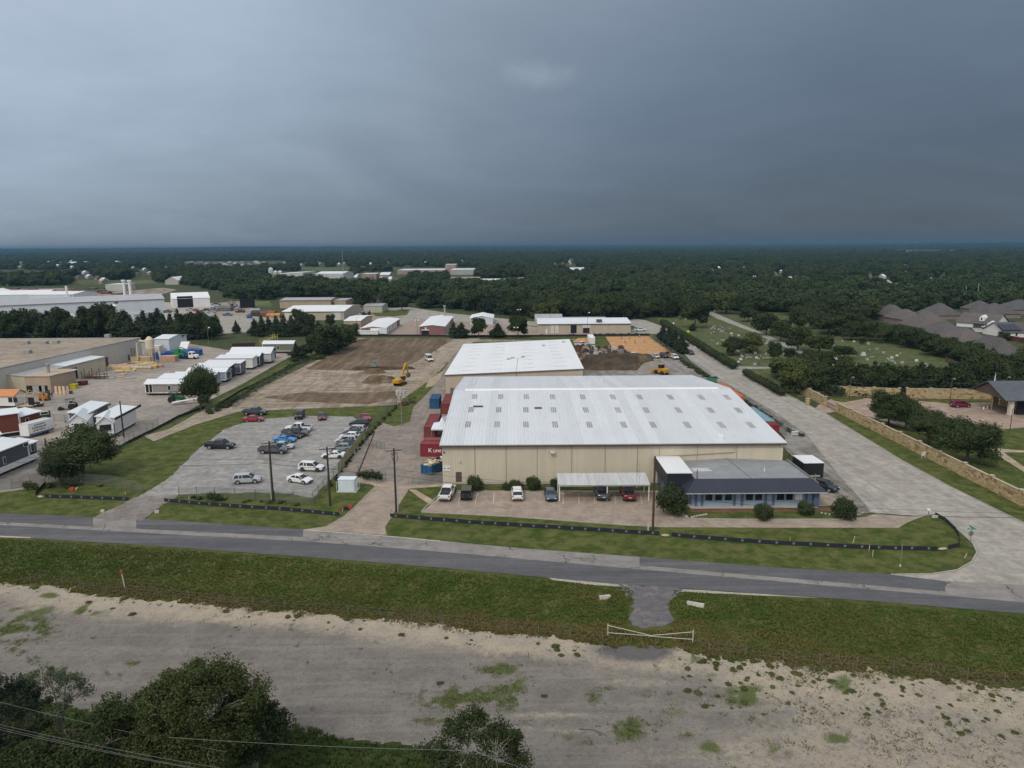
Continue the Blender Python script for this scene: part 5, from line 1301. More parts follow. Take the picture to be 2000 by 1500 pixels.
pshed('workshop','tan block workshop with white roof panel and silver flue in front of the lean-to',(52,768),(100,768),(158,752),33,roof='flat',wall=TANW,roofm=simple('tan_roof',(.42,.33,.24),.7,.1,1),cat='workshop',opens=[('f',.2,6.2,0,2.2,'open',None),('f',1.9,5.4,0,2.15,'curtain',simple('grey_curtain',(.35,.36,.36),.6,.1,1)),('f',3.7,4.5,0,2.12,'yellow_panel',simple('yellow_panel',(.45,.45,.06),.6,.1,1))])
p0,p1=G(100,768),G(158,752)
o=MB().hexa([(p0.x-5,p0.y+.5,4.75),(p0.x-.2,p0.y+.3,4.75),(p1.x-.2,p1.y-.2,4.75),(p1.x-5,p1.y,4.75)],[(p0.x-5,p0.y+.5,4.87),(p0.x-.2,p0.y+.3,4.87),(p1.x-.2,p1.y-.2,4.87),(p1.x-5,p1.y,4.87)]).build('white_roof_panel',ROOF_W2);tag(o,'bright white roof panel on the tan workshop','roof')
fl=thing('flue','short silver flue standing on the tan workshop roof','flue',(p0.x-4,(p0.y+p1.y)/2,4.85));MB().cyl((0,0,0),(0,0,2.3),.45,12).build('pipe',GALV,fl);MB().cyl((0,0,2.3),(0,0,2.7),.62,12).build('cowl',GALV,fl)
sl=thing('dust_collector','cream cyclone dust collector with ducts at the far corner of the factory','dust collector',G(296,708))
CRM=simple('cream_metal',(.60,.53,.40),.5,.1,1)
MB().cyl((0,0,5.0),(0,0,8.4),1.5,14).build('drum',CRM,sl);MB().cyl((0,0,8.4),(0,0,9.4),1.3,14,.5).build('cone',CRM,sl);MB().cyl((0,0,2.2),(0,0,5.0),.5,14,1.5).build('hopper',CRM,sl)
for a in range(4):MB().cyl((1.5*math.cos(a*1.57+.7),1.5*math.sin(a*1.57+.7),0),(1.3*math.cos(a*1.57+.7),1.3*math.sin(a*1.57+.7),5.2),.12,6).build('leg',CRM,sl)
MB().tube([(-1,0,7.6),(-3.4,0,7.9),(-4.6,0,7.0),(-4.8,0,1.0)],.35,8).build('duct',CRM,sl)
MB().tube([(1,0,5.4),(2.8,.4,5.0),(3.2,.4,1.0)],.35,8).build('duct',CRM,sl)
for a in range(3):MB().cyl((-5.6-a*.9,1,0),(-5.6-a*.9,1,5.2),.28,8).build('filter_pipe',simple('dark_duct',(.16,.15,.14),.6,.1,1),sl)
sd=G(284,716)
shed('white_shed','white metal shed behind the dust collector',G(304,690),G(332,690),14,5.6,roof='gable_x',rise=.9,wall=WHITE_WALL,roofm=ROOF_W3,cat='shed')
pshed('long_factory','long pale factory hall with grey roof and two white stacks, far left',(-160,635),(323,610),26,31,roof='gable_x',rise=2.6,wall=WHITE_WALL,roofm=simple('grey_roof_far',(.36,.37,.39),.6,.1,.3),cat='factory',trim=DARKTRIM,ov=.4,
 opens=[('f',171,181,.2,7.0,'open',None),('f',165,166.5,.2,3.2,'door',VOID),('f',96,98,7,8,'window',None)])
for(x_,y_,lb)in((246,597,'left of the two white stacks on the long factory roof'),(257.5,598,'right of the two white stacks on the long factory roof')):
  p=G(x_,y_);s=thing('stack',lb,'stack',(p.x,p.y,0));MB().cyl((0,0,0),(0,0,17.5),.9,10).build('pipe',WHITEM,s);MB().cyl((0,0,17.5),(0,0,18.6),1.5,10).build('cowl',WHITEM,s)
pshed('factory_hall','low white hall with a bright roof behind the long factory, left',(60,600),(148,599),30,24,roof='gable_x',rise=1.5,wall=WHITE_WALL,roofm=ROOF_W2,cat='factory')
pshed('factory_hall','bright roofed hall at the left edge behind the long factory',(-60,598),(95,594),30,20,roof='gable_x',rise=2.5,wall=WHITE_WALL,roofm=ROOF_W2,cat='factory')
pshed('factory_hall','far white gable at the left edge of the industrial area',(0,582),(30,579),20,10,roof='gable_x',rise=3,wall=WHITE_WALL,roofm=ROOF_W2,cat='factory')
p=G(134,600);s=thing('stack','thin pale stack on the bright low hall','stack',p);MB().cyl((0,0,0),(0,0,15),.7,8).build('pipe',WHITEM,s)
pshed('storage_shed','long low greenish-white shed just behind the tree row, far left',(-80,652),(150,634),20,18,roof='gable_x',rise=1.8,wall=WHITE_WALL,roofm=simple('greenish_roof',(.42,.46,.43),.6,.15,.2),cat='shed')
pshed('storage_shed','flat grey roofed shed behind the tree row in front of the long factory',(262,628),(312,620),(300,612),13,roof='mono_x',h2=3.5,wall=WHITE_WALL,roofm=simple('flat_grey',(.34,.34,.35),.6,.1,.3),cat='shed')
pshed('storage_shed','small white gabled roof behind the tree row',(308,634),(352,632),12,5,roof='gable_x',rise=1.6,wall=WHITEM,roofm=ROOF_W2,cat='shed')
pshed('storage_shed','long white block with grey roof by the pale road behind the trees',(354,634),(410,632),11,15,roof='flat',wall=WHITEM,roofm=ROOF_G,cat='shed')
pshed('white_hall','tall white hall with dark doorway right of the long factory',(338,602),(411,599),30,18,roof='gable_x',rise=3.2,wall=WHITEM,roofm=ROOF_W2,cat='hall',opens=[('f',3,13,.2,8,'open',None)])
for i in range(3):
  p=G(204+i*10.5,622-i);s=thing('storage_tank',('left','middle','right')[i]+' of three small white tanks in front of the long factory','tank',p,group='white tanks by the long factory');MB().cyl((0,0,0),(0,0,7.0 if i else 5),1.6,12).build('shell',WHITEM,s);MB().cyl((0,0,7.0 if i else 5),(0,0,8.0 if i else 6),1.6,12,.2).build('cap',WHITEM,s)
pshed('storage_shed','pale flat-roofed shed among the trees beyond the long factory',(207,569),(246,568),25,13,roof='flat',wall=simple('pale_far_wall',(.48,.48,.44),.7,.1,.1),roofm=ROOF_W3,cat='shed')
pshed('storage_shed','beige gabled shed among the trees beyond the white hall',(323,556),(347,556),25,8,roof='gable_y',rise=4,wall=simple('beige_far_wall',(.45,.42,.35),.7,.1,.1),roofm=ROOF_W3,cat='shed')
pshed('storage_shed','long tan storage shed with grey roof, farthest of the tan pair',(547,602),(650,600),26,15,roof='gable_x',rise=1.0,wall=TANW,roofm=simple('far_grey_roof',(.33,.33,.33),.6,.1,.3),cat='shed',trim=DARKTRIM)
pshed('storage_shed','low tan shed extension at the right end of the farthest tan shed',(652,600),(678,599),22,13,roof='flat',wall=TANW,roofm=ROOF_G,cat='shed')
pshed('storage_shed','tan storage shed with bright white roof and stepped right side',(552,626),(666,628),(698,611),17,roof='gable_x',rise=1.6,wall=PALE_TAN,roofm=ROOF_W2,cat='shed',trim=DARKTRIM,opens=[('f',1.5,8,.1,4.2,'roller',None),('f',28,33,.1,4.4,'roller',None),('f',26,27,.1,2.6,'door',None)])
pshed('storage_shed','small pale block shed with hipped house behind it',(710,611),(744,612),(758,605),13,roof='gable_x',rise=.6,wall=simple('cream_block',(.45,.42,.34),.7,.1,.3),roofm=ROOF_G,cat='shed')
pshed('house','dark hip-roofed house behind the small pale shed',(714,604),(742,603),20,7,roof='hip',rise=4.5,wall=DARKTRIM,roofm=SHINGLE,cat='house')
pshed('storage_shed','brown-sided shed with white roof half hidden by the green tree',(672,640),(704,640),(717,628),13,roof='gable_x',rise=.8,wall=TANW,roofm=ROOF_W2,cat='shed')
pshed('brick_shed','pink brick shed with white roof and row of white doors, left of the pair',(706,655),(754,654),(784,635),14,roof='gable_y',rise=.7,wall=PINKBR,roofm=ROOF_W2,cat='shed',ov=.3,trim=None,
 opens=[('r',2.5+k*4.6,5.3+k*4.6,.1,3.4,'roller',WHITEM)for k in range(7)]+[('f',3,3.2,.2,4,'pilaster',DARKTRIM)])
pshed('brick_shed','pink brick shed with white roof and silver flue, right of the pair',(820,654),(868,655),(884,632),16,roof='gable_y',rise=.7,wall=PINKBR,roofm=ROOF_W2,cat='shed',ov=.3,
 opens=[('f',.9,4.3,0,2.0,'open',None),('f',.8,4.4,2.05,2.5,'awning',WHITEM),('f',2.4,3.2,2.5,3.5,'sign',WHITEM)]+[('r',2.5+k*5,5.3+k*5,.1,3.4,'roller',ROOF_G)for k in range(6)])
p=G(876,632);s=thing('flue','tall silver flue on the right pink brick shed','flue',(p.x-1.5,p.y-4,4.5));MB().cyl((0,0,0),(0,0,5),.45,10).build('pipe',GALV,s);MB().cyl((0,0,5),(0,0,5.6),.7,10).build('cowl',GALV,s)
pshed('white_hall','white gabled shed behind the fence trees in the middle distance',(918,634),(963,634),(976,626),12,roof='gable_y',rise=1.3,wall=WHITE_WALL,roofm=ROOF_W2,cat='hall')
pshed('tan_factory','long pink-tan shed with white roof and open dark bays behind the orange pad',(1051,652),(1232,651),13,19,roof='mono_y',h2=5.9,wall=PALE_TAN,roofm=ROOF_W3,cat='factory',ov=.3,trim=DARKTRIM,
 opens=[('f',5.9,9.5,.2,4.4,'roller',DOOR_W),('f',15.2,18,.2,4.0,'open',None),('f',21,24,.2,2.6,'open',None),('f',20.7,24.3,2.65,4.0,'panel',DOOR_W),('f',3.5,4.3,.1,2.1,'door',WHITEM),('f',7.6,7.8,.2,4.5,'pipe',DARKTRIM)])
pshed('tan_factory','grey roofed block at the back left of the long pink-tan shed',(1046,634),(1098,633),16,10,roof='gable_x',rise=2.0,wall=PALE_TAN,roofm=ROOF_G,cat='factory')
pshed('tan_factory','low grey roofed wing behind the long pink-tan shed',(1099,635),(1184,634),14,9,roof='gable_x',rise=1.0,wall=PALE_TAN,roofm=ROOF_G,cat='factory')
u_=thing('rooftop_unit','dark air conditioning rig on the eave of the long pink-tan shed','air conditioner',G(1171,651,0)+Vector((0,1.5,0)));box_part('cabinet',DARKTRIM,u_,-1.3,1.3,0,1.6,5.1,6.3);
for a in(-1.2,1.1):box_part('leg',GALV,u_,a,a+.1,0,.1,4.2,5.1)
FARW=simple('far_white_wall',(.50,.51,.50),.7,.08,.05);FART=BRICKT
pshed('plant','far white plant with curved roof beside two silos',(536,548),(590,548),60,12,roof='mono_x',h2=10,wall=FARW,roofm=ROOF_W2,cat='plant')
for i in range(3):
  p=G(530+i*9,544);s=thing('silo',('left','middle','right')[i]+' of three white silos at the far plant','silo',p,group='white silos at the far plant');MB().cyl((0,0,0),(0,0,13 if i<1 else 9),3.2,12).build('shell',FARW,s);MB().cyl((0,0,13 if i<1 else 9),(0,0,15 if i<1 else 11),3.2,12,.6).build('cap',FARW,s)
pshed('plant','far white plant with stepped roof and thin mast',(617,547),(679,545),60,12,roof='gable_x',rise=2,wall=FARW,roofm=ROOF_W2,cat='plant')
p=G(671,546);s=tag(MB().cyl((0,0,0),(0,0,38),.35,6,.2).build('radio_mast',GALV,None,p),'thin white mast beside the stepped far plant','mast')
pshed('school','small far school block with tan walls and white roofs',(707,544),(738,543),30,9,roof='flat',wall=FART,roofm=ROOF_W3,cat='school')
pshed('school','small far tan block beside the small school block',(742,543),(768,541),30,6,roof='gable_x',rise=3,wall=FART,roofm=ROOF_W3,cat='school')
pshed('large_school','wide far brick building with pale flat roof',(776,536),(870,534),70,8,roof='flat',wall=FART,roofm=ROOF_W3,cat='school')
pshed('large_school','tall brick block rising from the wide far building',(870,533),(890,533),40,16,roof='flat',wall=FART,roofm=ROOF_W3,cat='school')
pshed('large_school','white roofed right wing of the wide far brick building',(880,537),(926,536),60,10,roof='flat',wall=simple('far_glass_wall',(.35,.38,.36),.5,.1,.1),roofm=ROOF_W2,cat='school')
pshed('far_block','far low tan building in the woods, left half',(878,553),(936,552),40,9,roof='flat',wall=FART,roofm=BROWN_ROOF,cat='building')
pshed('far_block','far low tan building in the woods, middle',(936,555),(988,554),30,8,roof='flat',wall=simple('far_pale_wall',(.5,.46,.40),.7,.1,.1),roofm=ROOF_W3,cat='building')
pshed('far_block','far low tan building in the woods, right end',(988,551),(1028,550),40,6,roof='flat',wall=FART,roofm=BROWN_ROOF,cat='building')
pshed('far_block','far white roofed building alone in the woods right of centre',(1108,534),(1146,534),80,6,roof='gable_x',rise=3,wall=FARW,roofm=ROOF_W3,cat='building')
for(x0_,x1_,y_,h_,lb)in[(1474,1482,547,5,'leftmost of the tiny white house fronts in the far woods'),(1495,1503,548,6,'middle tiny white house front in the far woods'),(1520,1536,549,5,'rightmost of the tiny white house fronts in the far woods'),(1728,1760,493,3,'pale strip building on the far right horizon'),(1775,1800,493,2,'second pale strip building on the far right horizon'),(1840,1876,492.5,2,'third pale strip building on the far right horizon'),(1362,1379,492.5,2.5,'small white building near the horizon right of centre'),(1801,1806,553,4,'white shed by the pink clearing in the right woods'),(1780,1806,560,4,'pinkish roofs in the right woods clearing'),(130,160,519,5,'pale building in the far left woods'),(215,225,516,4,'small white gable in the far left woods')]:
  pshed('far_house',lb,(x0_,y_),(x1_,y_),30,h_,roof='gable_x',rise=h_/PXM(x0_,y_)*.5,wall=FARW,roofm=ROOF_W3,cat='house')
for i,(x_,y_)in enumerate(FARH):
  k_=(y_-484)/60.;pshed('far_house','pale little roof in the woods, %s of the scattered far ones'%ordw(i+1),(x_,y_),(x_+(5+(i*7)%7)*k_,y_),14,3.0*PXM(x_,y_),roof='gable_x',rise=2.4,wall=(FART,FARW,FART)[i%3],roofm=(ROOF_G,ROOF_W3,SHINGLE3)[i%3],cat='house',group='scattered far roofs in the woods')
rnd=random.Random(31)
RF=[SHINGLE3,ROOF_G,SHINGLE,BROWN_ROOF]
for i in range(60):
  x_=rnd.uniform(360,556);y_=513+rnd.uniform(0,8)+(0 if x_<460 else-1)
  pshed('suburban_house','tiny pale house in the far suburb on the left horizon',(x_,y_),(x_+rnd.uniform(4,8),y_),18,1.4,roof='hip',rise=3.5,wall=simple('far_house_wall',(.36,.33,.31),.7,.15,.1),roofm=RF[i%4],cat='house',group='far suburb houses on the left horizon')
for i in range(26):
  x_=rnd.uniform(0,240);y_=570+rnd.uniform(-6,8)
  pshed('scrap_stack','rusty stack in the scrap yard behind the long factory',(x_,y_),(x_+rnd.uniform(5,16),y_),rnd.uniform(3,8),rnd.uniform(1.5,4),roof='flat',wall=simple('rust',(.13,.075,.055),.9,.3,.3),roofm=simple('rust_top',(.18,.12,.09),.9,.3,.3),cat='scrap',group='stacks in the scrap yard',ov=0)
sheet('scrap_yard',[(-60,565),(130,563),(200,572),(320,562),(345,566),(300,580),(150,590),(-60,590)],mat_ground('scrap_yard_ground',(.30,.24,.19),(.36,.30,.25),spots=[((.14,.09,.07),.48,.66,.08,.9)],scale=.3),1,4,1)
HS=[
 ((1700,622),(1722,622),14,8,3.0,SHINGLE,'grey hip-roofed house farthest left behind the tree belt'),
 ((1738,628),(1782,629),16,11,4.0,SHINGLE,'grey hip-roofed house left of the long row of roofs'),
 ((1764,636),(1814,637),15,12,3.4,SHINGLE3,'grey-brown roof second from the left in the row of houses'),
 ((1802,654),(1868,655),17,14,5.2,SHINGLE3,'big brown-grey hipped roof in the middle of the row of houses'),
 ((1835,668),(1896,668),16,13,3.8,SHINGLE,'grey hipped roof stepping down toward the cemetery'),
 ((1872,684),(1944,684),16,13,4.0,SHINGLE3,'long grey roof nearest the cemetery corner'),
 ((1829,624),(1884,625),16,8,4.6,SHINGLE,'tall grey roof behind the white-walled house'),
 ((1930,622),(1990,622),15,9,4.0,SHINGLE,'broad grey roof behind the dark solar panels'),
 ((1912,612),(1946,612),14,7,3.6,SHINGLE,'farthest grey roof right of the white-walled house'),
 ((1948,706),(2004,708),16,12,4.2,SHINGLE,'nearest grey hipped roof by the pavilion trees'),
 ((1978,614),(2040,614),15,9,4.0,SHINGLE2,'dark roof at the right edge of the picture')]
for a,b,dp,hp,rs,mt,lb in HS:
  a=(a[0]-4,a[1]);b=(b[0]+6,b[1]);pshed('house',lb,a,b,dp*1.15,hp,roof='hip',rise=rs*1.3,wall=simple('house_brick',(.24,.19,.165),.8,.12,1),roofm=mt,cat='house',ov=.5)
hw_,W_,D_,_=pshed('house','white-walled house with dormer and wide garage at the pale drive',(1868,637),(1942,643),15,9,roof='gable_x',rise=4.2,wall=WHITEM,roofm=SHINGLE3,cat='house',ov=.5,
  opens=[('f',W*1.0,W*1.0+5.5,.1,2.3,'garage_door',simple('dark_garage_door',(.07,.075,.09),.6,.1,1))for W in(7.5,)]+[('f',15.2,16.2,.6,2.2,'window',None)])
MB().prism_y([(9.6,3.3),(11.6,3.3),(11.6,5.0),(10.6,6.2),(9.6,5.0)],.8,5.0).build('dormer',WHITEM,hw_);box_part('window',PANEG,hw_,10.3,10.9,.74,.82,3.8,4.9)
MB().prism_y([(14.3,.1),(17.6,.1),(17.6,2.6),(15.95,4.0),(14.3,2.6)],-1.6,.5).build('porch',WHITEM,hw_);box_part('window',PANEG,hw_,15.6,16.3,-1.66,-1.58,.6,2.2)
hn,W_,D_,_=pshed('house','white house with dark solar panels behind the red wooden fence',(1960,659),(2030,660),14,10,roof='gable_x',rise=3.6,wall=WHITEM,roofm=SHINGLE,cat='house',ov=.5,opens=[('f',5,5.9,.6,2.2,'window',None),('f',11,12,.6,2.2,'window',None)])
PV=glass('solar_panel',(.012,.016,.03))
for k in range(4):MB().hexa([(-.3+k*2.1,.3,3.05),(1.6+k*2.1,.3,3.05),(1.6+k*2.1,4.5,5.2),(-.3+k*2.1,4.5,5.2)],[(-.3+k*2.1,.3,3.13),(1.6+k*2.1,.3,3.13),(1.6+k*2.1,4.5,5.28),(-.3+k*2.1,4.5,5.28)]).build('solar_panel',PV,hn)
pshed('house','blue-sided lean-to house corner at the end of the cemetery tree belt',(1906,700),(1924,700),8,14,roof='mono_y',h2=4.2,wall=simple('blue_siding',(.09,.16,.22),.7,.1,1),roofm=simple('blue_grey_roof',(.17,.20,.24),.6,.1,1),cat='house')
def plank_fence(label,pts,h,mat,name='wooden_fence',pitch=1.0):
  P=[G(*p)for p in pts];r=thing(name,label,'fence',(P[0].x,P[0].y,0))
  for a,b in zip(P[:-1],P[1:]):
    L=(b-a).length;u=(b-a)/L;n=max(1,int(L/pitch));ang=math.atan2(u.y,u.x)
    for j in range(n):
      q=a+u*(j*L/n)-P[0];hh=h*(1+.02*((j*7)%3))
      o=MB().box(0,L/n-.03,-.02,.02,.02,hh).build('fence_panel',mat,r,(q.x,q.y,0),ang)
  return r
REDW=simple('red_cedar_fence',(.13,.04,.028),.8,.15,1)
plank_fence('dark red wooden fence between the white-walled house and the solar house',[(1930,651),(1950,651),(1958,655)],2,REDW)
plank_fence('dark red wooden fence at the right edge below the solar house',[(1966,664),(1992,668),(2010,674)],2,REDW)
plank_fence('dark iron-like fence along the cemetery side of the tree belt',[(1845,706),(1870,716),(1890,724)],1.6,DARKTRIM)
m,t=new_mat('cut_limestone');p=opos(t)
q=t.mapping(p,(1,1,1));
vx=t.node('ShaderNodeTexVoronoi',{'Scale':1.0,'Randomness':.9},feature='F1');t.l.new(t.mapping(p,(1.5,1.5,3.4)),vx.inputs['Vector'])
vd=t.node('ShaderNodeTexVoronoi',{'Scale':1.0,'Randomness':.9},feature='DISTANCE_TO_EDGE');t.l.new(t.mapping(p,(1.5,1.5,3.4)),vd.inputs['Vector'])
hs=t.node('ShaderNodeSeparateXYZ',{0:vx.outputs['Color']})
c=t.mix(hs.outputs[0],(.37,.265,.13),(.52,.415,.25));c=t.mix(t.ramp(hs.outputs[1],.75,.95),c,(.24,.15,.07));c=t.mix(t.ramp(t.noise(p,.5,4),.5,.75,0,.4),c,(.42,.36,.26))
c=t.mix(t.ramp(vd.outputs[0],.02,.06,.8,0),c,(.22,.17,.11))
finish(t,c,.85,vd.outputs[0],.8,.05,spec=.15);MATS['cut_limestone']=m;LIME=m
CAP=simple('stone_coping',(.42,.35,.25),.8,.12,1)
def stone_wall(label,A,B,h,seg=7.5,cap_up=.35):
  A=Vector(A);B=Vector(B);L=(B-A).length;ang=math.atan2(B.y-A.y,B.x-A.x);r=thing('stone_wall',label,'wall',(A.x,A.y,0),ang)
  n=max(1,round(L/seg));s=L/n
  for i in range(n):
    box_part('wall_panel',LIME,r,i*s+.26,(i+1)*s-.26,-.17,.17,0,h);box_part('coping',CAP,r,i*s+.26,(i+1)*s-.26,-.23,.23,h+.002,h+.1)
  for i in range(n+1):
    box_part('pier',LIME,r,i*s-.25,i*s+.25,-.27,.27,0,h+cap_up*.5);box_part('pier_cap',CAP,r,i*s-.36,i*s+.36,-.36,.36,h+cap_up*.5+.002,h+cap_up*.5+.14)
  return r
stone_wall('long limestone wall beside the street, from the gate toward the camera',(79.0,168.6),(79.0,70.0),2.25,7.0)
stone_wall('short limestone wall beside the street beyond the gate',(78.9,174.9),(79.2,190.5),2.3,5.2)
stone_wall('back limestone wall of the court left of the dark gate',(79.2,190.8),(102.3,184.2),2.5,6)
stone_wall('back limestone wall of the court right of the dark gate',(104.2,184.0),(140,180.4),2.6,6)
gt=thing('iron_gate','dark solid gate in the back stone wall','gate',(102.4,184.2,0),R(-6));
for k in range(2):box_part('gate_leaf',VOID,gt,.3+.7*k,.96+.7*k,-.05,.05,.1,2.7)
gt=thing('iron_gate','low dark swing gate at the street entrance of the court','gate',(79.0,168.9,0),R(90));box_part('rail',DARKTRIM,gt,.1,5.6,-.04,.04,1.25,1.33);box_part('rail',DARKTRIM,gt,.1,5.6,-.04,.04,.25,.33)
for k in range(19):box_part('bar',DARKTRIM,gt,.1+k*.3,.14+k*.3,-.02,.02,.15,1.4)
pl=thing('stone_pillar','short limestone mailbox pillar on the grass by the street','pillar',G(1577,790));box_part('shaft',LIME,pl,-.4,.4,-.4,.4,0,1.5);box_part('cap',CAP,pl,-.5,.5,-.5,.5,1.502,1.65)
pv=thing('pavilion','open stone pavilion with steep dark shingle roof and white columns, right edge','pavilion',(0,0,0))
a=G(1960,792);b=G(1972,813)
print_x=(a.x,a.y,b.x,b.y)
PX0,PYF,PYB=b.x-2.2,b.y-1.2,a.y+1.5
MB().prism_x([(PYF,3.9),(PYF,4.05),((PYF+PYB)/2,7.4),(PYB,4.05),(PYB,3.9),((PYF+PYB)/2,7.2)],PX0,PX0+26).build('roof',simple('blue_grey_shingle',(.095,.105,.12),.8,.2,2),pv)
MB().prism_x([(PYF+.8,4.1),((PYF+PYB)/2,6.9),(PYB-.8,4.1)],PX0+.5,PX0+.7).build('gable',DARKTRIM,pv)
for(xx,yy)in((b.x,b.y),(a.x,a.y)):
  c_=MB().box(xx-.45,xx+.45,yy-.45,yy+.45,.35,4.2).build('column',simple('limestone_column',(.55,.51,.43),.7,.08,1),pv);box_part('base',CAP,c_,xx-.65,xx+.65,yy-.65,yy+.65,0,.35)
box_part('wall',LIME,pv,b.x+5.5,b.x+22,PYF+2,PYB-1,0,3.9);box_part('wall',LIME,pv,b.x+3.2,b.x+4.6,PYB-2.0,PYB-1.2,0,3.9)
box_part('doorway',VOID,pv,b.x+2.6,b.x+4.6,PYF+2.4,PYF+2.9,0,3.4)  # dark block, shade of the opening put into its colour
fp=thing('flagpole','white flagpole with hanging flag left of the pavilion','flagpole',G(1936,800));MB().cyl((0,0,0),(0,0,9.2),.06,6,.04).build('pole',WHITEM,fp)
MB().hexa([(-.35,-.02,6.2),(.3,-.02,6.3),(.3,.02,6.3),(-.35,.02,6.2)],[(-.05,-.02,8.9),(.05,-.02,8.9),(.05,.02,8.9),(-.05,.02,8.9)]).build('flag',simple('flag_cloth',(.45,.47,.52),.8,.2,2),fp)
def container(label,loc,rz,mat,L=12.2,corner=None,text=None):
  r=thing('shipping_container',label,'container',loc,rz)
  mb=MB()
  def corr(P,Q,n,off):
    pass
  mb.box(.08,L-.08,.06,2.38,.15,2.52);mb.build('body',mat,r)
  rb=MB();k=int(L/.28)
  for i in range(k):
    x=.2+i*(L-.4)/k
    rb.box(x,x+.12,.02,.06,.2,2.45);rb.box(x,x+.12,2.38,2.42,.2,2.45);rb.box(x,x+.12,.1,2.34,2.52,2.545)
  for j in range(8):
    y=.2+j*.27;rb.box(.03,.08,y,y+.12,.2,2.45);rb.box(L-.08,L-.03,y,y+.12,.2,2.45)
  o=rb.build('corrugation',mat,r);o['kind']='stuff'
  fr=MB()
  for x in(0,L-.12):
    for y in(0,2.32):fr.box(x,x+.12,y,y+.12,0,2.59)
  for y in(0,2.34):
    fr.box(.12,L-.12,y,y+.1,0,.15);fr.box(.12,L-.12,y,y+.1,2.5,2.59)
  for x in(0,L-.1):fr.box(x,x+.1,.12,2.32,0,.14);fr.box(x,x+.1,.12,2.32,2.5,2.59)
  fr.build('frame',mat,r)
  if text:
    for(s_,sz,tx,tz)in text:
      cu=bpy.data.curves.new('lettering','FONT');cu.body=s_;cu.size=sz;cu.extrude=.006;cu.offset=.012
      to=bpy.data.objects.new('lettering',cu);COL.objects.link(to)
      dg=bpy.context.evaluated_depsgraph_get();me=bpy.data.meshes.new_from_object(to.evaluated_get(dg));COL.objects.unlink(to);bpy.data.objects.remove(to)
      me.materials.clear();me.materials.append(simple('white_lettering',(.78,.77,.74),.6,.04,2))
      o=bpy.data.objects.new('lettering',me);COL.objects.link(o);o.parent=r;o.location=(tx,.012,tz);o.rotation_euler=(R(90),0,0)
  return r
RED1=simple('container_red',(.25,.035,.045),.55,.14,.7);RED2=simple('faded_container_red',(.21,.055,.055),.6,.2,.7)
RUST=simple('container_brown',(.22,.075,.05),.65,.25,.7);CBLUE=simple('container_blue',(.03,.10,.21),.55,.15,.7);ORNG=simple('container_orange',(.52,.16,.05),.6,.12,.7);TEAL=simple('container_pale_blue',(.22,.36,.42),.6,.15,.7)
p=G(821,892.5)
container('nearest red shipping container with white K LINE lettering by the warehouse corner',(p.x,p.y,0),R(-1),RED1,text=[('K',1.15,1.55,.95),('LINE',.78,2.55,.95)])
container('rusty red container just behind the lettered one',(p.x+.3,p.y+2.75,0),R(0),RUST)
p=G(828,857);container('long faded red container end-on to the camera beside the white tent',(p.x+2.44,p.y,0),R(90),RED2)
p=G(866,800);container('red container beyond the white tent against the warehouse side',(p.x+2.44,p.y-5,0),R(90),RED2)
p=G(861,802);container('blue container end beyond the tall dark post by the alley',(p.x-.6,p.y+2,0),R(90),CBLUE,L=6.1)
p=G(1430,757);container('orange container beyond the right end of the warehouse roof',(58.6,175.5,0),R(90),ORNG,L=18)
container('pale blue container right of the warehouse',(57.0,150.0,0),R(90),TEAL,L=14)
container('white container with end doors toward the camera behind the rear warehouse',(G(1151,672).x+2.4,G(1151,672).y,0),R(88),WHITEM,L=12.2)
container('green container end between the warehouse corner and the street',(57.5,195.5,0),R(80),simple('container_green',(.03,.14,.07),.6,.1,1),L=6.1)
container('small red bin container at the right warehouse side',(56.6,146.2,0),R(90),RED1,L=2.8)
TYRE=simple('tyre_rubber',(.025,.025,.026),.9,.1,3);RIM=simple('alloy_rim',(.40,.40,.41),.35,.1,3,metallic=.5);RIMD=simple('dark_rim',(.05,.05,.052),.5,.1,3)
CGL=glass('car_glass',(.015,.02,.024));LAMP=simple('headlamp_glass',(.65,.66,.66),.2,.05,3);TAIL=simple('tail_lamp',(.25,.012,.012),.3,.05,3)
BLKP=simple('black_plastic',(.022,.022,.023),.6,.1,3);PLATE=simple('number_plate',(.6,.6,.58),.5,.1,3)
def loft(rings):
  """rings: list of lists of (x,y,z) same length, closed sections, capped"""
  n=len(rings[0]);vs=[p for r in rings for p in r];fs=[]
  for i in range(len(rings)-1):
    for k in range(n):
      a,b=i*n+k,i*n+(k+1)%n;fs.append((a,b,b+n,a+n))
  fs.append(tuple(range(n))[::-1]);fs.append(tuple(range((len(rings)-1)*n,len(rings)*n)))
  return MB().add(vs,fs)
def body_rings(st,w):
  """st: (x, z_low, z_top, width factor)"""
  out=[]
  for x,zl,zt,k in st:
    h=w*k/2;zm=zl+(zt-zl)*.45
    out.append([(x,-h*.90,zl),(x,-h,zl+(zt-zl)*.18),(x,-h,zm),(x,-h*.965,zt-.09),(x,-h*.86,zt),(x,0,zt+.025),(x,h*.86,zt),(x,h*.965,zt-.09),(x,h,zm),(x,h,zl+(zt-zl)*.18),(x,h*.90,zl)])
  return out
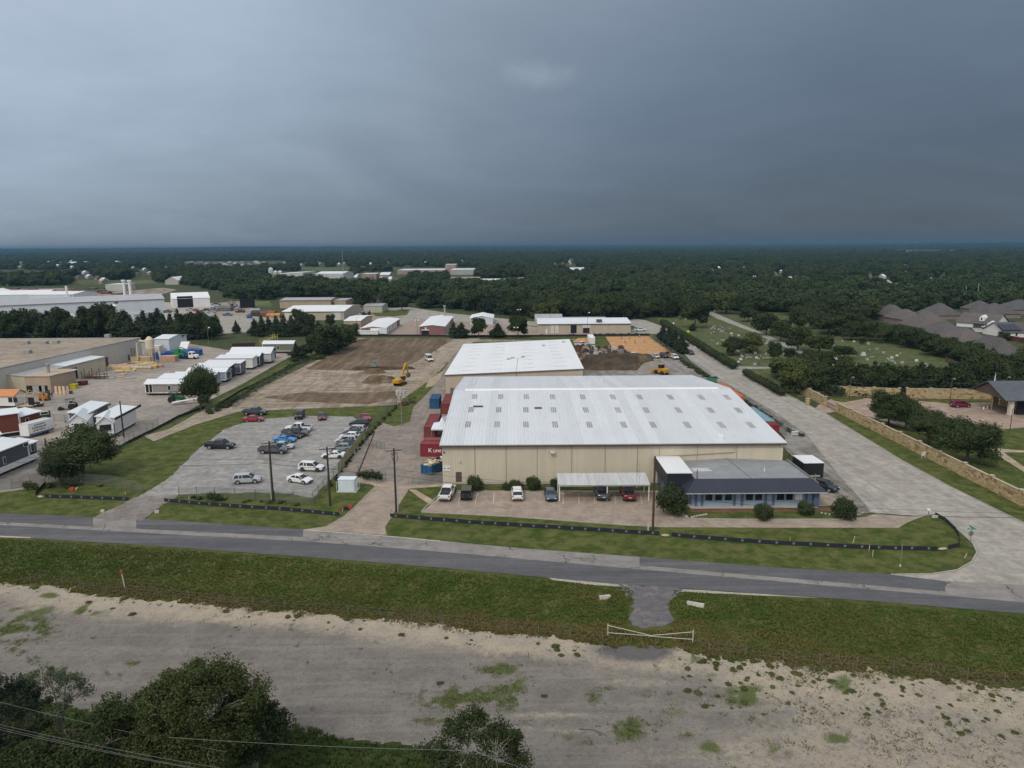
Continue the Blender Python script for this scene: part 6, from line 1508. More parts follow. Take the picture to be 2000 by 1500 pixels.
CARDEF={
 'sedan':dict(L=4.7,W=1.82,st=[(-2.35,.38,.72,.80),(-2.22,.28,.92,.93),(-1.6,.22,.98,1),(0,.20,.95,1),(1.0,.20,.93,1),(1.75,.22,.82,.98),(2.2,.28,.68,.90),(2.35,.38,.56,.78)],cab=(-1.75,1.15,.93,-.95,.35,1.43),wx=(-1.38,1.42),r=.33),
 'coupe':dict(L=4.6,W=1.86,st=[(-2.3,.38,.74,.82),(-2.18,.26,.94,.95),(-1.5,.20,.97,1),(0,.18,.90,1),(.8,.18,.90,1),(1.7,.20,.80,.99),(2.15,.26,.66,.92),(2.3,.36,.54,.80)],cab=(-1.75,.95,.90,-.75,.15,1.32),wx=(-1.38,1.4),r=.35),
 'suv':dict(L=4.75,W=1.9,st=[(-2.37,.42,.92,.88),(-2.28,.32,1.08,.96),(-1.6,.28,1.10,1),(0,.26,1.07,1),(1.1,.26,1.05,1),(1.85,.30,.96,.98),(2.25,.36,.82,.92),(2.37,.46,.68,.82)],cab=(-2.25,1.2,1.06,-1.95,.45,1.68),wx=(-1.4,1.45),r=.37),
 'jeep':dict(L=4.3,W=1.86,st=[(-2.1,.5,1.15,.93),(-2.0,.42,1.2,.97),(-1.5,.42,1.2,1),(0,.42,1.18,1),(.75,.42,1.18,.95),(1.8,.5,1.12,.86),(2.0,.52,1.08,.84),(2.1,.56,.95,.80)],cab=(-2.0,.75,1.18,-1.95,.5,1.84),wx=(-1.3,1.4),r=.41),
 'hatch':dict(L=4.4,W=1.78,st=[(-2.2,.38,.84,.84),(-2.1,.28,1.0,.94),(-1.5,.22,1.0,1),(0,.20,.97,1),(1.0,.20,.94,1),(1.7,.24,.84,.97),(2.08,.30,.70,.90),(2.2,.38,.58,.80)],cab=(-2.0,1.25,.95,-1.3,.3,1.49),wx=(-1.3,1.35),r=.32),
 'pickup':dict(L=5.9,W=2.02,st=[(-2.95,.55,1.10,.93),(-2.88,.45,1.18,.97),(-1.0,.42,1.18,1),(0,.40,1.16,1),(1.3,.40,1.15,1),(2.35,.44,1.12,.98),(2.8,.50,1.02,.94),(2.95,.58,.82,.86)],cab=(-.98,1.45,1.15,-.80,.75,1.90),wx=(-1.85,1.95),r=.41),
 'van':dict(L=5.6,W=2.05,st=[(-2.8,.45,1.2,.95),(-2.7,.38,1.25,.99),(-1.6,.36,1.25,1),(0,.36,1.25,1),(1.4,.36,1.22,1),(2.2,.38,1.08,.97),(2.65,.44,.92,.9),(2.8,.5,.75,.84)],cab=(-2.75,1.75,1.24,-2.68,1.1,2.30),wx=(-1.6,1.75),r=.38),
}
CARPROTO={}
def car_proto(kind):
  if kind in CARPROTO:return CARPROTO[kind]
  D=CARDEF[kind];L,W=D['L'],D['W'];pm=paint('paint_white',(.66,.66,.65))
  root=bpy.data.objects.new('car_'+kind,None);COL.objects.link(root)
  loft(body_rings(D['st'],W)).build('body',pm,root,smooth=32)
  x0,x1,zb,rx0,rx1,zr=D['cab'];h=W/2
  hb,hr=h*.90,h*.70
  if kind in('van','jeep'):hr=h*.84
  gl=[(x0,-hb,zb-.02),(x1,-hb,zb-.02),(x1,hb,zb-.02),(x0,hb,zb-.02)];gt=[(rx0,-hr,zr-.05),(rx1,-hr,zr-.05),(rx1,hr,zr-.05),(rx0,hr,zr-.05)]
  MB().hexa(gl,gt).build('windows',CGL,root)
  rf=[(rx0-.05,-hr-.03,zr-.07),(rx1+.06,-hr-.03,zr-.07),(rx1+.06,hr+.03,zr-.07),(rx0-.05,hr+.03,zr-.07)];rt=[(rx0+.08,-hr+.10,zr+.02),(rx1-.08,-hr+.10,zr+.02),(rx1-.08,hr-.10,zr+.02),(rx0+.08,hr-.10,zr+.02)]
  MB().hexa(rf,rt).build('roof',pm,root)
  pl=MB()
  def pillar(ax,bx,w=.07):
    for s in(-1,1):
      a,b=(ax,s*hb),(bx,s*hr);o_=s*.015
      lo=[(a[0]-w,a[1]-.03+o_,zb-.02),(a[0]+w,a[1]-.03+o_,zb-.02),(a[0]+w,a[1]+.03+o_,zb-.02),(a[0]-w,a[1]+.03+o_,zb-.02)]
      hi=[(b[0]-w,b[1]-.03+o_,zr-.05),(b[0]+w,b[1]-.03+o_,zr-.05),(b[0]+w,b[1]+.03+o_,zr-.05),(b[0]-w,b[1]+.03+o_,zr-.05)]
      pl.hexa(lo,hi)
  pillar(x1-.03,rx1,.05);pillar(x0+.08,rx0+.05,.10)
  mid=(x0+x1)/2;rm=(rx0+rx1)/2;pillar(mid,rm,.045)
  if kind in('suv','van'):pillar((x0*.62+x1*.38)-.3,rx0*.66+rx1*.34,.06)
  pl.build('pillars',pm,root)
  for wx in D['wx']:
    ar=MB()
    for s in(-1,1):
      MB().cyl((wx,s*(h-.24),D['r']),(wx,s*(h+.015),D['r']),D['r'],16).build('tyre',TYRE,root)
      MB().cyl((wx,s*(h-.1),D['r']),(wx,s*(h+.025),D['r']),D['r']*.62,12).build('rim',RIM,root)
      pts=[(wx+math.cos(a)*(D['r']+.07),s*(h+.004),D['r']+math.sin(a)*(D['r']+.07))for a in np.linspace(-.15,math.pi+.15,9)]
      ar.tube(pts,.035,5)
    ar.build('wheel_arch',BLKP,root)
  xf,xb=D['st'][-1][0],D['st'][0][0];zf,zk=D['st'][-2][2],D['st'][1][2]
  for s in(-1,1):
    MB().box(xf-.22,xf-.035,s*h*.62-.17,s*h*.62+.17,zf-.14,zf-.02).build('headlight',LAMP,root)
    MB().box(xb-.0,xb+.14,s*h*.78-.12,s*h*.78+.10,zk-.32,zk-.06).build('tail_light',TAIL,root)
    MB().box(x1-.32,x1-.12,s*(h+.10)-.09,s*(h+.10)+.09,zb+.01,zb+.15).build('mirror',BLKP,root)
  MB().box(xf-.12,xf+.012,-h*.42,h*.42,zf-.26,zf-.08).build('grille',BLKP,root)
  MB().box(xf-.12,xf+.03,-h*.74,h*.74,D['st'][-1][1]+.0,D['st'][-1][1]+.13).build('bumper',BLKP,root)
  MB().box(xb-.03,xb+.12,-h*.74,h*.74,D['st'][0][1]+.0,D['st'][0][1]+.13).build('bumper',BLKP,root)
  MB().box(xb-.02,xb+.04,-.25,.25,zk-.42,zk-.30).build('number_plate',PLATE,root)
  if kind=='pickup':
    MB().box(-2.82,-1.08,-h*.80,h*.80,1.10,1.225).build('cargo_bed',BLKP,root)
    rr=MB();rr.box(-2.88,-1.05,-h*.93,-h*.80,1.16,1.26);rr.box(-2.88,-1.05,h*.80,h*.93,1.16,1.26);rr.box(-2.9,-2.8,-h*.80,h*.80,1.16,1.26);rr.build('bed_rail',pm,root)
  if kind=='jeep':MB().cyl((-2.12,0,.95),(-2.36,0,.95),.38,14).build('spare_wheel',TYRE,root)
  CARPROTO[kind]=root
  return root
PAINTED=('body','roof','pillars','bed_rail')
def car(kind,loc,heading,colr,label,cat=None,group=None,name='parked_car',cname=None,scale=1.0,rim=None,cover=None):
  proto=car_proto(kind)
  r=copy_tree(proto);r.name=name
  r.location=loc;r.rotation_euler=(0,0,R(heading));r.scale=(scale,)*3
  tag(r,label,cat or{'pickup':'pickup truck','van':'van'}.get(kind,'car'),group)
  pm=paint('paint_%d_%d_%d'%tuple(int(c*255)for c in colr),colr)
  for ch in r.children:
    bn=ch.name.split('.')[0]
    if bn in PAINTED:
      ch.material_slots[0].link='OBJECT';ch.material_slots[0].material=pm
    if rim and bn=='rim':ch.material_slots[0].link='OBJECT';ch.material_slots[0].material=rim
  return r
def pcar(kind,px,py,heading,colr,label,**kw):
  p=G(px,py);return car(kind,(p.x,p.y,.045),heading,colr,label,**kw)
WH,SIL,BLK,DGR,RED,MAR,BLU=(.70,.70,.69),(.38,.40,.42),(.016,.017,.02),(.075,.078,.085),(.32,.018,.030),(.10,.012,.025),(.02,.24,.58)
LG='cars in the gravel lot'
pcar('suv',483,943,10,SIL,'silver crossover nearest the road at the front of the gravel lot',group=LG)
pcar('suv',609,919,-8,WH,'white crossover with dark wheels, right front of the gravel lot',group=LG,rim=RIMD)
pcar('sedan',586,942,-22,WH,'white sedan in front of the white crossover at the lot corner',group=LG)
pcar('pickup',431,876,-4,BLK,'black pickup alone at the left edge of the gravel lot',group=LG)
pcar('pickup',535,885,-4,DGR,'dark grey pickup, front of the middle row in the gravel lot',group=LG)
pcar('sedan',553,876,-6,SIL,'silver sedan just behind the dark grey pickup',group=LG)
pcar('coupe',557,863,-4,BLU,'bright blue coupe in the middle row of the gravel lot',group=LG)
pcar('coupe',570,856,-8,BLK,'black coupe behind the bright blue coupe',group=LG)
pcar('pickup',578,851,-6,DGR,'black crew pickup behind the black coupe',group=LG,rim=RIMD)
pcar('pickup',584,842,176,WH,'white pickup with its bed to the right, back of the middle row',group=LG)
pcar('pickup',499,810,-6,(.05,.055,.065),'dark slate pickup on the grass at the back left of the lot',group=LG)
pcar('sedan',496,823,4,RED,'red sedan beside the dark slate pickup at the back of the lot',group=LG)
pcar('jeep',586,817,-84,BLK,'black boxy off-roader facing the camera at the back of the lot',group=LG)
pcar('sedan',629,818,-74,MAR,'maroon sedan facing the camera at the back of the lot',group=LG)
pcar('coupe',714,819,-66,RED,'bright red crossover facing the camera in the lot back corner',group=LG)
pcar('suv',703,832,172,BLK,'black wagon at the top end of the row along the lot fence',group=LG)
pcar('suv',694,845,174,SIL,'silver crossover second from the top of the row along the lot fence',group=LG)
pcar('sedan',690,850,176,BLK,'dark car squeezed between two pale ones in the fence row',group=LG)
pcar('hatch',684,857,175,WH,'white hatchback in the middle of the fence row',group=LG,rim=RIMD)
pcar('suv',677,866,178,(.45,.46,.47),'light silver crossover below the white hatchback in the fence row',group=LG)
pcar('sedan',678,872,176,BLK,'black sedan mostly hidden behind the grey-green hatchback',group=LG)
pcar('hatch',668,880,178,(.20,.245,.235),'grey-green hatchback in the fence row',group=LG)
pcar('coupe',652,894,180,WH,'low white fastback at the near end of the fence row',group=LG,rim=RIMD)
FG='cars on the front parking pad'
pcar('pickup',874,970,84,WH,'white pickup with black bed cover, leftmost on the front parking pad',group=FG,rim=RIMD)
pcar('jeep',912,971,90,(.045,.045,.032),'dark olive boxy off-roader second from the left on the pad',group=FG)
pcar('suv',1010,971,92,WH,'white crossover with sunroof between the bushes and the carport',group=FG)
pcar('sedan',1075,972,-88,(.06,.10,.14),'blue-grey sedan just left of the carport',group=FG)
pcar('pickup',1175,969,90,DGR,'dark grey pickup backed under the middle of the carport',group=FG)
pcar('pickup',1226,970,88,(.18,.012,.02),'dark red pickup under the right end of the carport',group=FG)
pcar('suv',1608,956,-52,BLK,'black vehicle towing the black trailer beside the office')
pcar('suv',1347,692,-78,(.045,.02,.03),'dark maroon car driving on the side street',name='moving_car')
pcar('suv',1875,795,4,(.17,.010,.035),'wine red crossover on the paved court inside the stone wall')
BG='vehicles parked by the orange pad'
pcar('pickup',1238,698,-14,WH,'white crew pickup beside the dirt mound in the back yard',group=BG)
pcar('pickup',1216,692,-20,(.05,.055,.045),'dark truck behind the white crew pickup by the debris piles',group=BG)
pcar('suv',1266,701,-70,BLK,'black car left of three parked by the orange pad',group=BG)
pcar('hatch',1281,699,-80,(.5,.5,.5),'small silver car between two dark ones by the orange pad',group=BG)
pcar('suv',1297,698,-75,(.05,.018,.04),'dark purple crossover by the corner of the orange pad',group=BG)
pcar('suv',1318,701,-86,WH,'white crossover at the right end of the back yard row',group=BG)
pcar('pickup',1250,647,0,WH,'white pickup at the right end of the long pink-tan shed')
pcar('pickup',1234,644,0,(.04,.14,.17),'teal truck half hidden by the end of the long pink-tan shed')
pcar('pickup',1136,676,8,WH,'white flatbed pickup on the green patch behind the rear warehouse')
pcar('pickup',1149,680,-10,SIL,'small silver trailer truck beside the white flatbed pickup')
pcar('van',838,705,-70,WH,'white van standing on the dirt track beside the tilled field')
pcar('suv',1927,641,10,WH,'white car on the drive of the white-walled house')
rnd=random.Random(4)
FC=[WH,SIL,BLK,DGR,RED,(.05,.12,.3),WH,(.3,.3,.3)]
for i in range(11):
  pcar(rnd.choice(('pickup','suv','sedan')),414+i*.9+rnd.uniform(-1.5,1.5),612-i*1.7,rnd.choice((0,180)),FC[(i*3+1)%8],'far car in left row of the pink car park',group='cars in the left row of the far car park')
for i in range(12):
  pcar(rnd.choice(('pickup','suv','sedan')),470-i*1.6+rnd.uniform(-1.5,1.5),611-i*1.7,rnd.choice((0,180)),FC[(i*5+2)%8],'far car in right row of the pink car park',group='cars in the right row of the far car park')
for i,(a,b)in enumerate([(320,610),(327,611),(305,614),(372,607),(384,608),(392,611),(402,607),(445,617),(168,620),(176,620),(186,619),(194,618)]):
  pcar('pickup' if i%2 else 'suv',a,b,rnd.choice((0,10,170)),FC[(i*3)%8],'far car parked near the long factory',group='cars near the long factory')
for i in range(7):
  pcar('sedan',692+i*5.5,622-i*2.6,rnd.choice((60,240)),FC[(i*3+2)%8],'car parked along the side of the stepped white-roofed shed',group='cars along the stepped white-roofed shed')
for k in list(CARPROTO):
  for ch in list(CARPROTO[k].children):bpy.data.objects.remove(ch)
  bpy.data.objects.remove(CARPROTO[k])
p=G(1568,939)
tr=thing('cargo_trailer','black enclosed trailer with white roof right of the office','trailer',(p.x,p.y,0),R(2))
box_part('body',simple('black_trailer_side',(.02,.02,.022),.4,.1,1),tr,0,3.5,0,4.6,.5,3.1);box_part('roof',ROOF_W2,tr,-.03,3.53,-.03,4.63,3.102,3.2)
for xx in(-.05,3.35):MB().cyl((xx,2.3,.38),(xx+.2,2.3,.38),.38,12).build('tyre',TYRE,tr)
box_part('tow_bar',DARKTRIM,tr,1.6,1.8,-1.4,0,.42,.52)
rnd=random.Random(8)
mb=MB()
for pl_ in strokes(.5,2.9,.85,.26,rnd):mb.prism_y([(x*1.0,z)for x,z in pl_],-.02,-.004)
mb.build('lettering',simple('white_lettering',(.78,.77,.74),.6,.04,2),tr)
A,B=G(58,857),G(107,843);L=(B-A).length;ang=math.atan2(B.y-A.y,B.x-A.x)
tr=thing('cargo_trailer','long white enclosed trailer with black and orange print on its side, left yard','trailer',(A.x,A.y,0),ang)
box_part('body',WHITEM,tr,0,L,0,2.5,.55,3.1);box_part('roof',simple('trailer_roof',(.5,.51,.5),.5,.1,1),tr,-.02,L+.02,-.02,2.52,3.102,3.16)
box_part('skirt',simple('trailer_skirt',(.10,.16,.24),.5,.1,1),tr,.1,L-.1,-.03,0,.5,.95)
for k in range(2):MB().cyl((L*.55+k*.95,-.06,.36),(L*.55+k*.95,.2,.36),.36,12).build('tyre',TYRE,tr)
mb=MB()
for(zc_,h_,a_,b_)in((2.62,.34,L*.22,L*.66),(2.05,.42,L*.14,L*.70),(1.5,.34,L*.2,L*.62)):
  for pl_ in strokes(a_,b_,zc_,h_,rnd):mb.prism_y([(x,z)for x,z in pl_],-.012,-.002)
mb.build('print',INK,tr)
mb=MB();
for k in range(7):mb.prism_y([(L*.15+k*.9,1.2),(L*.15+k*.9+.5,1.2),(L*.15+k*.9+.3,1.55)],-.013,-.002)
mb.build('print',simple('orange_print',(.55,.25,.06),.6,.1,1),tr)
p=G(383,701);t0_=thing('flatbed_truck','white cab truck carrying a bright green machine in the factory yard','truck',(p.x,p.y,0),R(-4))
box_part('chassis',BLKP,t0_,-9,0,-1.1,1.1,.7,1.1)
loft([[(x,-w,.6),(x,-w,zt),(x,w,zt),(x,w,.6)]for x,w,zt in((-2.3,1.15,2.7),(-1.0,1.15,2.75),(-.5,1.1,1.75),(.6,1.0,1.55),(.8,.9,1.2))]).build('cab',WHITEM,t0_)
MB().hexa([(-1.0,-1.0,1.8),(-.42,-1.0,1.78),(-.42,1.0,1.78),(-1.0,1.0,1.8)],[(-1.05,-1.0,2.6),(-.98,-1.0,2.6),(-.98,1.0,2.6),(-1.05,1.0,2.6)]).build('windscreen',CGL,t0_)
box_part('side_window',CGL,t0_,-2.0,-1.1,-1.17,-1.14,1.8,2.5)
for xx in(-8,-6.8,0.0):
  for s in(-1,1):MB().cyl((xx,s*.85,.5),(xx,s*1.18,.5),.5,12).build('tyre',TYRE,t0_)
GRN=simple('bright_green_paint',(.03,.26,.06),.4,.1,1)
gm=thing('green_machine','bright green machine riding on the flatbed truck','machine',(p.x-5.6,p.y+.3,1.1),R(-4))
MB().box(-3,1.6,-1.1,1.1,0,1.2).box(-2.2,-.4,-1.0,1.0,1.2,2.6).box(.2,1.2,-.6,.6,1.2,2.2).build('body',GRN,gm);MB().tube([(-2,0,2.4),(.2,0,3.3),(1.8,0,2.6)],.18,6).build('boom',GRN,gm)
for xx in(-2.2,.6):MB().cyl((xx,-1.2,.2),(xx,1.2,.2),.5,10).build('roller',BLKP,gm)
YEL=simple('machine_yellow',(.48,.27,.02),.45,.12,1.5)
p=G(782,752);ex=thing('excavator','yellow tracked excavator digging at the edge of the dirt field','excavator',(p.x,p.y,0),R(70));ex.scale=(.8,.8,.8)
for s in(-1,1):
  MB().prism_y([(-2.3,.25),(-1.9,0),(1.9,0),(2.3,.25),(2.3,.75),(1.9,1.0),(-1.9,1.0),(-2.3,.75)],s*1.3-.35,s*1.3+.35).build('track',TYRE,ex)
  for k in range(4):MB().cyl((-1.5+k,s*1.3-.37,.5),(-1.5+k,s*1.3+.37,.5),.32,8).build('track_roller',DARKTRIM,ex)
box_part('undercarriage',DARKTRIM,ex,-1.2,1.2,-.95,.95,.4,1.1)
MB().prism_y([(-3.1,1.25),(-3.3,1.6),(-3.2,2.5),(-1.0,2.6),(-.6,2.2),(1.6,1.9),(1.6,1.2)],-1.35,1.35).build('house',YEL,ex)
box_part('counterweight',YEL,ex,-3.7,-3.1,-1.3,1.3,1.3,2.4)
MB().prism_y([(-.3,1.9),(1.7,1.9),(1.75,2.4),(1.4,3.3),(-.2,3.35)],-1.4,-.35).build('cab',CGL,ex);box_part('cab_roof',YEL,ex,-.35,1.5,-1.43,-.32,3.35,3.48)
def arm(pts,w,h0,h1,nm,mat,par):
  mb=MB()
  for(a,b)in zip(pts[:-1],pts[1:]):
    a=Vector(a);b=Vector(b);d_=(b-a).normalized();n_=Vector((-d_.z,0,d_.x))
    mb.hexa([a-n_*h0+Vector((0,-w,0)),b-n_*h1+Vector((0,-w,0)),b-n_*h1+Vector((0,w,0)),a-n_*h0+Vector((0,w,0))],[a+n_*h0+Vector((0,-w,0)),b+n_*h1+Vector((0,-w,0)),b+n_*h1+Vector((0,w,0)),a+n_*h0+Vector((0,w,0))])
  return mb.build(nm,mat,par)
arm([(1.2,0,1.9),(2.4,0,5.0),(4.9,0,7.4)],.25,.38,.34,'boom',YEL,ex);arm([(4.8,0,7.5),(6.4,0,3.4)],.2,.34,.24,'stick',YEL,ex)
MB().prism_y([(6.0,3.6),(6.9,3.4),(7.1,2.4),(6.3,1.9),(5.6,2.5)],-.6,.6).build('bucket',DARKTRIM,ex)
MB().cyl((1.6,.0,1.5),(2.9,0,4.6),.1,6).build('ram',GALV,ex);MB().cyl((3.2,0,6.3),(5.1,0,7.0),.09,6).build('ram',GALV,ex)
p=G(1291,731);ld=thing('wheel_loader','yellow wheel loader at the grey heap behind the warehouse roof','loader',(p.x,p.y,0),R(120))
MB().prism_y([(-2.6,.8),(-2.7,1.9),(-.4,2.1),(1.4,1.5),(1.4,.8)],-.95,.95).build('body',YEL,ld);box_part('cab',CGL,ld,-.7,.6,-.75,.75,2.0,3.2);box_part('cab_roof',YEL,ld,-.8,.7,-.85,.85,3.2,3.32)
for xx in(-1.6,1.2):
  for s in(-1,1):MB().cyl((xx,s*.75,.7),(xx,s*1.2,.7),.7,14).build('tyre',TYRE,ld)
arm([(.9,.6,1.5),(2.8,.6,.7)],.08,.15,.12,'lift_arm',YEL,ld);MB().prism_y([(2.5,.2),(3.7,.1),(3.2,1.2),(2.6,1.2)],-1.2,1.2).build('bucket',YEL,ld)
def tractor(label,px_,py_,rz,col_,roofc):
  p=G(px_,py_);r=thing('tractor',label,'tractor',(p.x,p.y,0),R(rz))
  MB().prism_y([(-1.6,.7),(-1.7,1.5),(0,1.7),(1.9,1.35),(2.0,.6)],-.6,.6).build('bonnet',col_,r)
  for xx,rr in((-1.2,.85),(1.5,.5)):
    for s in(-1,1):MB().cyl((xx,s*.65,rr),(xx,s*1.1,rr),rr,14).build('tyre',TYRE,r)
  for a in(-1.5,.1):
    for s in(-.6,.6):box_part('roll_bar',DARKTRIM,r,a,a+.08,s-.04,s+.04,1.5,2.7)
  box_part('canopy',roofc,r,-1.7,.35,-.8,.8,2.7,2.8);box_part('seat',BLKP,r,-1.1,-.5,-.3,.3,1.55,2.1)
  for s in(-1,1):box_part('mudguard',col_,r,-2.0,-.4,s*.88-.22,s*.88+.22,1.68,1.78)
  return r
tractor('grey and white yard tractor in the middle of the factory yard',133,800,195,simple('grey_machine',(.35,.38,.36),.5,.1,1),DARKTRIM)
tractor('green tractor beside the round tree at the factory yard edge',346,785,10,simple('tractor_green',(.02,.11,.04),.5,.1,1),simple('dark_green_canopy',(.015,.07,.03),.5,.1,1))
p=G(372,790);o=MB().hexa([(0,0,.5),(6,.5,1.2),(6,1.7,1.2),(0,1.2,.5)],[(0,0,.7),(6,.5,1.4),(6,1.7,1.4),(0,1.2,.7)]).build('white_ramp',WHITEM,None,(p.x-4.5,p.y-1,0),R(14));tag(o,'long white ramp lying beside the green tractor','ramp')
def person(label,loc,rz,shirt,trousers,hgt=1.76):
  r=thing('person',label,'person',loc,rz)
  V_=[(0,0,.95),(0,0,1.15),(0,0,1.38),(0,0,1.52),(0,0,1.66),(.10,0,.90),(.13,.22,.50),(.11,.28,.06),(.11,.42,.04),(-.10,0,.90),(-.12,-.12,.50),(-.11,-.38,.10),(-.11,-.24,.04),(.20,0,1.42),(.26,-.14,1.15),(.24,-.06,.90),(-.20,0,1.42),(-.26,.14,1.15),(-.24,.24,.92)]
  E=[(0,1),(1,2),(2,3),(3,4),(0,5),(5,6),(6,7),(7,8),(0,9),(9,10),(10,11),(11,12),(2,13),(13,14),(14,15),(2,16),(16,17),(17,18)]
  Rr=[.15,.14,.17,.06,.105,.10,.075,.05,.04,.10,.075,.05,.04,.07,.05,.04,.07,.05,.04]
  me=bpy.data.meshes.new('body');me.from_pydata(V_,E,[]);o=bpy.data.objects.new('body',me);COL.objects.link(o);o.parent=r
  md=o.modifiers.new('skin','SKIN')
  for i,rr in enumerate(Rr):me.skin_vertices[0].data[i].radius=(rr,rr*.85)
  me.skin_vertices[0].data[0].use_root=True
  ss=o.modifiers.new('sub','SUBSURF');ss.levels=ss.render_levels=1
  m,t=new_mat('clothes_'+label[:8]);z=t.node('ShaderNodeSeparateXYZ',{0:opos(t)}).outputs[2]
  c=t.mix(t.math('GREATER_THAN',z,.98),trousers,shirt);c=t.mix(t.math('GREATER_THAN',z,1.52),c,(.30,.18,.12));c=t.mix(t.math('LESS_THAN',z,.10),c,(.03,.025,.02));finish(t,c,.8);me.materials.append(m)
  h=MB();v,f=IV*np.array([.095,.105,.08])+np.array([0,-.01,1.735]),IF;h.add([tuple(a)for a in v],[tuple(int(b)for b in a)for a in f]);h.build('hair',BLKP,r,smooth=180)
  return r
person('person in dark shirt and jeans walking past the tan workshop',G(102,778),R(40),(.05,.03,.03),(.07,.09,.13))
for(a,b,lb)in((1214,664,'leftmost worker on the orange pad'),(1230,663,'worker in the middle of the orange pad'),(1249,661,'rightmost upper worker on the orange pad'),(1221,671,'worker bending line on the left of the orange pad'),(1259,669,'worker in pale shirt on the right of the orange pad'),(1240,672,'worker by the trench line on the orange pad')):
  person('far '+lb,G(a,b),R((a*37)%360),(.35,.33,.30)if b%2 else(.35,.08,.03),(.06,.07,.10))
def tiny_home(label,A,B,D,h,roof,rise,wallc,opens=(),porch=None,skirt=None,roofm=None,h2=None,lift=.75,group=None):
  wm=simple('home_wall_%d_%d_%d'%tuple(int(c*255)for c in wallc),wallc,.65,.06,1)
  r,W_,D_,rz=shed('tiny_home',label,A,B,D,h,roof=roof,rise=rise,wall=wm,roofm=roofm or ROOF_W3,ov=.28,cat='tiny home',group=group,h2=h2,z0=lift)
  for ch in r.children:
    pass
  for o_ in opens:opening(r,None,W_,D_,o_)
  box_part('chassis',BLKP,r,.15,W_-.15,.15,D_-.15,-lift+.28,-.002)
  for k in(.3,.45):
    for yy in(.2,D_-.45):MB().cyl((W_*k,yy,-lift+.3),(W_*k,yy+.25,-lift+.3),.3,10).build('tyre',TYRE,r)
  for xx in(.0,W_-.12):
    for yy in(-.03,D_-.09):box_part('corner_trim',WHITEB,r,xx-.01,xx+.13,yy,yy+.12,0,h-.02)
  box_part('skirt',skirt or WHITEB,r,-.02,W_+.02,-.03,.05,-.02,.16)
  if porch:
    x0_,x1_=porch
    box_part('porch_shade_panel',VOID,r,x0_,x1_,-.035,.0,.2,h-.25)  # dark panel on the wall face, porch shade painted as colour
    for xx in(x0_-.06,(x0_+x1_)/2,x1_):box_part('porch_post',WHITEB,r,xx,xx+.12,-.14,-.04,.1,h-.1)
  return r
GRY,LGY,NVY,WHT,SLT,OLV,BEI=(.15,.165,.19),(.30,.33,.36),(.025,.035,.05),(.66,.65,.60),(.12,.155,.19),(.17,.18,.13),(.27,.255,.225)
def ph(i,xl,xr,yb,col_,desc,D=4.4,h=2.6,roof='gable_x',rise=.9,opens=(),porch=None,h2=None):
  A,B=G(xl,yb),G(xr,yb);B=Vector((B.x,A.y,0))
  return tiny_home(desc,A,B,D,h,roof,rise,col_,opens,porch,h2=h2,group='tiny homes in the receding row')
W_w=lambda a,z=.9:('f',a,a+.8,z,z+1.15,'window',WHITEB)
ph(0,285,378,773,BEI,'nearest beige tiny home of the receding row, with porch at its left end',opens=[W_w(6.3),W_w(10.4)],porch=(.15,2.0))
ph(1,311,396,764,SLT,'second tiny home of the receding row, low white roof with navy eave',opens=[W_w(5)],h=2.9,roof='mono_y',h2=3.5)
ph(2,341,420,757,LGY,'third tiny home of the receding row, mostly hidden by the round tree',opens=[W_w(5)])
ph(3,366,441,748,(.26,.31,.36),'blue-grey tiny home with gabled roof right of the round tree',opens=[W_w(9.6),('r',.8,3.4,.3,2.2,'window',WHITEB)])
ph(4,380,449,741,NVY,'navy tiny home with clerestory strip in the receding row',h=3.1,roof='mono_y',h2=3.6,opens=[('f',8.2,10.4,2.3,2.9,'window',WHITEB)])
ph(5,400,470,734,GRY,'grey tiny home with white trimmed end window in the receding row',h=3.2,roof='mono_y',h2=3.6,opens=[W_w(9.6),('f',9.2,10.8,2.6,2.95,'window',WHITEB)])
ph(6,424,493,723,WHT,'cream tiny home with one tall window in the receding row',h=3.2,roof='mono_y',h2=3.7,opens=[('f',9.2,9.8,.9,2.4,'window',DARKTRIM)])
ph(7,442,507,717,(.06,.07,.075),'dark charcoal tiny home with white framed window in the receding row',h=3.0,opens=[W_w(9.6)])
ph(8,449,528,711,(.50,.52,.52),'pale grey tiny home near the far end of the receding row',h=2.9,opens=[])
ph(9,452,531,703,SLT,'slate blue tiny home second from the far end of the row',h=2.7,opens=[])
ph(10,514,573,690,OLV,'olive green tiny home at the far end of the receding row',h=2.9,opens=[W_w(5.6)])
o1=tiny_home('white tiny home with orange roof and open framed porch at the left edge',G(-70,797),G(30,797),4.6,2.6,'gable_x',1.2,(.68,.67,.64),[('f',14.6-1.2+k*1.3,15.5-1.2+k*1.3,1.0,2.1,'window',DARKTRIM)for k in(-1,0)]+[('f',17.2,18.8,.2,2.2,'open',None)],roofm=simple('orange_roof',(.55,.22,.09),.6,.1,1),lift=.6)
p=G(31,797)
pg=thing('timber_porch_frame','bare timber gable frame at the end of the orange-roofed home','porch',(p.x,p.y,0))
TIM=simple('new_timber',(.50,.42,.28),.8,.1,2)
for xx in(0,2.4,4.2):
  for yy in(.1,4.4):box_part('post',TIM,pg,xx,xx+.14,yy,yy+.14,.2,3.1)
  MB().tube([(xx+.07,.17,3.1),(xx+.07,2.3,4.3),(xx+.07,4.5,3.1)],.08,5).build('rafter',TIM,pg)
for yy in(.1,4.4):box_part('beam',TIM,pg,0,4.3,yy,yy+.14,3.1,3.24)
box_part('deck',TIM,pg,0,4.3,.1,4.5,.35,.5)
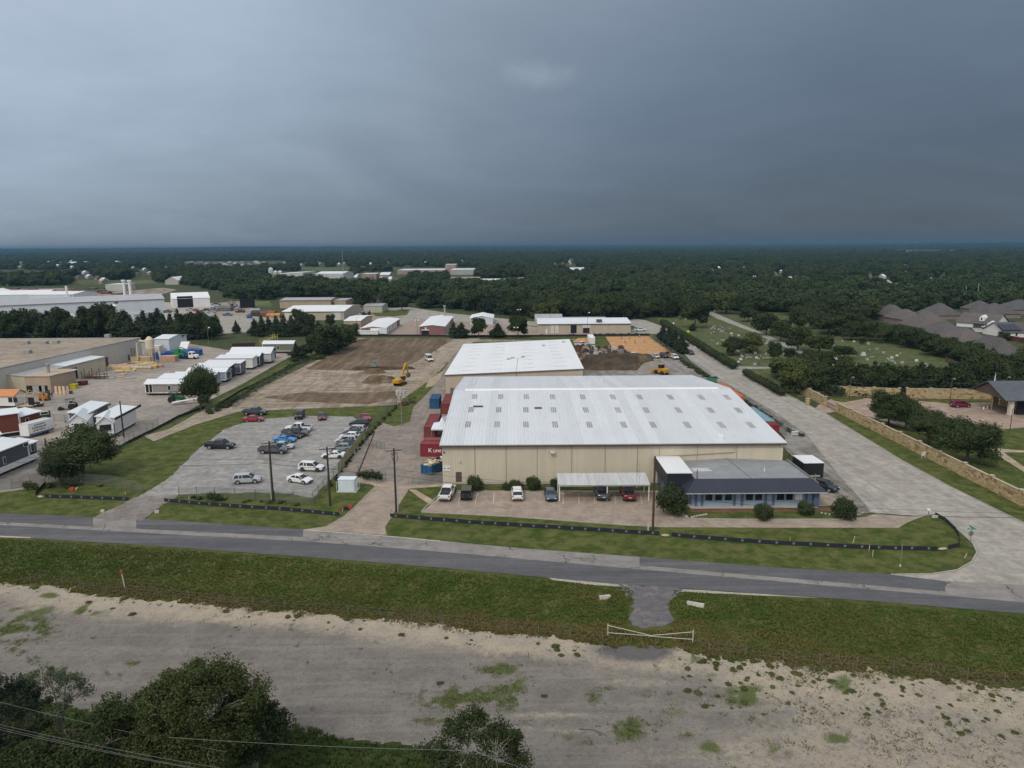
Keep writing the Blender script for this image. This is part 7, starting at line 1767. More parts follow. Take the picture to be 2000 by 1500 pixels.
def phome(desc,a,b,D,h,roof,rise,col_,opens=(),h2=None,lift=.75,skirt=None,roofm=None):
  return tiny_home(desc,G(*a),G(*b),D,h,roof,rise,col_,opens,None,h2=h2,lift=lift,skirt=skirt,roofm=roofm)
REDB=(.155,.045,.028)
phome('tall end of the red-brown tiny home by the white trailer',(-40,862),(42,850),4.2,4.1,'mono_y',0,REDB,[('f',11.5,12.9,3.1,3.6,'window',WHITEB),('f',11.8,12.4,1.0,2.3,'window',WHITEB)],h2=4.5,lift=.9)
phome('lower porch end of the red-brown tiny home with dark posts',(43,848),(84,836),4.2,3.0,'mono_y',0,REDB,[('f',1.4,2.1,1.0,2.3,'window',WHITEB),('f',4.6,8.0,.2,2.7,'open',DARKTRIM)],h2=3.6,lift=.9)
phome('dark grey tiny home with pale skirting at the left edge by the wire fence',(-60,957),(59,906),4.6,3.4,'mono_y',0,(.085,.095,.11),[('f',13.8,15.0,2.6,3.1,'window',WHITEB),('f',15.6,16.4,1.1,2.5,'window',WHITEB),('f',8.4,8.9,.9,2.1,'window',WHITEB),('f',.0,17.2,-.55,.5,'skirting',WHITEM)],h2=4.0,lift=1.1)
phome('grey porch wing of the dark grey tiny home near the leafy tree',(60,905),(76,898),3.4,2.9,'mono_y',0,(.13,.15,.165),[('f',.4,1.6,.1,2.3,'open',None)],h2=3.5,lift=.8)
phome('white-roofed tiny home behind the dark grey one at the left edge',(-60,900),(6,885),4.4,3.2,'gable_x',1.2,(.60,.60,.58))
phome('white tiny home with black framed window facing the road, near the dark pole',(192,858),(224,855),7.0,2.9,'gable_y',1.3,(.66,.65,.63),[('f',.6,2.6,1.2,2.4,'window',BLKP),('r',.6,2.0,.1,2.6,'open',None)],lift=.6)
a_,b_=G(226,850),G(268,829)
phome('tall long rear of the white tiny home near the dark pole',(226,852),(268,828),3.6,3.5,'mono_y',0,(.64,.63,.61),[('f',3.4,3.9,.9,2.6,'window',BLKP),('f',.6,14,2.9,3.5,'black_band',BLKP)],h2=3.9,lift=.6)
phome('dark grey tiny home with white gable behind the spreading tree',(137,853),(172,850),7.0,2.8,'gable_y',1.4,(.66,.65,.63),[('f',1.0,3.0,.9,2.2,'window',WHITEB)],lift=.6)
phome('tall clerestory rear of the dark grey tiny home behind the spreading tree',(172,842),(214,818),3.6,3.3,'mono_y',0,(.09,.10,.115),[('f',3.5,5.2,2.5,2.95,'window',WHITEB),('f',11.5,13.4,2.5,2.95,'window',WHITEB)],h2=3.8,lift=.6)
WOODP=simple('creosoted_pole',(.055,.04,.032),.9,.25,3);WOODG=simple('grey_pole',(.22,.20,.165),.9,.2,3);CBL=simple('cable_black',(.02,.02,.02),.6,.1,3)
PVC=simple('grey_conduit',(.42,.43,.43),.5,.1,2)
def pole_h(px0,py0,py1):
  """height of a pole with foot at px0,py0 whose tip is seen at row py1"""
  b=G(px0,py0);dd=_fw*F-_u*(py1-750);k=b.y/dd.y;return CAM_H+dd.z*k
def upole(label,px_,py_,ytop,mat=WOODP,arm_rot=0,arm_w=2.4,conduit=False,lean=(0,0),extras=None,r=.15,cross=1,group=None):
  b=G(px_,py_);H=pole_h(px_,py_,ytop)
  t=thing('utility_pole',label,'utility pole',(b.x,b.y,0),0,group)
  MB().tube([(0,0,-.1),(lean[0],lean[1],H)],r*1.25,9,r*.8).build('pole',mat,t)
  for k in range(cross):
    a=R(arm_rot);cx,cy=math.cos(a)*arm_w/2,math.sin(a)*arm_w/2;z=H-.35-k*.9
    MB().tube([(lean[0]-cx,lean[1]-cy,z),(lean[0]+cx,lean[1]+cy,z)],.07,5).build('crossarm',mat,t)
    MB().tube([(lean[0]-cx*.5,lean[1]-cy*.5,z),(lean[0],lean[1],z-.7),(lean[0]+cx*.5,lean[1]+cy*.5,z)],.025,4).build('brace',GALV,t)
    for q in(-.92,-.35,.35,.92):MB().cyl((lean[0]+cx*q,lean[1]+cy*q,z+.06),(lean[0]+cx*q,lean[1]+cy*q,z+.26),.05,6,.03).build('insulator',GALV,t)
  if conduit:MB().cyl((.26,-.05,0),(.24,-.05,H*.70),.085,8).build('conduit',PVC,t)
  return t,b,H
P1,b1,H1=upole('dark utility pole in front of the middle of the gravel lot',534,980,858,arm_rot=18)
MB().cyl((-.28,0,0),(-.26,0,7.6),.085,8).build('conduit',PVC,P1)
P2,b2,H2=upole('dark utility pole left of the white utility cabinet',645,988,870,arm_rot=18)
P3,b3,H3=upole('dark utility pole with pale conduit at the front driveway',774,1000,874,arm_rot=18,conduit=True)
MB().tube([(.2,0,9.6),(.5,0,9.1),(.45,0,8.3),(.1,0,7.7)],.04,5).tube([(-.2,0,9.3),(-.35,0,8.8),(0,0,7.9)],.04,5).build('drop_cable',CBL,P3);MB().cyl((-.3,0,9.0),(-.3,0,9.5),.12,8).build('cutout',GALV,P3)
P4,b4,H4=upole('tall brown utility pole between the carport and the blue office',1275,1037,893,mat=simple('brown_pole',(.085,.05,.032),.9,.2,3),cross=0)
MB().cyl((-.24,0,H4-1.2),(-.24,0,H4-.3),.07,6).build('cutout',GALV,P4)
P5,b5,H5=upole('grey utility pole with three transformers beside the chain fence by the alley',785,830,762,mat=WOODG,cross=0,r=.13)
for k in range(3):MB().cyl((-.75+k*.75,-.35,H5-1.0),(-.75+k*.75,-.35,H5+.1),.30,12).build('transformer',simple('transformer_grey',(.42,.45,.48),.5,.1,1),P5)
MB().tube([(-1.5,0,H5-.6),(1.5,0,H5-.6)],.06,5).build('crossarm',WOODG,P5)
upole('dark pole standing among the tiny homes left of the grass strip',242,854,778,cross=0)
upole('old dark pole rising out of the spreading tree',97,925,850,cross=0)
upole('dark post standing by the white tent at the alley',862,828,788,cross=0,r=.13)
b6=G(693,940);lp=thing('leaning_pole','leaning brown strut pole beside the white utility cabinet','utility pole',(b6.x,b6.y,0));MB().tube([(0,0,0),(3.1,3.4,7.8)],.15,8,.11).build('pole',simple('brown_pole',(.085,.05,.032),.9,.2,3),lp)
def lamp_post(label,px_,py_,ytop,mat=DARKTRIM,heads=2,name='light_pole',headm=WHITEM,r=.09,hs=1.0):
  b=G(px_,py_);H=pole_h(px_,py_,ytop);t=thing(name,label,'light pole',(b.x,b.y,0))
  MB().cyl((0,0,0),(0,0,H),r,8,r*.7).build('pole',mat,t)
  for k in range(heads):
    s=-1 if k else 1;MB().tube([(0,0,H-.1),(s*.7*hs,0,H)],.04,4).build('arm',mat,t);box_part('lamp',headm,t,s*.7*hs-.35*hs,s*.7*hs+.35*hs,-.3*hs,.3*hs,H-.1,H+.25*hs)
  return t
lamp_post('twin floodlight pole at the far fence left of the rear warehouse',815,656,624)
lamp_post('dark pole with floodlight behind the rear warehouse roof',1008,668,640)
lamp_post('tall dark pole at the far left corner of the dirt field',698,658,618,heads=1)
lamp_post('dark light pole in front of the long pink-tan shed',1147,656,612,heads=1)
lamp_post('pole with equipment behind the middle fence trees',1014,630,605,heads=2)
lamp_post('pale thin pole on the meadow behind the green-load truck',408,676,636,mat=WOODG,heads=1)
lamp_post('lamp post behind the back stone wall, left',1659,778,742,heads=1,headm=GALV,hs=.7)
lamp_post('lamp post behind the back stone wall, middle',1855,786,746,heads=1,headm=GALV,hs=.7)
lamp_post('lamp post behind the pavilion roof',1961,790,744,heads=1,headm=GALV,hs=.7)
lamp_post('short lamp post on the memorial lawn by the largest live oak',1935,868,835,mat=GALV,heads=1,headm=DARKTRIM,hs=.5)
lamp_post('signpost-like lamp on the lawn edge by the pavilion column',1972,845,806,heads=1,headm=DARKTRIM,hs=.3)
for(x_,y0_,y1_,lb)in((1851,590,564,'left'),(1883,601,565,'middle'),(1907,597,560,'right')):
  lamp_post('%s of three tall pale floodlight masts by the ball field'%lb,x_,y0_,y1_,mat=GALV,heads=0,r=.3,name='floodlight_mast')
for(x_,y0_,y1_,lb)in((1376,602,576,'cemetery road end'),(1213,556,543,'right of centre in the wood'),(1455,612,593,'yellow-green cemetery tree'),(1487,553,537,'tiny far house fronts'),(1408,551,533,'far wood clearing right of centre'),(1893,612,592,'roof of the white-walled house'),(1944,606,598,'ball field, left post'),(1958,606,598,'ball field, right post')):
  lamp_post('distant pole by the '+lb,x_,y0_,y1_,mat=WOODG,heads=0,r=.22,name='distant_pole')
def wire(label,p0,p1,sag,r=.018,n=22,name='power_line',mat=CBL):
  p0=Vector(p0);p1=Vector(p1)
  pts=[p0.lerp(p1,i/n)-Vector((0,0,sag*4*(i/n)*(1-i/n)))for i in range(n+1)]
  o=MB().tube(pts,r,4).build(name,mat);return tag(o,label,'power line')
def on_ray(px_,py_,y_):
  dd=_fw*F+_r*(px_-1000)-_u*(py_-750);k=y_/dd.y;return Vector((dd.x*k,y_,CAM_H+dd.z*k))
L0=on_ray(-60,888,112);L0b=on_ray(-60,898,112)
wire('upper black cable running from the left edge to the pole before the gravel lot',L0,(b1.x,b1.y,7.2),.5,.022)
wire('lower black cable running from the left edge to the pole before the gravel lot',L0b,(b1.x,b1.y,6.4),.6,.03)
wire('upper black cable between the two poles before the gravel lot',(b1.x,b1.y,7.2),(b2.x,b2.y,6.9),.15,.018)
wire('lower black cable between the two poles before the gravel lot',(b1.x,b1.y,6.4),(b2.x,b2.y,6.2),.15,.03)
wire('black cable from the cabinet pole to the driveway pole',(b2.x,b2.y,6.2),(b3.x,b3.y,5.9),.2,.03)
wire('upper cable across the cream shed front',(b3.x,b3.y,6.9),(b4.x,b4.y,6.6),.7,.016)
wire('lower cable across the cream shed front',(b3.x,b3.y,5.9),(b4.x,b4.y,5.6),.8,.024)
wire('cable from the brown pole over the office roof to the right edge',(b4.x,b4.y,6.6),on_ray(2080,1003,84),1.0,.016)
wire('thicker cable from the brown pole past the office front to the right edge',(b4.x,b4.y,5.6),on_ray(2080,1010,84),1.1,.028)
wire('cable from the transformer pole to the dark post by the tent',(b5.x,b5.y,H5-.8),(G(862,828).x,G(862,828).y,5.6),.3,.02)
NW=simple('near_wire',(.16,.17,.155),.5,.1,2)
for(a,b,c,d_,e,lb)in((0,1366,180,1418,44,'single pale wire crossing the near left trees'),(0,1412,180,1452,42,'top of the bundle of near wires at the bottom left'),(0,1417,180,1460,42,'middle of the bundle of near wires at the bottom left'),(0,1422,190,1463,42,'bottom of the bundle of near wires at the bottom left')):
  wire(lb,on_ray(a-90,b-18,e),on_ray(c+260,d_+50,e-3),.2,.009,mat=NW,name='near_wire')
wire('thin pale wire crossing the near bank below the gravel yard',on_ray(330,1440,40),on_ray(925,1466,39),.15,.011,mat=NW,name='near_wire')
wire('thin pale wire falling to the right of the small open tree',on_ray(925,1466,39),on_ray(1110,1530,38),.05,.011,mat=NW,name='near_wire')
SILT=simple('silt_fabric',(.022,.026,.034),.85,.2,1.5);EMB=simple('printed_emblem',(.23,.25,.28),.8,.1,3);STK=simple('steel_stake',(.10,.10,.10),.6,.1,3)
def silt(label,pts,h=.62,logos=True):
  P=[G(*p)for p in pts];o0=P[0];r=thing('silt_fence',label,'fence',(o0.x,o0.y,0))
  dist=0;nxt=1.0
  disc=None
  for a,b in zip(P[:-1],P[1:]):
    L=(b-a).length;u=(b-a)/L;n=max(1,round(L/2.0));ang=math.atan2(u.y,u.x)
    for j in range(n):
      q=a+u*(j*L/n)-o0;s=L/n;w=.05*math.sin(j*1.9+len(label))
      mb=MB();mb.hexa([(0,-.012,.02),(s/2,w-.012,.02),(s/2,w+.012,.02),(0,.012,.02)],[(0,-.012,h),(s/2,w-.012,h*.95),(s/2,w+.012,h*.95),(0,.012,h)])
      mb.hexa([(s/2,w-.012,.02),(s,-.012,.02),(s,.012,.02),(s/2,w+.012,.02)],[(s/2,w-.012,h*.95),(s,-.012,h),(s,.012,h),(s/2,w+.012,h*.95)])
      mb.build('fabric_panel',SILT,r,(q.x,q.y,0),ang)
      MB().box(-.02,.02,.02,.06,0,h+.08).build('stake',STK,r,(q.x,q.y,0),ang)
      if logos:
        m_=(w-.03)
        pr=[(s/2+.16*math.cos(t_),.34+.16*math.sin(t_))for t_ in np.linspace(0,6.283,13)[:-1]]
        e=MB().prism_y(pr,m_-.006,m_).build('printed_emblem',EMB,r,(q.x,q.y,0),ang)
        rr=[(s/2-.07,.36),(s/2+.05,.42),(s/2+.08,.30),(s/2-.04,.27)]
        MB().prism_y(rr,m_-.012,m_-.0065).build('emblem_mark',SILT,e)
  return r
silt('black silt fence along the front of the parking lawn, longest run left of the gap',[(762,1010),(830,1016),(930,1024),(1030,1030),(1130,1036),(1210,1041),(1288,1046)])
silt('black silt fence right of the gap running toward the street corner',[(1312,1048),(1400,1056),(1500,1063),(1600,1068),(1700,1073),(1830,1076)])
silt('short piece of black silt fence bending at the street corner',[(1852,1073),(1874,1068),(1872,1048),(1866,1038),(1845,1018),(1826,1008)],logos=False)
silt('black silt fence in front of the gravel lot',[(321,980),(400,987),(480,993),(560,998),(663,1008)])
silt('black silt fence left of the lot entrance',[(88,972),(170,975),(252,978)])
silt('short black silt fence bending back by the leafy tree at the left',[(70,968),(80,956),(90,946)],logos=False)
silt('long black silt fence along the grass strip beside the factory yard',[(222,882),(262,860),(300,842),(350,815),(400,797)],logos=False)
silt('black silt fence along the ditch beside the dirt field',[(430,790),(470,765),(520,742)],logos=False)
silt('thin black silt fence along the far edge of the dirt field',[(690,657),(800,657),(900,658),(1000,658),(1140,657),(1270,655)],h=.9,logos=False)
def sandbag(label,a,b):
  A,B=G(*a),G(*b);L=(B-A).length;ang=math.atan2(B.y-A.y,B.x-A.x)
  v=IV*np.array([L/2,.3,.26])+np.array([L/2,0,.22]);o=MB().add([tuple(x)for x in v],[tuple(int(i)for i in f)for f in IF])
  md=o.build('straw_bag',simple('straw_bag',(.42,.37,.25),.9,.2,3),None,(A.x,A.y,0),ang,smooth=60);s=md.modifiers.new('sub','SUBSURF');s.levels=s.render_levels=1
  return tag(md,label,'sandbag')
sandbag('pale straw filled bag in the gap of the front silt fence',(1288,1048),(1311,1049));sandbag('pale bag closing the silt fence near the street corner',(1829,1076),(1853,1074));sandbag('pale bag at the left end of the left silt fence',(72,972),(87,973))
m,t=new_mat('chain_link_mesh');
p=t.node('ShaderNodeTexCoord').outputs['Object'];s=t.node('ShaderNodeSeparateXYZ',{0:p})
a=t.math('ADD',s.outputs[0],s.outputs[2]);b=t.math('SUBTRACT',s.outputs[0],s.outputs[2])
la=t.math('LESS_THAN',t.math('FRACT',t.math('DIVIDE',a,.09)),.16);lb_=t.math('LESS_THAN',t.math('FRACT',t.math('DIVIDE',b,.09)),.16)
msk=t.math('MAXIMUM',la,lb_)
bs=t.node('ShaderNodeBsdfPrincipled',{'Base Color':(.20,.22,.21,1),'Roughness':.5,'Metallic':.3});tp=t.node('ShaderNodeBsdfTransparent');mx=t.node('ShaderNodeMixShader',{0:msk,1:tp.outputs[0],2:bs.outputs[0]})
t.node('ShaderNodeOutputMaterial',{0:mx.outputs[0]});CHAIN=m
FPOST=simple('fence_post',(.20,.22,.21),.5,.1,2,metallic=.4);FGREEN=simple('green_fence_post',(.09,.15,.12),.5,.1,2)
def chain(label,pts,h=1.9,step=3.0,postm=FPOST,name='chain_link_fence',slats=None):
  P=[G(*p)for p in pts];o0=P[0];r=thing(name,label,'fence',(o0.x,o0.y,0))
  for a,b in zip(P[:-1],P[1:]):
    L=(b-a).length;u=(b-a)/L;n=max(1,round(L/step));ang=math.atan2(u.y,u.x);q=a-o0
    for j in range(n+1):
      c=a+u*(j*L/n)-o0;MB().cyl((0,0,0),(0,0,h+.08),.045,6).build('post',postm,r,(c.x,c.y,0),ang)
    MB().tube([(0,0,h),(L,0,h)],.025,5).build('top_rail',postm,r,(q.x,q.y,0),ang)
    MB().add([(0,0,.05),(L,0,.05),(L,0,h),(0,0,h)],[(0,1,2,3)]).build('wire_mesh',CHAIN,r,(q.x,q.y,0),ang)
    if slats:
      s0,s1,sm=slats
      k=s0
      while k<min(s1,L):MB().box(k,k+.1,-.02,.02,.1,h-.05).build('slat',sm,r,(q.x,q.y,0),ang);k+=.34
  return r
chain('chain-link fence between the gravel lot and the alley',[(612,984),(641,950),(662,925),(700,870),(726,840),(752,812),(775,788)],2.0,postm=FGREEN)
YSL=simple('yellowed_slat',(.27,.25,.11),.8,.2,1)
chain('short stretch of yellowed slatted fence beside the parked cars',[(661,926),(690,888),(712,858)],2.02,slats=(0,30,YSL))
chain('chain-link fence across the front of the gravel lot',[(350,970),(420,972),(500,977),(612,984)],1.8)
chain('green chain-link gate and fence in front of the spreading tree',[(88,944),(160,946),(220,950),(279,966)],1.9,postm=FGREEN)
chain('wire fence in front of the dark grey tiny home',[(-40,958),(24,956),(60,948),(95,940)],1.8)
chain('wire fence beside the white tiny homes along the grass',[(225,885),(262,858),(310,832)],1.8)
chain('wire fence behind the white trailer in the yard',[(85,822),(150,826),(185,826)],1.8)
chain('vine covered short fence by the utility cabinet',[(700,930),(754,942)],1.9)
chain('low gate fence at the warehouse corner beside the blue dumpster',[(806,946),(862,942)],1.8)
chain('folded gate lying open at the alley side',[(712,870),(752,880)],1.6,step=1.2,name='swing_gate')
chain('chain-link fence between the back yard and the side street',[(1268,660),(1322,698),(1352,716),(1388,738)],1.9)
chain('chain-link fence between the warehouse side and the side street',[(1420,762),(1470,795),(1520,832),(1545,850)],1.9)
chain('chain-link gate across the lane right of the warehouse',[(1500,838),(1535,850)],1.9)
chain('thin field fence at the edge of the ditch by the dirt field',[(455,800),(520,752),(600,712),(690,662)],1.4,step=5)
GV=crown_mesh('vine',LEAF_OAK,91,[(0,0,.8,.8,.25,.8),(1.0,0,.9,.9,.25,.8),(1.9,0,.7,.7,.25,.7)],.2,40)
for(px_,py_,k,lb)in((730,939,1.2,'dark vine covering the fence beside the front driveway'),(708,933,.7,'small vine on the fence by the white cabinet'),(422,978,.9,'bright green weed climbing the front lot fence'),(64,958,1.0,'brownish shrub at the left fence corner')):
  o=bpy.data.objects.new('vine',GV);COL.objects.link(o);o.location=G(px_,py_)-Vector((1*k,0,0));o.rotation_euler=(0,0,R(-6));o.scale=(k,)*3;tag(o,lb,'vine')
def scrub_row(label,pts,w,h,mat=LEAF_OAK,seed=5):
  lobes=[];rn=random.Random(seed)
  for(ax,ay),(bx,by)in zip(pts[:-1],pts[1:]):
    A,B=G(ax,ay),G(bx,by);n=max(1,int((B-A).length/1.6))
    for j in range(n):
      q=A.lerp(B,(j+rn.random())/n);k=rn.uniform(.5,1.1);lobes.append((q.x+rn.uniform(-w,w)*.4,q.y+rn.uniform(-w,w)*.4,h*.35*k,w*.5*k,w*.5*k,h*.5*k))
  c=Vector((lobes[0][0],lobes[0][1],0));lobes=[(a-c.x,b-c.y,*r_)for a,b,*r_ in lobes]
  o=bpy.data.objects.new('scrub_row',crown_mesh('scrub_row',mat,seed,lobes,.3,9,jag=.4));COL.objects.link(o);o.location=c;return tag(o,label,'scrub')
scrub_row('rough green scrub along the fence between the warehouse and the street',[(1415,757),(1470,793),(1520,828),(1560,852)],1.6,.9)
scrub_row('green scrub on the bank between the back yard and the side street',[(1300,690),(1330,704),(1360,722),(1392,742)],2.4,1.0)
scrub_row('green scrub along the ditch between the tiny homes and the dirt field',[(430,800),(480,772),(530,742),(570,716),(600,704)],2.6,1.3)
scrub_row('tall scrub along the near end of the ditch behind the round tree',[(402,812),(440,793),(470,776)],2.0,1.4)
scrub_row('dark scrub along the far fence in front of the pink-tan shed',[(1050,657),(1110,657),(1180,655),(1268,654)],1.8,1.2,LEAF_CEDAR)
scrub_row('reddish brown brush at the end of the lot fence by the transformer pole',[(780,795),(800,788),(806,776)],2.2,.8,LEAF_DRY)
scrub_row('weeds along the front fence of the gravel lot',[(360,974),(440,978),(520,983),(604,988)],1.2,.6)
scrub_row('weeds growing along the lot fence by the alley',[(640,955),(690,890),(740,832),(775,795)],.9,.9)
scrub_row('brown and green brush behind the wire fence under the spreading tree',[(75,950),(110,952),(200,948)],1.8,.7)
scrub_row('green undergrowth beneath the trees left of the dirt field',[(612,704),(650,686),(690,668)],4.5,2.2)
scrub_row('dark undergrowth below the cedars behind the back stone wall',[(1600,770),(1700,771),(1800,772),(1940,775)],3.0,2.2,LEAF_CEDAR)
scrub_row('dark undergrowth below the tree row behind the brown-roofed factory',[(-10,664),(100,662),(200,660),(300,660),(415,658)],4.0,3.0,LEAF_CEDAR)
p=G(661,961)
cb=thing('utility_cabinet','white steel utility cabinet with wire cage on the lawn by the front driveway','utility cabinet',(p.x,p.y,0),R(-3))
CABW=simple('cabinet_white',(.62,.70,.74),.45,.05,1)
box_part('base',CONCW,cb,-.25,3.1,-.3,2.0,0,.1);box_part('cabinet',CABW,cb,0,2.75,0,1.7,.1,2.1);box_part('lid',CABW,cb,-.06,2.81,-.06,1.76,2.102,2.2);box_part('door',CABW,cb,.08,1.35,-.04,-.0,.25,2.0);box_part('door',CABW,cb,1.4,2.68,-.04,-.0,.25,2.0)
for(x_,y_)in((-.25,-.1),(3.1,-.1),(3.1,1.8),(3.1,.85),(-.25,1.8)):MB().cyl((x_,y_,.0),(x_,y_,1.9),.03,5).build('cage_post',WHITEB,cb)
for z_ in(.5,1.2,1.88):MB().tube([(2.8,-.1,z_),(3.1,-.1,z_),(3.1,1.8,z_)],.02,4).build('cage_rail',WHITEB,cb)
p=G(822,926);dm=thing('dumpster','open blue roll-off dumpster heaped with rubbish at the warehouse corner','dumpster',(p.x,p.y,0),R(62))
DB=simple('dumpster_blue',(.025,.105,.22),.5,.2,1)
for(x0_,x1_,y0_,y1_)in((0,6.5,-2.4,-2.3),(0,6.5,-.1,0),(0,.1,-2.3,-.1),(6.4,6.5,-2.3,-.1)):box_part('side',DB,dm,x0_,x1_,y0_,y1_,.2,1.75)
box_part('floor',DB,dm,.1,6.4,-2.3,-.1,.2,.35)
for k in range(8):box_part('rib',DB,dm,.3+k*.82,.42+k*.82,-2.46,-2.4,.25,1.7)
for k in range(3):box_part('rib',DB,dm,-.07,0,-2.2+k*.95,-2.08+k*.95,.25,1.7)
box_part('rim',DB,dm,-.06,6.56,-2.48,-2.38,1.752,1.84)
rnd=random.Random(12);rub=[simple('cardboard',(.45,.30,.16),.8,.2,2),simple('pale_board',(.62,.50,.32),.8,.2,2),simple('yellow_scrap',(.55,.42,.10),.8,.2,2),simple('white_scrap',(.6,.58,.52),.8,.1,2)]
rb=thing('rubbish','heap of boards and cartons inside the blue dumpster','rubbish',(p.x,p.y,0),R(62))
for k in range(34):
  x_,y_=rnd.uniform(.5,5.9),rnd.uniform(-2.0,-.4);w_,d_,h_=rnd.uniform(.3,1.1),rnd.uniform(.2,.7),rnd.uniform(.06,.3)
  o=MB().box(-w_/2,w_/2,-d_/2,d_/2,0,h_).build('scrap_piece',rub[k%4],rb,(x_,y_,1.25+.55*rnd.random()+.25*math.sin(x_)))
  o.rotation_euler=(rnd.uniform(-.4,.4),rnd.uniform(-.4,.4),rnd.uniform(0,3.1))
p=G(856,862);tn=thing('canopy_tent','white peaked canopy tent between the red containers and the warehouse','tent',(p.x-.6,p.y+.3,0),0)
TW=simple('tent_fabric',(.62,.66,.72),.7,.06,1)
def peak(x0_,y0_,w_,d_,h_,up_,nm='canopy',mt=TW):return MB().add([(x0_,y0_,h_),(x0_+w_,y0_,h_),(x0_+w_,y0_+d_,h_),(x0_,y0_+d_,h_),(x0_+w_*.35,y0_+d_*.35,h_+up_*.35),(x0_+w_*.65,y0_+d_*.35,h_+up_*.35),(x0_+w_*.65,y0_+d_*.65,h_+up_*.35),(x0_+w_*.35,y0_+d_*.65,h_+up_*.35),(x0_+w_/2,y0_+d_/2,h_+up_),(x0_,y0_,h_-.3),(x0_+w_,y0_,h_-.3),(x0_+w_,y0_+d_,h_-.3),(x0_,y0_+d_,h_-.3)],[(0,1,5,4),(1,2,6,5),(2,3,7,6),(3,0,4,7),(4,5,8),(5,6,8),(6,7,8),(7,4,8),(9,10,1,0),(10,11,2,1),(11,12,3,2),(12,9,0,3)]).build(nm,mt,tn,smooth=50)
peak(-.9,0,4.2,5.5,2.6,2.0);peak(.6,6.0,3.2,4.5,2.8,1.6,mt=simple('tent_grey',(.33,.34,.36),.7,.1,1))
for(x_,y_)in((-.8,.1),(3.2,.1),(-.8,5.4),(.7,10.4)):MB().cyl((x_,y_,0),(x_,y_,2.6),.04,6).build('pole',GALV,tn)
def mound(label,pts_c,size,h,mat,name='dirt_mound',seed=0,ridge=.5):
  n=44;xs=np.linspace(-1,1,n);X,Y=np.meshgrid(xs,xs,indexing='ij');x=X.ravel();y=Y.ravel()
  rr=np.sqrt((np.maximum(np.abs(x)-ridge,0)/(1-ridge))**2+y**2);base=np.clip(1.02-rr*1.04,0,1)
  z=(np.minimum(base*1.5,.85+.15*base))*(.72+.5*fbm(x*2.2+seed,y*2.2,4))-.03+.10*(fbm(x*7+seed,y*7,3)-.5)*(base>.02)
  v=np.stack([x*size[0]/2,y*size[1]/2,np.maximum(z,-.02)*h],1);idx=np.arange(n*n).reshape(n,n)
  q=np.stack([idx[:-1,:-1],idx[1:,:-1],idx[1:,1:],idx[:-1,1:]],-1).reshape(-1,4)
  keep=(np.maximum(rr,0)[q]<1.08).any(1)
  o=link_mesh(name,np_mesh(name,v,q[keep],mat,smooth=True));o.location=pts_c;return tag(o,label,'mound')
MDIRT=mat_ground('mound_soil',(.048,.036,.025),(.068,.050,.034),spots=[((.16,.11,.05),.56,.74,.10,.7)],streak=[(R(90),(.11,.09,.07),.4,.3,.05)],bump=.6)
mound('big dark brown soil mound between the two warehouses and the orange pad',G(1205,716)+Vector((0,0,0)),(30,16),4.6,MDIRT,seed=3)
mound('grey gravel heap beside the yellow loader',G(1276,722),(12,10),2.6,mat_ground('grey_heap',(.20,.18,.155),(.25,.225,.195),scale=2),seed=5,ridge=.1)
mound('small orange sand heap near the white container',G(1138,667),(9,7),1.6,SAND,seed=7,ridge=.1)
mound('fresh brown spoil heap left of the excavator',G(738,746),(10,6),1.9,DIRT_D,seed=9,ridge=.3)
mound('dark spoil lump beside the excavator tracks',G(755,742),(7,5),1.1,MDIRT,seed=11,ridge=.2)
mound('long low dark ridge of turned soil behind the spoil heap',G(748,721),(22,3.5),.9,MDIRT,seed=13,ridge=.8)
mound('rough spoil pile under the grey machine',G(731,728),(8,6),1.5,MDIRT,seed=15,ridge=.2)
p=G(731,722);dz_=thing('small_digger','small grey digger at the top of the spoil heap in the dirt field','digger',(p.x,p.y,.6));dz_.scale=(.8,.8,.8);MB().box(-1.2,1.2,-.9,.9,.5,1.8).build('body',simple('digger_grey',(.20,.23,.22),.5,.1,1),dz_);MB().box(-.6,.7,-.7,.7,1.8,2.9).build('cab',simple('digger_cab',(.16,.20,.20),.3,.1,1),dz_)
for s_ in(-.9,.9):MB().prism_y([(-1.4,.2),(-1.1,0),(1.1,0),(1.4,.2),(1.1,.6),(-1.1,.6)],s_-.2,s_+.2).build('track',TYRE,dz_)
rnd=random.Random(44);DB_=[simple('pallet_wood',(.30,.19,.11),.9,.2,2),simple('dark_scrap',(.06,.055,.055),.8,.2,2),simple('grey_scrap',(.25,.24,.235),.8,.2,2),simple('rust',(.13,.075,.055),.9,.3,.3),simple('pale_scrap',(.48,.45,.40),.8,.2,2)]
dbs=[]
for k in range(64):
  px_,py_=rnd.uniform(1128,1218),rnd.uniform(683,700);p=G(px_,py_);w_,d_,h_=rnd.uniform(.8,2.4),rnd.uniform(.8,2.0),rnd.uniform(.4,1.9)
  o=MB().box(-w_/2,w_/2,-d_/2,d_/2,0,h_).box(-w_*.4,w_*.3,-d_*.3,d_*.4,h_+.001,h_*1.25).build('debris_stack',DB_[k%5],None,p,rnd.uniform(0,3));tag(o,'stack','debris','debris behind the rear warehouse');dbs.append(o)
relabel(dbs,'stack of pallets or scrap, %s from the left behind the rear warehouse')
TB_=[simple('fresh_lumber',(.56,.42,.25),.8,.12,2),simple('pinkish_lumber',(.50,.33,.23),.8,.15,2),simple('wrapped_lumber',(.62,.60,.55),.6,.1,2),simple('yellow_lumber',(.60,.42,.14),.8,.15,2),simple('grey_bundle',(.36,.35,.36),.7,.2,2)]
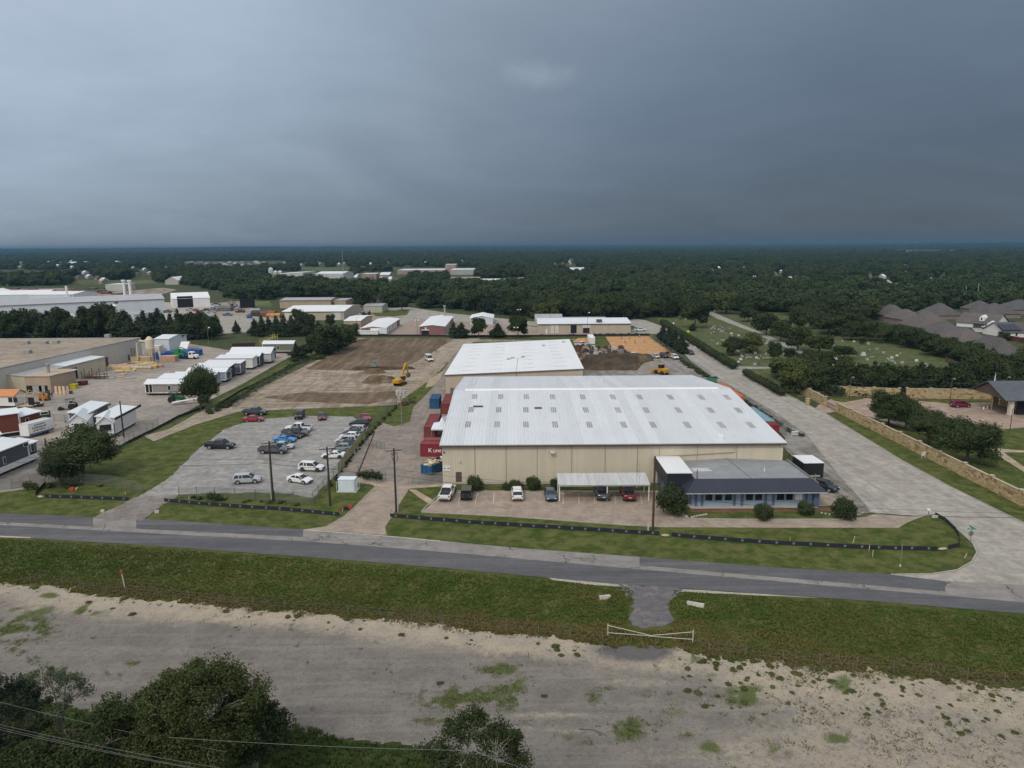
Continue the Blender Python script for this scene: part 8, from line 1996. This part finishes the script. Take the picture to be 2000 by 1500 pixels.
def lumber(label,px_,py_,L,w,h,mi,rz,grp):
  p=G(px_,py_);r=thing('lumber_stack',label,'lumber',(p.x,p.y,.05),R(rz),grp);nl=max(1,int(h/.3))
  for k in range(nl):
    for j in range(max(1,int(w/.6))):box_part('bundle',TB_[mi],r,.05*((k+j)%3),L-.05*((k*j)%3),j*.62,j*.62+.58,k*.32,k*.32+.28)
  return r
for k in range(34):
  f=rnd.random();px_=208+rnd.uniform(0,80);py_=724-(px_-208)*.12+rnd.uniform(-6,6)
  lumber('stack of boards beside the factory wall, %s in the spread'%ordw(k+1),px_,py_,rnd.uniform(3,6.5),rnd.uniform(1.2,2.6),rnd.choice((.4,.7,1.0)),rnd.choice((0,0,1,3,0)),rnd.uniform(-8,12),'lumber stacks beside the factory wall')
lumber('tall stack of pinkish boards in front of the blue tarpaulins',312,708,5.5,3.0,2.3,1,2,None)
lumber('tall stack of yellow boards beside the blue tarpaulins',256,708,7,3.0,2.0,0,2,None)
lumber('white wrapped bundle lying among the lumber',253,721,7.5,1.2,.9,2,-2,None)
lumber('bright yellow strapped bundle among the lumber',278,720,5,.7,.5,3,6,None)
lumber('white stack next to the dust collector',284,694,5.5,4,3.4,2,2,None)
for k in range(16):
  px_,py_=rnd.uniform(162,245),rnd.uniform(728,741)
  lumber('low pile of scrap boards in front of the cream lean-to',px_,py_,rnd.uniform(2,5),rnd.uniform(.7,1.8),.4,rnd.choice((1,4,4,0)),rnd.uniform(-20,30),'scrap board piles in front of the lean-to')
TARP=simple('blue_tarpaulin',(.025,.09,.26),.5,.15,1)
for(px_,py_,L,W_,h_,lb)in((290,703,9,4,2.6,'left blue tarpaulin cover over stacked goods'),(318,702,9,4,3.0,'middle blue tarpaulin cover over stacked goods'),(326,696,12,4,2.6,'long dark blue tarpaulin cover behind the others')):
  p=G(px_,py_);o=MB().prism_y([(0,0),(L,0),(L,h_*.8),(L*.85,h_),(L*.5,h_*.93),(L*.2,h_*1.02),(0,h_*.75)],0,W_).build('tarpaulin_cover',TARP,None,(p.x,p.y,0),R(2));tag(o,lb,'tarpaulin')
for k in range(4):
  p=G(352+k*1.5,694-k*1.2);o=MB().cyl((0,0,1.2+k*.5),(3.2,0,1.2+k*.5),.6,10).build('insulation_roll',WHITEM,None,(p.x,p.y,1.4));tag(o,'white wrapped roll on the heap behind the green machine','roll','white wrapped rolls')
rk=thing('steel_rack','dark steel rack of odds and ends beside the cream lean-to','rack',G(160,741),R(3))
for x_ in(0,2.3,4.6,6.9):box_part('upright',simple('rust',(.13,.075,.055),.9,.3,.3),rk,x_,x_+.15,0,.15,0,2.6);box_part('upright',simple('rust',(.13,.075,.055),.9,.3,.3),rk,x_,x_+.15,1.6,1.75,0,3.2)
for z_ in(.6,1.4):box_part('shelf',DARKTRIM,rk,0,7,0,1.7,z_,z_+.1)
for(px_,py_,w_,h_,mt,lb,nm,ct)in((137,769,.9,.7,DARKTRIM,'small dark bin on the yard near the workshop','bin','bin'),(72,792,1.0,.8,BLKP,'dark bin left of the pair beside the porch frame','bin','bin'),(79,794,1.0,.6,simple('dark_red',(.09,.03,.025),.7,.1,2),'low dark red bin right of the pair beside the porch frame','bin','bin'),
  (145,759,1.6,1.3,simple('yellow_bin',(.50,.42,.02),.5,.1,1),'bright yellow wheeled hopper by the tan workshop wall','hopper','hopper'),(162,752,1.9,1.2,simple('maroon_box',(.10,.025,.03),.6,.1,1),'maroon box at the corner of the tan workshop','box','box'),(1548,942,1.2,1,DARKTRIM,'dark utility box behind the office corner','utility_box','box')):
  p=G(px_,py_);r=thing(nm,lb,ct,p);MB().prism_y([(-w_/2,0),(w_/2,0),(w_/2*1.15,h_),(-w_/2*1.15,h_)],-w_/2,w_/2).build('body',mt,r);box_part('rim',mt,r,-w_*.6,w_*.6,-w_*.55,w_*.55,h_+.002,h_+.08)
p=G(113,771);lf=thing('board_bundle','pink and orange boards leaning against the tan workshop','boards',(p.x-1,p.y+.3,0))
for k,c in enumerate(((.55,.33,.30),(.55,.40,.12),(.50,.36,.33),(.36,.26,.22))):MB().hexa([(k*1.1,0,0),(k*1.1+.7,0,0),(k*1.1+.7,.08,0),(k*1.1,.08,0)],[(k*1.1-.6,1.0,2.2),(k*1.1+.1,1.0,2.2),(k*1.1+.1,1.08,2.2),(k*1.1-.6,1.08,2.2)]).build('board',simple('board_%d'%k,c,.8,.1,2),lf)
p=G(60,790);fk=thing('forklift','orange forklift beside the timber porch frame','forklift',(p.x+.5,p.y+5,0));MB().box(-1.2,1.2,-.6,.6,.4,1.4).box(-1.2,-.2,-.6,.6,1.4,1.9).build('body',simple('forklift_orange',(.5,.17,.02),.5,.1,1),fk);box_part('mast',DARKTRIM,fk,1.25,1.4,-.5,.5,.1,2.8);box_part('guard',DARKTRIM,fk,-1,.8,-.55,.55,2.2,2.28)
for x_ in(-.8,.8):
  for s_ in(-.6,.6):MB().cyl((x_,s_-.1,.35),(x_,s_+.1,.35),.35,10).build('tyre',TYRE,fk)
p=G(112,833);pt=thing('parts_rack','blue metal frames stacked behind the white trailer','rack',(p.x,p.y+3,0))
for k in range(6):MB().tube([(k*1.0,0,0),(k*1.0,0,1.2),(k*1.0+.8,1.2,1.0),(k*1.0+.8,1.2,0)],.06,5).build('frame',simple('blue_frame',(.08,.14,.19),.5,.1,1),pt)
MB().box(-.2,6.2,0,1.3,.3,.45).build('base',simple('blue_frame',(.08,.14,.19),.5,.1,1),pt)
A,B=G(513,677),G(543,674);yf=thing('yellow_loading_frame','yellow steel loading ramp frame on the meadow behind the tiny homes','ramp',(A.x,A.y,0),math.atan2(B.y-A.y,B.x-A.x));Lf=(B-A).length
YF=simple('pale_yellow_steel',(.48,.40,.13),.6,.1,1)
for s_ in(0,2.5):
  MB().tube([(0,s_,1.7),(Lf,s_,3.6)],.12,5).build('beam',YF,yf);MB().tube([(0,s_,2.7),(Lf,s_,4.6)],.07,5).build('rail',YF,yf)
  for x_ in(0,Lf*.85,Lf):MB().tube([(x_,s_,0),(x_,s_,2.7+1.9*x_/Lf)],.10,5).build('post',YF,yf)
for k in range(8):MB().tube([(k*Lf/7,0,1.7+1.9*k/7),(k*Lf/7,2.5,1.7+1.9*k/7)],.06,4).build('crossbar',YF,yf)
p=G(452,680);dk_=thing('steel_chassis_stack','stack of dark red steel trailer chassis at the meadow edge','chassis',(p.x,p.y,0),R(14))
for k in range(4):MB().box(0,9,k*.9,k*.9+.2,.4+.25*k,.65+.25*k).box(0,9,k*.9+1.4,k*.9+1.6,.4+.25*k,.65+.25*k).build('chassis',simple('dark_red_steel',(.06,.02,.018),.7,.2,1),dk_);
for k in range(5):MB().box(k*2,k*2+.15,0,4.4,.25,.4).build('cross_member',BLKP,dk_)
p=G(672,657);r=thing('boat_trailer','white covered trailers parked at the far dirt field corner','trailer',(G(698,656).x,G(698,656).y,0));box_part('body',WHITEM,r,0,9.5,0,2.2,.5,2.2);box_part('roof',WHITEM,r,-.1,9.6,-.1,2.3,2.202,2.35)
r=thing('box_trailer','white box trailer in front of the left pink brick shed','trailer',(G(724,655).x,G(724,655).y,0));box_part('body',WHITEM,r,0,7.5,0,2.4,.7,3.4);box_part('nose',DARKTRIM,r,-.5,0,.4,2.0,.7,2.4)
for x_ in(4.5,5.6):MB().cyl((x_,-.1,.4),(x_,.2,.4),.4,10).build('tyre',TYRE,r)
for(px_,py_,w_,d_,h_,c,lb)in((490,617,9,5,3.2,(.06,.05,.05),'dark scrap vehicle hulk by the pale west road'),(508,617,9,4,3,(.20,.09,.05),'rusty container group left of the tan sheds'),(520,621,8,4,2.6,(.42,.22,.08),'orange-yellow machinery pile left of the tan sheds'),(482,622,2.5,2,2.2,(.03,.10,.22),'small blue skip by the pale west road'),(488,613,6,3,3.2,(.35,.34,.33),'pale storage tank hulk by the pale west road'),(424,608,9,5,3.4,(.13,.14,.14),'dark parked truck near the white hall'),(500,612,10,4,2,(.10,.06,.05),'long dark stack left of the tan sheds')):
  p=G(px_,py_);o=MB().prism_x([(0,0),(d_,0),(d_,h_*.8),(d_*.7,h_),(d_*.2,h_*.9),(0,h_*.6)],0,w_).build('yard_hulk',simple('hulk_%d'%px_,c,.8,.3,.6),None,p);tag(o,lb,'scrap')
WS=simple('stake_white',(.52,.48,.41),.7,.08,2);ORT=simple('orange_tape',(.42,.06,.035),.6,.1,2)
def stake(label,px_,py_,hpx,lean=.1,r=.03,tape=True,mat=WS):
  h=hpx/PXM(px_,py_);t=thing('survey_stake',label,'stake',G(px_,py_));MB().tube([(0,0,0),(-lean*h,0,h)],r,5).build('stake',mat,t)
  if tape:MB().tube([(-lean*h*.86,0,h*.86),(-lean*h,0,h*1.06)],r*1.9,5).build('tape',ORT,t)
  return t
stake('tall leaning white survey pole with red flag in the verge grass',244,1148,34,.10,.07)
stake('short white stake with orange tip beside the lot entrance fence, left',245,967,9,0,.05);stake('short white stake with orange tip at the left end of the lot silt fence',369,976,9,0,.05)
stake('white stake by the small red sign at the driveway',669,999,9,0,.05);stake('white stake at the foot of the driveway pole',765,1004,8,0,.05)
stake('white leaning stake behind the right silt fence',1666,1060,13,-.2,.05,False);stake('white stake with orange tape at the street corner',1884,1090,11,-.35,.05)
stake('small white post by the left wire fence',158,942,4,0,.06,False);stake('short white pipe at the foot of the brown pole',1266,1036,12,0,.14,False)
stake('yellow marker in the lawn behind the right silt fence',1543,1056,8,0,.05,True,simple('yellow_marker',(.6,.45,.1),.6,.1,1))
p=G(677,995);r=thing('small_equipment','small red and black boring equipment beside the driveway kerb','equipment',p);MB().box(-.4,.3,-.2,.2,.05,.45).build('body',BLKP,r);MB().cyl((.55,-.1,.45),(.55,.1,.45),.35,10).build('wheel',ORT,r);MB().box(-1.1,-.9,-.1,.1,.05,.6).build('marker',ORT,r)
p=G(141,958);r=thing('small_equipment','small red object in the weeds behind the left wire fence','equipment',p);MB().box(-.4,.4,-.3,.3,.05,.5).build('body',ORT,r);MB().cyl((.6,0,.1),(.9,0,.5),.12,6).build('handle',WS,r)
p=G(1813,1011);r=thing('mailbox','white mailbox on a post at the street corner of the lawn','mailbox',p);box_part('post',GALV,r,-.05,.05,-.05,.05,0,1.05);MB().prism_y([(-.15,1.05),(.15,1.05),(.15,1.25),(.1,1.33),(-.1,1.33),(-.15,1.25)],-.3,.3).build('box',WHITEM,r)
box_part('rack',WHITEM,thing('white_rail','short white rail next to the mailbox','rail',G(1820,1011)),0,.9,-.03,.03,0,.35)
p=G(1893,1075);r=thing('street_sign','green street name blades above a stop sign seen from behind at the corner','street sign',p)
MB().cyl((0,0,0),(0,0,3.1),.04,6).build('post',FGREEN,r);SG=simple('sign_green',(.02,.26,.17),.5,.06,2)
b_=box_part('name_blade',SG,r,-.55,.55,-.015,.015,2.95,3.15);mb=MB()
for pl_ in strokes(-.42,.42,3.05,.1,rnd):mb.prism_y([(x,z)for x,z in pl_],-.022,-.016)
mb.build('lettering',WHITEM,b_);box_part('name_blade',SG,r,-.015,.015,-.5,.5,3.152,3.35)
MB().prism_y([(.36*math.cos(a),2.35+.36*math.sin(a))for a in np.radians(np.arange(22.5,382,45))],.03,.05).build('stop_plate',simple('sign_back',(.16,.19,.19),.4,.06,2),r)
p=G(1758,1107);r=thing('metal_post','thin grey metal post standing in the corner lawn','post',p);MB().cyl((0,0,0),(0,0,3.6),.04,6).build('post',GALV,r);MB().cyl((0,0,0),(0,0,.3),.12,8).build('base',WS,r)
for(a,b,lb)in((1697,1080,'small white yard sign just at the silt fence'),(1704,1090,'small white yard sign in front of the silt fence')):
  r=thing('yard_sign',lb,'yard sign',G(a,b),R(60));box_part('board',WHITEM,r,-.4,.4,-.015,.015,.35,.95)
  for x_ in(-.3,.3):MB().cyl((x_,0,0),(x_,0,.4),.012,4).build('leg',GALV,r)
r=thing('road_sign','white signboard standing before the stone wall on the street verge','sign',G(1803,895),R(15));box_part('board',WHITEM,r,-.4,.4,-.02,.02,.5,1.3);box_part('leg',WHITEM,r,-.38,-.3,-.02,.02,0,.5);box_part('leg',WHITEM,r,.3,.38,-.02,.02,0,.5)
r=thing('gate_sign','white sign with three dark marks on the grass tip right of the warehouse','sign',G(1552,852),R(8));b_=box_part('board',WHITEM,r,-.75,.75,-.03,.03,.35,1.15)
for x_ in(-.45,0,.42):MB().prism_y([(x_-.12,.55),(x_+.12,.55),(x_+.05,.95),(x_-.08,.95)],-.045,-.032).build('mark',INK,b_)
for x_ in(-.7,.62):box_part('leg',WHITEM,r,x_,x_+.08,-.02,.02,0,.35)
r=thing('warning_sign','yellow diamond warning sign in the cemetery hedge','road sign',G(1339,662)+Vector((1,0,0)),R(-8));MB().cyl((0,0,0),(0,0,3.4),.05,6).build('post',GALV,r);MB().prism_y([(0,2.6),(.75,3.35),(0,4.1),(-.75,3.35)],-.05,-.03).build('plate',simple('warning_yellow',(.55,.60,.02),.5,.05,2),r)
MB().prism_y([(0,1.9),(.45,2.35),(-.45,2.35)],-.05,-.03).build('plate',simple('warning_yellow',(.55,.60,.02),.5,.05,2),r)
r=thing('street_lamp','small round white lamp on a post in the cemetery hedge','lamp',G(1311,645)+Vector((1,0,0)));MB().cyl((0,0,0),(0,0,3),.06,6).build('post',GALV,r);v=IV*.5+np.array([0,0,3.3]);MB().add([tuple(a)for a in v],[tuple(int(i)for i in f)for f in IF]).build('globe',WHITEM,r,smooth=180)
PW=simple('white_pipe',(.52,.52,.46),.5,.08,2)
def pipe_gate(label,hinge,tip,hh):
  A,B=G(*hinge),G(*tip);L=(B-A).length;r=thing('pipe_gate',label,'gate',(A.x,A.y,0),math.atan2(B.y-A.y,B.x-A.x))
  MB().cyl((0,0,0),(0,0,hh+.18),.055,8).build('post',PW,r);MB().tube([(0,0,hh),(L,0,.55)],.032,6).build('top_pipe',PW,r);MB().tube([(0,0,.42),(L,0,.48)],.032,6).build('bottom_pipe',PW,r)
pipe_gate('left white pipe gate leaf across the gravel crossing',(1187,1243),(1268,1250),1.25);pipe_gate('right white pipe gate leaf across the gravel crossing',(1353,1256),(1268,1251),1.25)
fr=[(a,float(xt(a,YT))-3)for a in list(range(60,1180,62))+list(range(1385,2010,72))]
PM=simple('weathered_post',(.17,.165,.145),.9,.2,3)
wf=thing('wire_field_fence','thin posts and wire of the field fence along the chalky edge left of the gate','fence',G(*fr[0]));wf2=thing('wire_field_fence','thin posts and wire of the field fence along the weedy edge right of the gate','fence',G(1385,float(xt(1385,YT))-3))
for a,b in fr:
  o_=wf if a<1200 else wf2;q=G(a,b)-Vector(o_.location);MB().cyl((0,0,0),(0,0,1.15),.035,5).build('post',PM,o_,(q.x,q.y,0))
for o_,pts_ in((wf,[f for f in fr if f[0]<1200]+[(1187,1243)]),(wf2,[(1353,1256)]+[f for f in fr if f[0]>1200])):
  for z_ in(.4,.75,1.1):MB().tube([G(*q_)-Vector(o_.location)+Vector((0,0,z_))for q_ in pts_],.006,3).build('wire',PM,o_)
for(a,b,rz_,L,lb)in((1341,1182,-22,1.9,'long pale concrete block lying right of the gravel crossing'),(1172,1172,12,1.3,'pale broken concrete block left of the gravel crossing'),(302,1003,20,.6,'small pale stone at the lot entrance'),(196,1001,5,.5,'small pale stone by the left roadside')):
  o=MB().prism_x([(0,0),(.5,0),(.45,.35),(.1,.38)],0,L).build('concrete_block',CONCW,None,G(a,b),R(rz_));tag(o,lb,'concrete block')
for k in range(16):
  a=k/15.*3.0;p=G(1345+math.cos(a+1.9)*11,1003+math.sin(a+1.9)*7)if k<9 else G(1352+(k-9)*4.5,1011-(k-9)*.9)
  o=MB().box(-.16,.16,-.1,.1,0,.14).build('bed_stone',WS,None,p+Vector((0,0,.05)),k*.4);tag(o,'pale edging stone of the bed at the left office corner','stone','edging stones at the office corner')
for k in range(10):
  p=G(1645-40+k*7.5,1003+(k%3)*1.2+k*.3);o=MB().box(-.16,.16,-.1,.1,0,.14).build('bed_stone',WS,None,p+Vector((0,0,.05)),k*.5);tag(o,'pale edging stone in the bed right of the office','stone','edging stones right of the office')
for(a,b,w_)in((992,963,1.8),(1036,963,1.8),(1148,963,1.8),(1186,963,1.8),(1250,963,1.5),(1106,964,1.8)):
  p=G(a,b);o=MB().prism_x([(0,0),(.15,0),(.13,.12),(.02,.12)],-w_/2,w_/2).build('wheel_stop',STOPP,None,p+Vector((0,.0,.04)));tag(o,'pale wheel stop at the head of a parking bay','wheel stop','wheel stops on the front pad')
r=thing('cable_coil','loops of service cable hanging beside the brown pole','cable',(b4.x-1.4,b4.y+.1,0))
for k in range(3):MB().tube([(-.9+.3*math.sin(j*.9+k*2),0,H4-.9-j*.42)for j in range(10)],.022,4).build('cable',GALV,r)
for(px_,py_,s_,lb)in((1062,1361,.34,'small black debris lump on the gravel yard, right of the grass patch'),(860,1336,.40,'small black debris lump on the gravel yard above the grass patch')):
  v=IV*rng.uniform(.5,1.3,(12,1))*np.array([s_,s_*.7,s_*.5])+np.array([0,0,s_*.3]);o=MB().add([tuple(a)for a in v],[tuple(int(i)for i in f)for f in IF]).build('debris_lump',BLKP,None,G(px_,py_));tag(o,lb,'debris')
o=MB().tube([(0,0,.1),(1.2,.1,.16),(2.4,-.3,.1)],.05,5,.02).build('fallen_branch',BARK,None,G(1130,1426),R(-12));tag(o,'thin dark fallen branch on the gravel yard','branch')
for(px_,py_,lb)in((1921,800,'left'),(1928,800,'right')):
  r=thing('hydrant',lb+' small pale hydrant-like post on the court near the flagpole','post',G(px_,py_));MB().cyl((0,0,0),(0,0,.8),.18,8,.14).build('body',WHITEM if lb=='left' else TIM,r);MB().cyl((0,0,.8),(0,0,.95),.2,8,.05).build('cap',ORT if lb=='left' else TIM,r)
rnd=random.Random(61);HSM=[simple('headstone_grey',(.36,.37,.36),.6,.12,1),simple('headstone_white',(.58,.58,.55),.6,.08,1),simple('headstone_dark',(.12,.12,.125),.4,.1,1)]
hm=[]
for(w_,d_,h_)in((1.2,.3,.9),(.7,.25,.75),(2.0,1.0,.22)):
  hm.append(MB().box(-w_/2,w_/2,-d_/2,d_/2,0,h_*.75).prism_y([(-w_*.46,h_*.751),(w_*.46,h_*.751),(w_*.30,h_),(-w_*.30,h_)],-d_*.4,d_*.4))
meshes=[]
for k,mb in enumerate(hm):
  for j in range(3):
    me=bpy.data.meshes.new('headstone');me.from_pydata(mb.v,[],mb.f);me.update();me.materials.append(HSM[j]);meshes.append(me)
zones=[([(1375,700),(1345,672),(1400,632),(1450,650),(1540,680),(1550,700),(1480,716),(1440,714)],128,'left lawn'),([(1560,700),(1590,668),(1650,664),(1700,672),(1760,690),(1820,716),(1740,728),(1620,735),(1570,722)],84,'right lawn'),([(1290,622),(1340,606),(1440,604),(1420,616),(1330,632)],44,'far lawn'),([(1480,626),(1590,625),(1600,632),(1490,634)],14,'strip')]
hso={}
for zn,cnt,nm_ in zones:
  xs_=np.array([a for a,b in zn]);ys_=np.array([b for a,b in zn]);n_=0
  while n_<cnt:
    a=rnd.uniform(xs_.min(),xs_.max());b=rnd.uniform(ys_.min(),ys_.max())
    if fbm(np.array([a*.03]),np.array([b*.09]),3)[0]<.46 and rnd.random()<.8:continue
    if inpoly(np.array([a]),np.array([b]),zn)[0]:
      o=bpy.data.objects.new('headstone',meshes[rnd.choice((0,0,3,3,6,2,5,0,3,1,6,6))]);COL.objects.link(o);o.location=G(a,b)+Vector((0,0,.02));o.rotation_euler=(0,0,rnd.uniform(-.25,.25)+R(-8));sc_=rnd.uniform(.5,.95);o.scale=(sc_,sc_,sc_)
      hso.setdefault(nm_,[]).append(o);tag(o,{'left lawn':'small headstone on the cemetery lawn beside the street hedge','right lawn':'small headstone on the right-hand cemetery lawn beyond the path','far lawn':'small headstone at the far top of the cemetery','strip':'small headstone on the far strip by the long low hedge'}[nm_],'headstone','headstones on the cemetery '+nm_);n_+=1
for nm_,ol in hso.items():relabel(ol,'small headstone, %%s from the left on the cemetery %s'%nm_)
for(a,b)in((1631,705),(1686,695),(1622,702)):
  o=MB().box(-.8,.8,-.4,.4,0,.8).box(-.5,.5,-.3,.3,.801,1.4).build('monument',HSM[1],None,G(a,b));tag(o,{1631:'pale block monument near the low round cemetery tree',1686:'pale block monument in the middle of the right-hand cemetery lawn',1622:'small pale monument left of the low round cemetery tree'}[a],'monument')
me=bpy.data.meshes.new('haze');mbh=MB().box(-17300,17300,-17300,17300,-30,72);me.from_pydata(mbh.v,[],mbh.f);me.update()
hz=bpy.data.objects.new('haze',me);COL.objects.link(hz);hz['kind']='stuff'
m=bpy.data.materials.new('haze_air');m.use_nodes=True;t=NT(m.node_tree);t.n.clear()
pv_=t.node('ShaderNodeVolumePrincipled',{'Color':(.13,.26,.39,1),'Density':0.00014,'Anisotropy':0.0})
ho=t.node('ShaderNodeOutputMaterial');t.l.new(pv_.outputs[0],ho.inputs['Volume']);me.materials.append(m)
_by={}
for o in COL.objects:
  if o.parent is None and o.get('group')and o.get('label'):_by.setdefault((o['group'],o['label']),[]).append(o)
for(g_,l_),ol in _by.items():
  if len(ol)>1 and len(l_.split())<=11:relabel(ol,l_.replace('%','')+', %s from left')
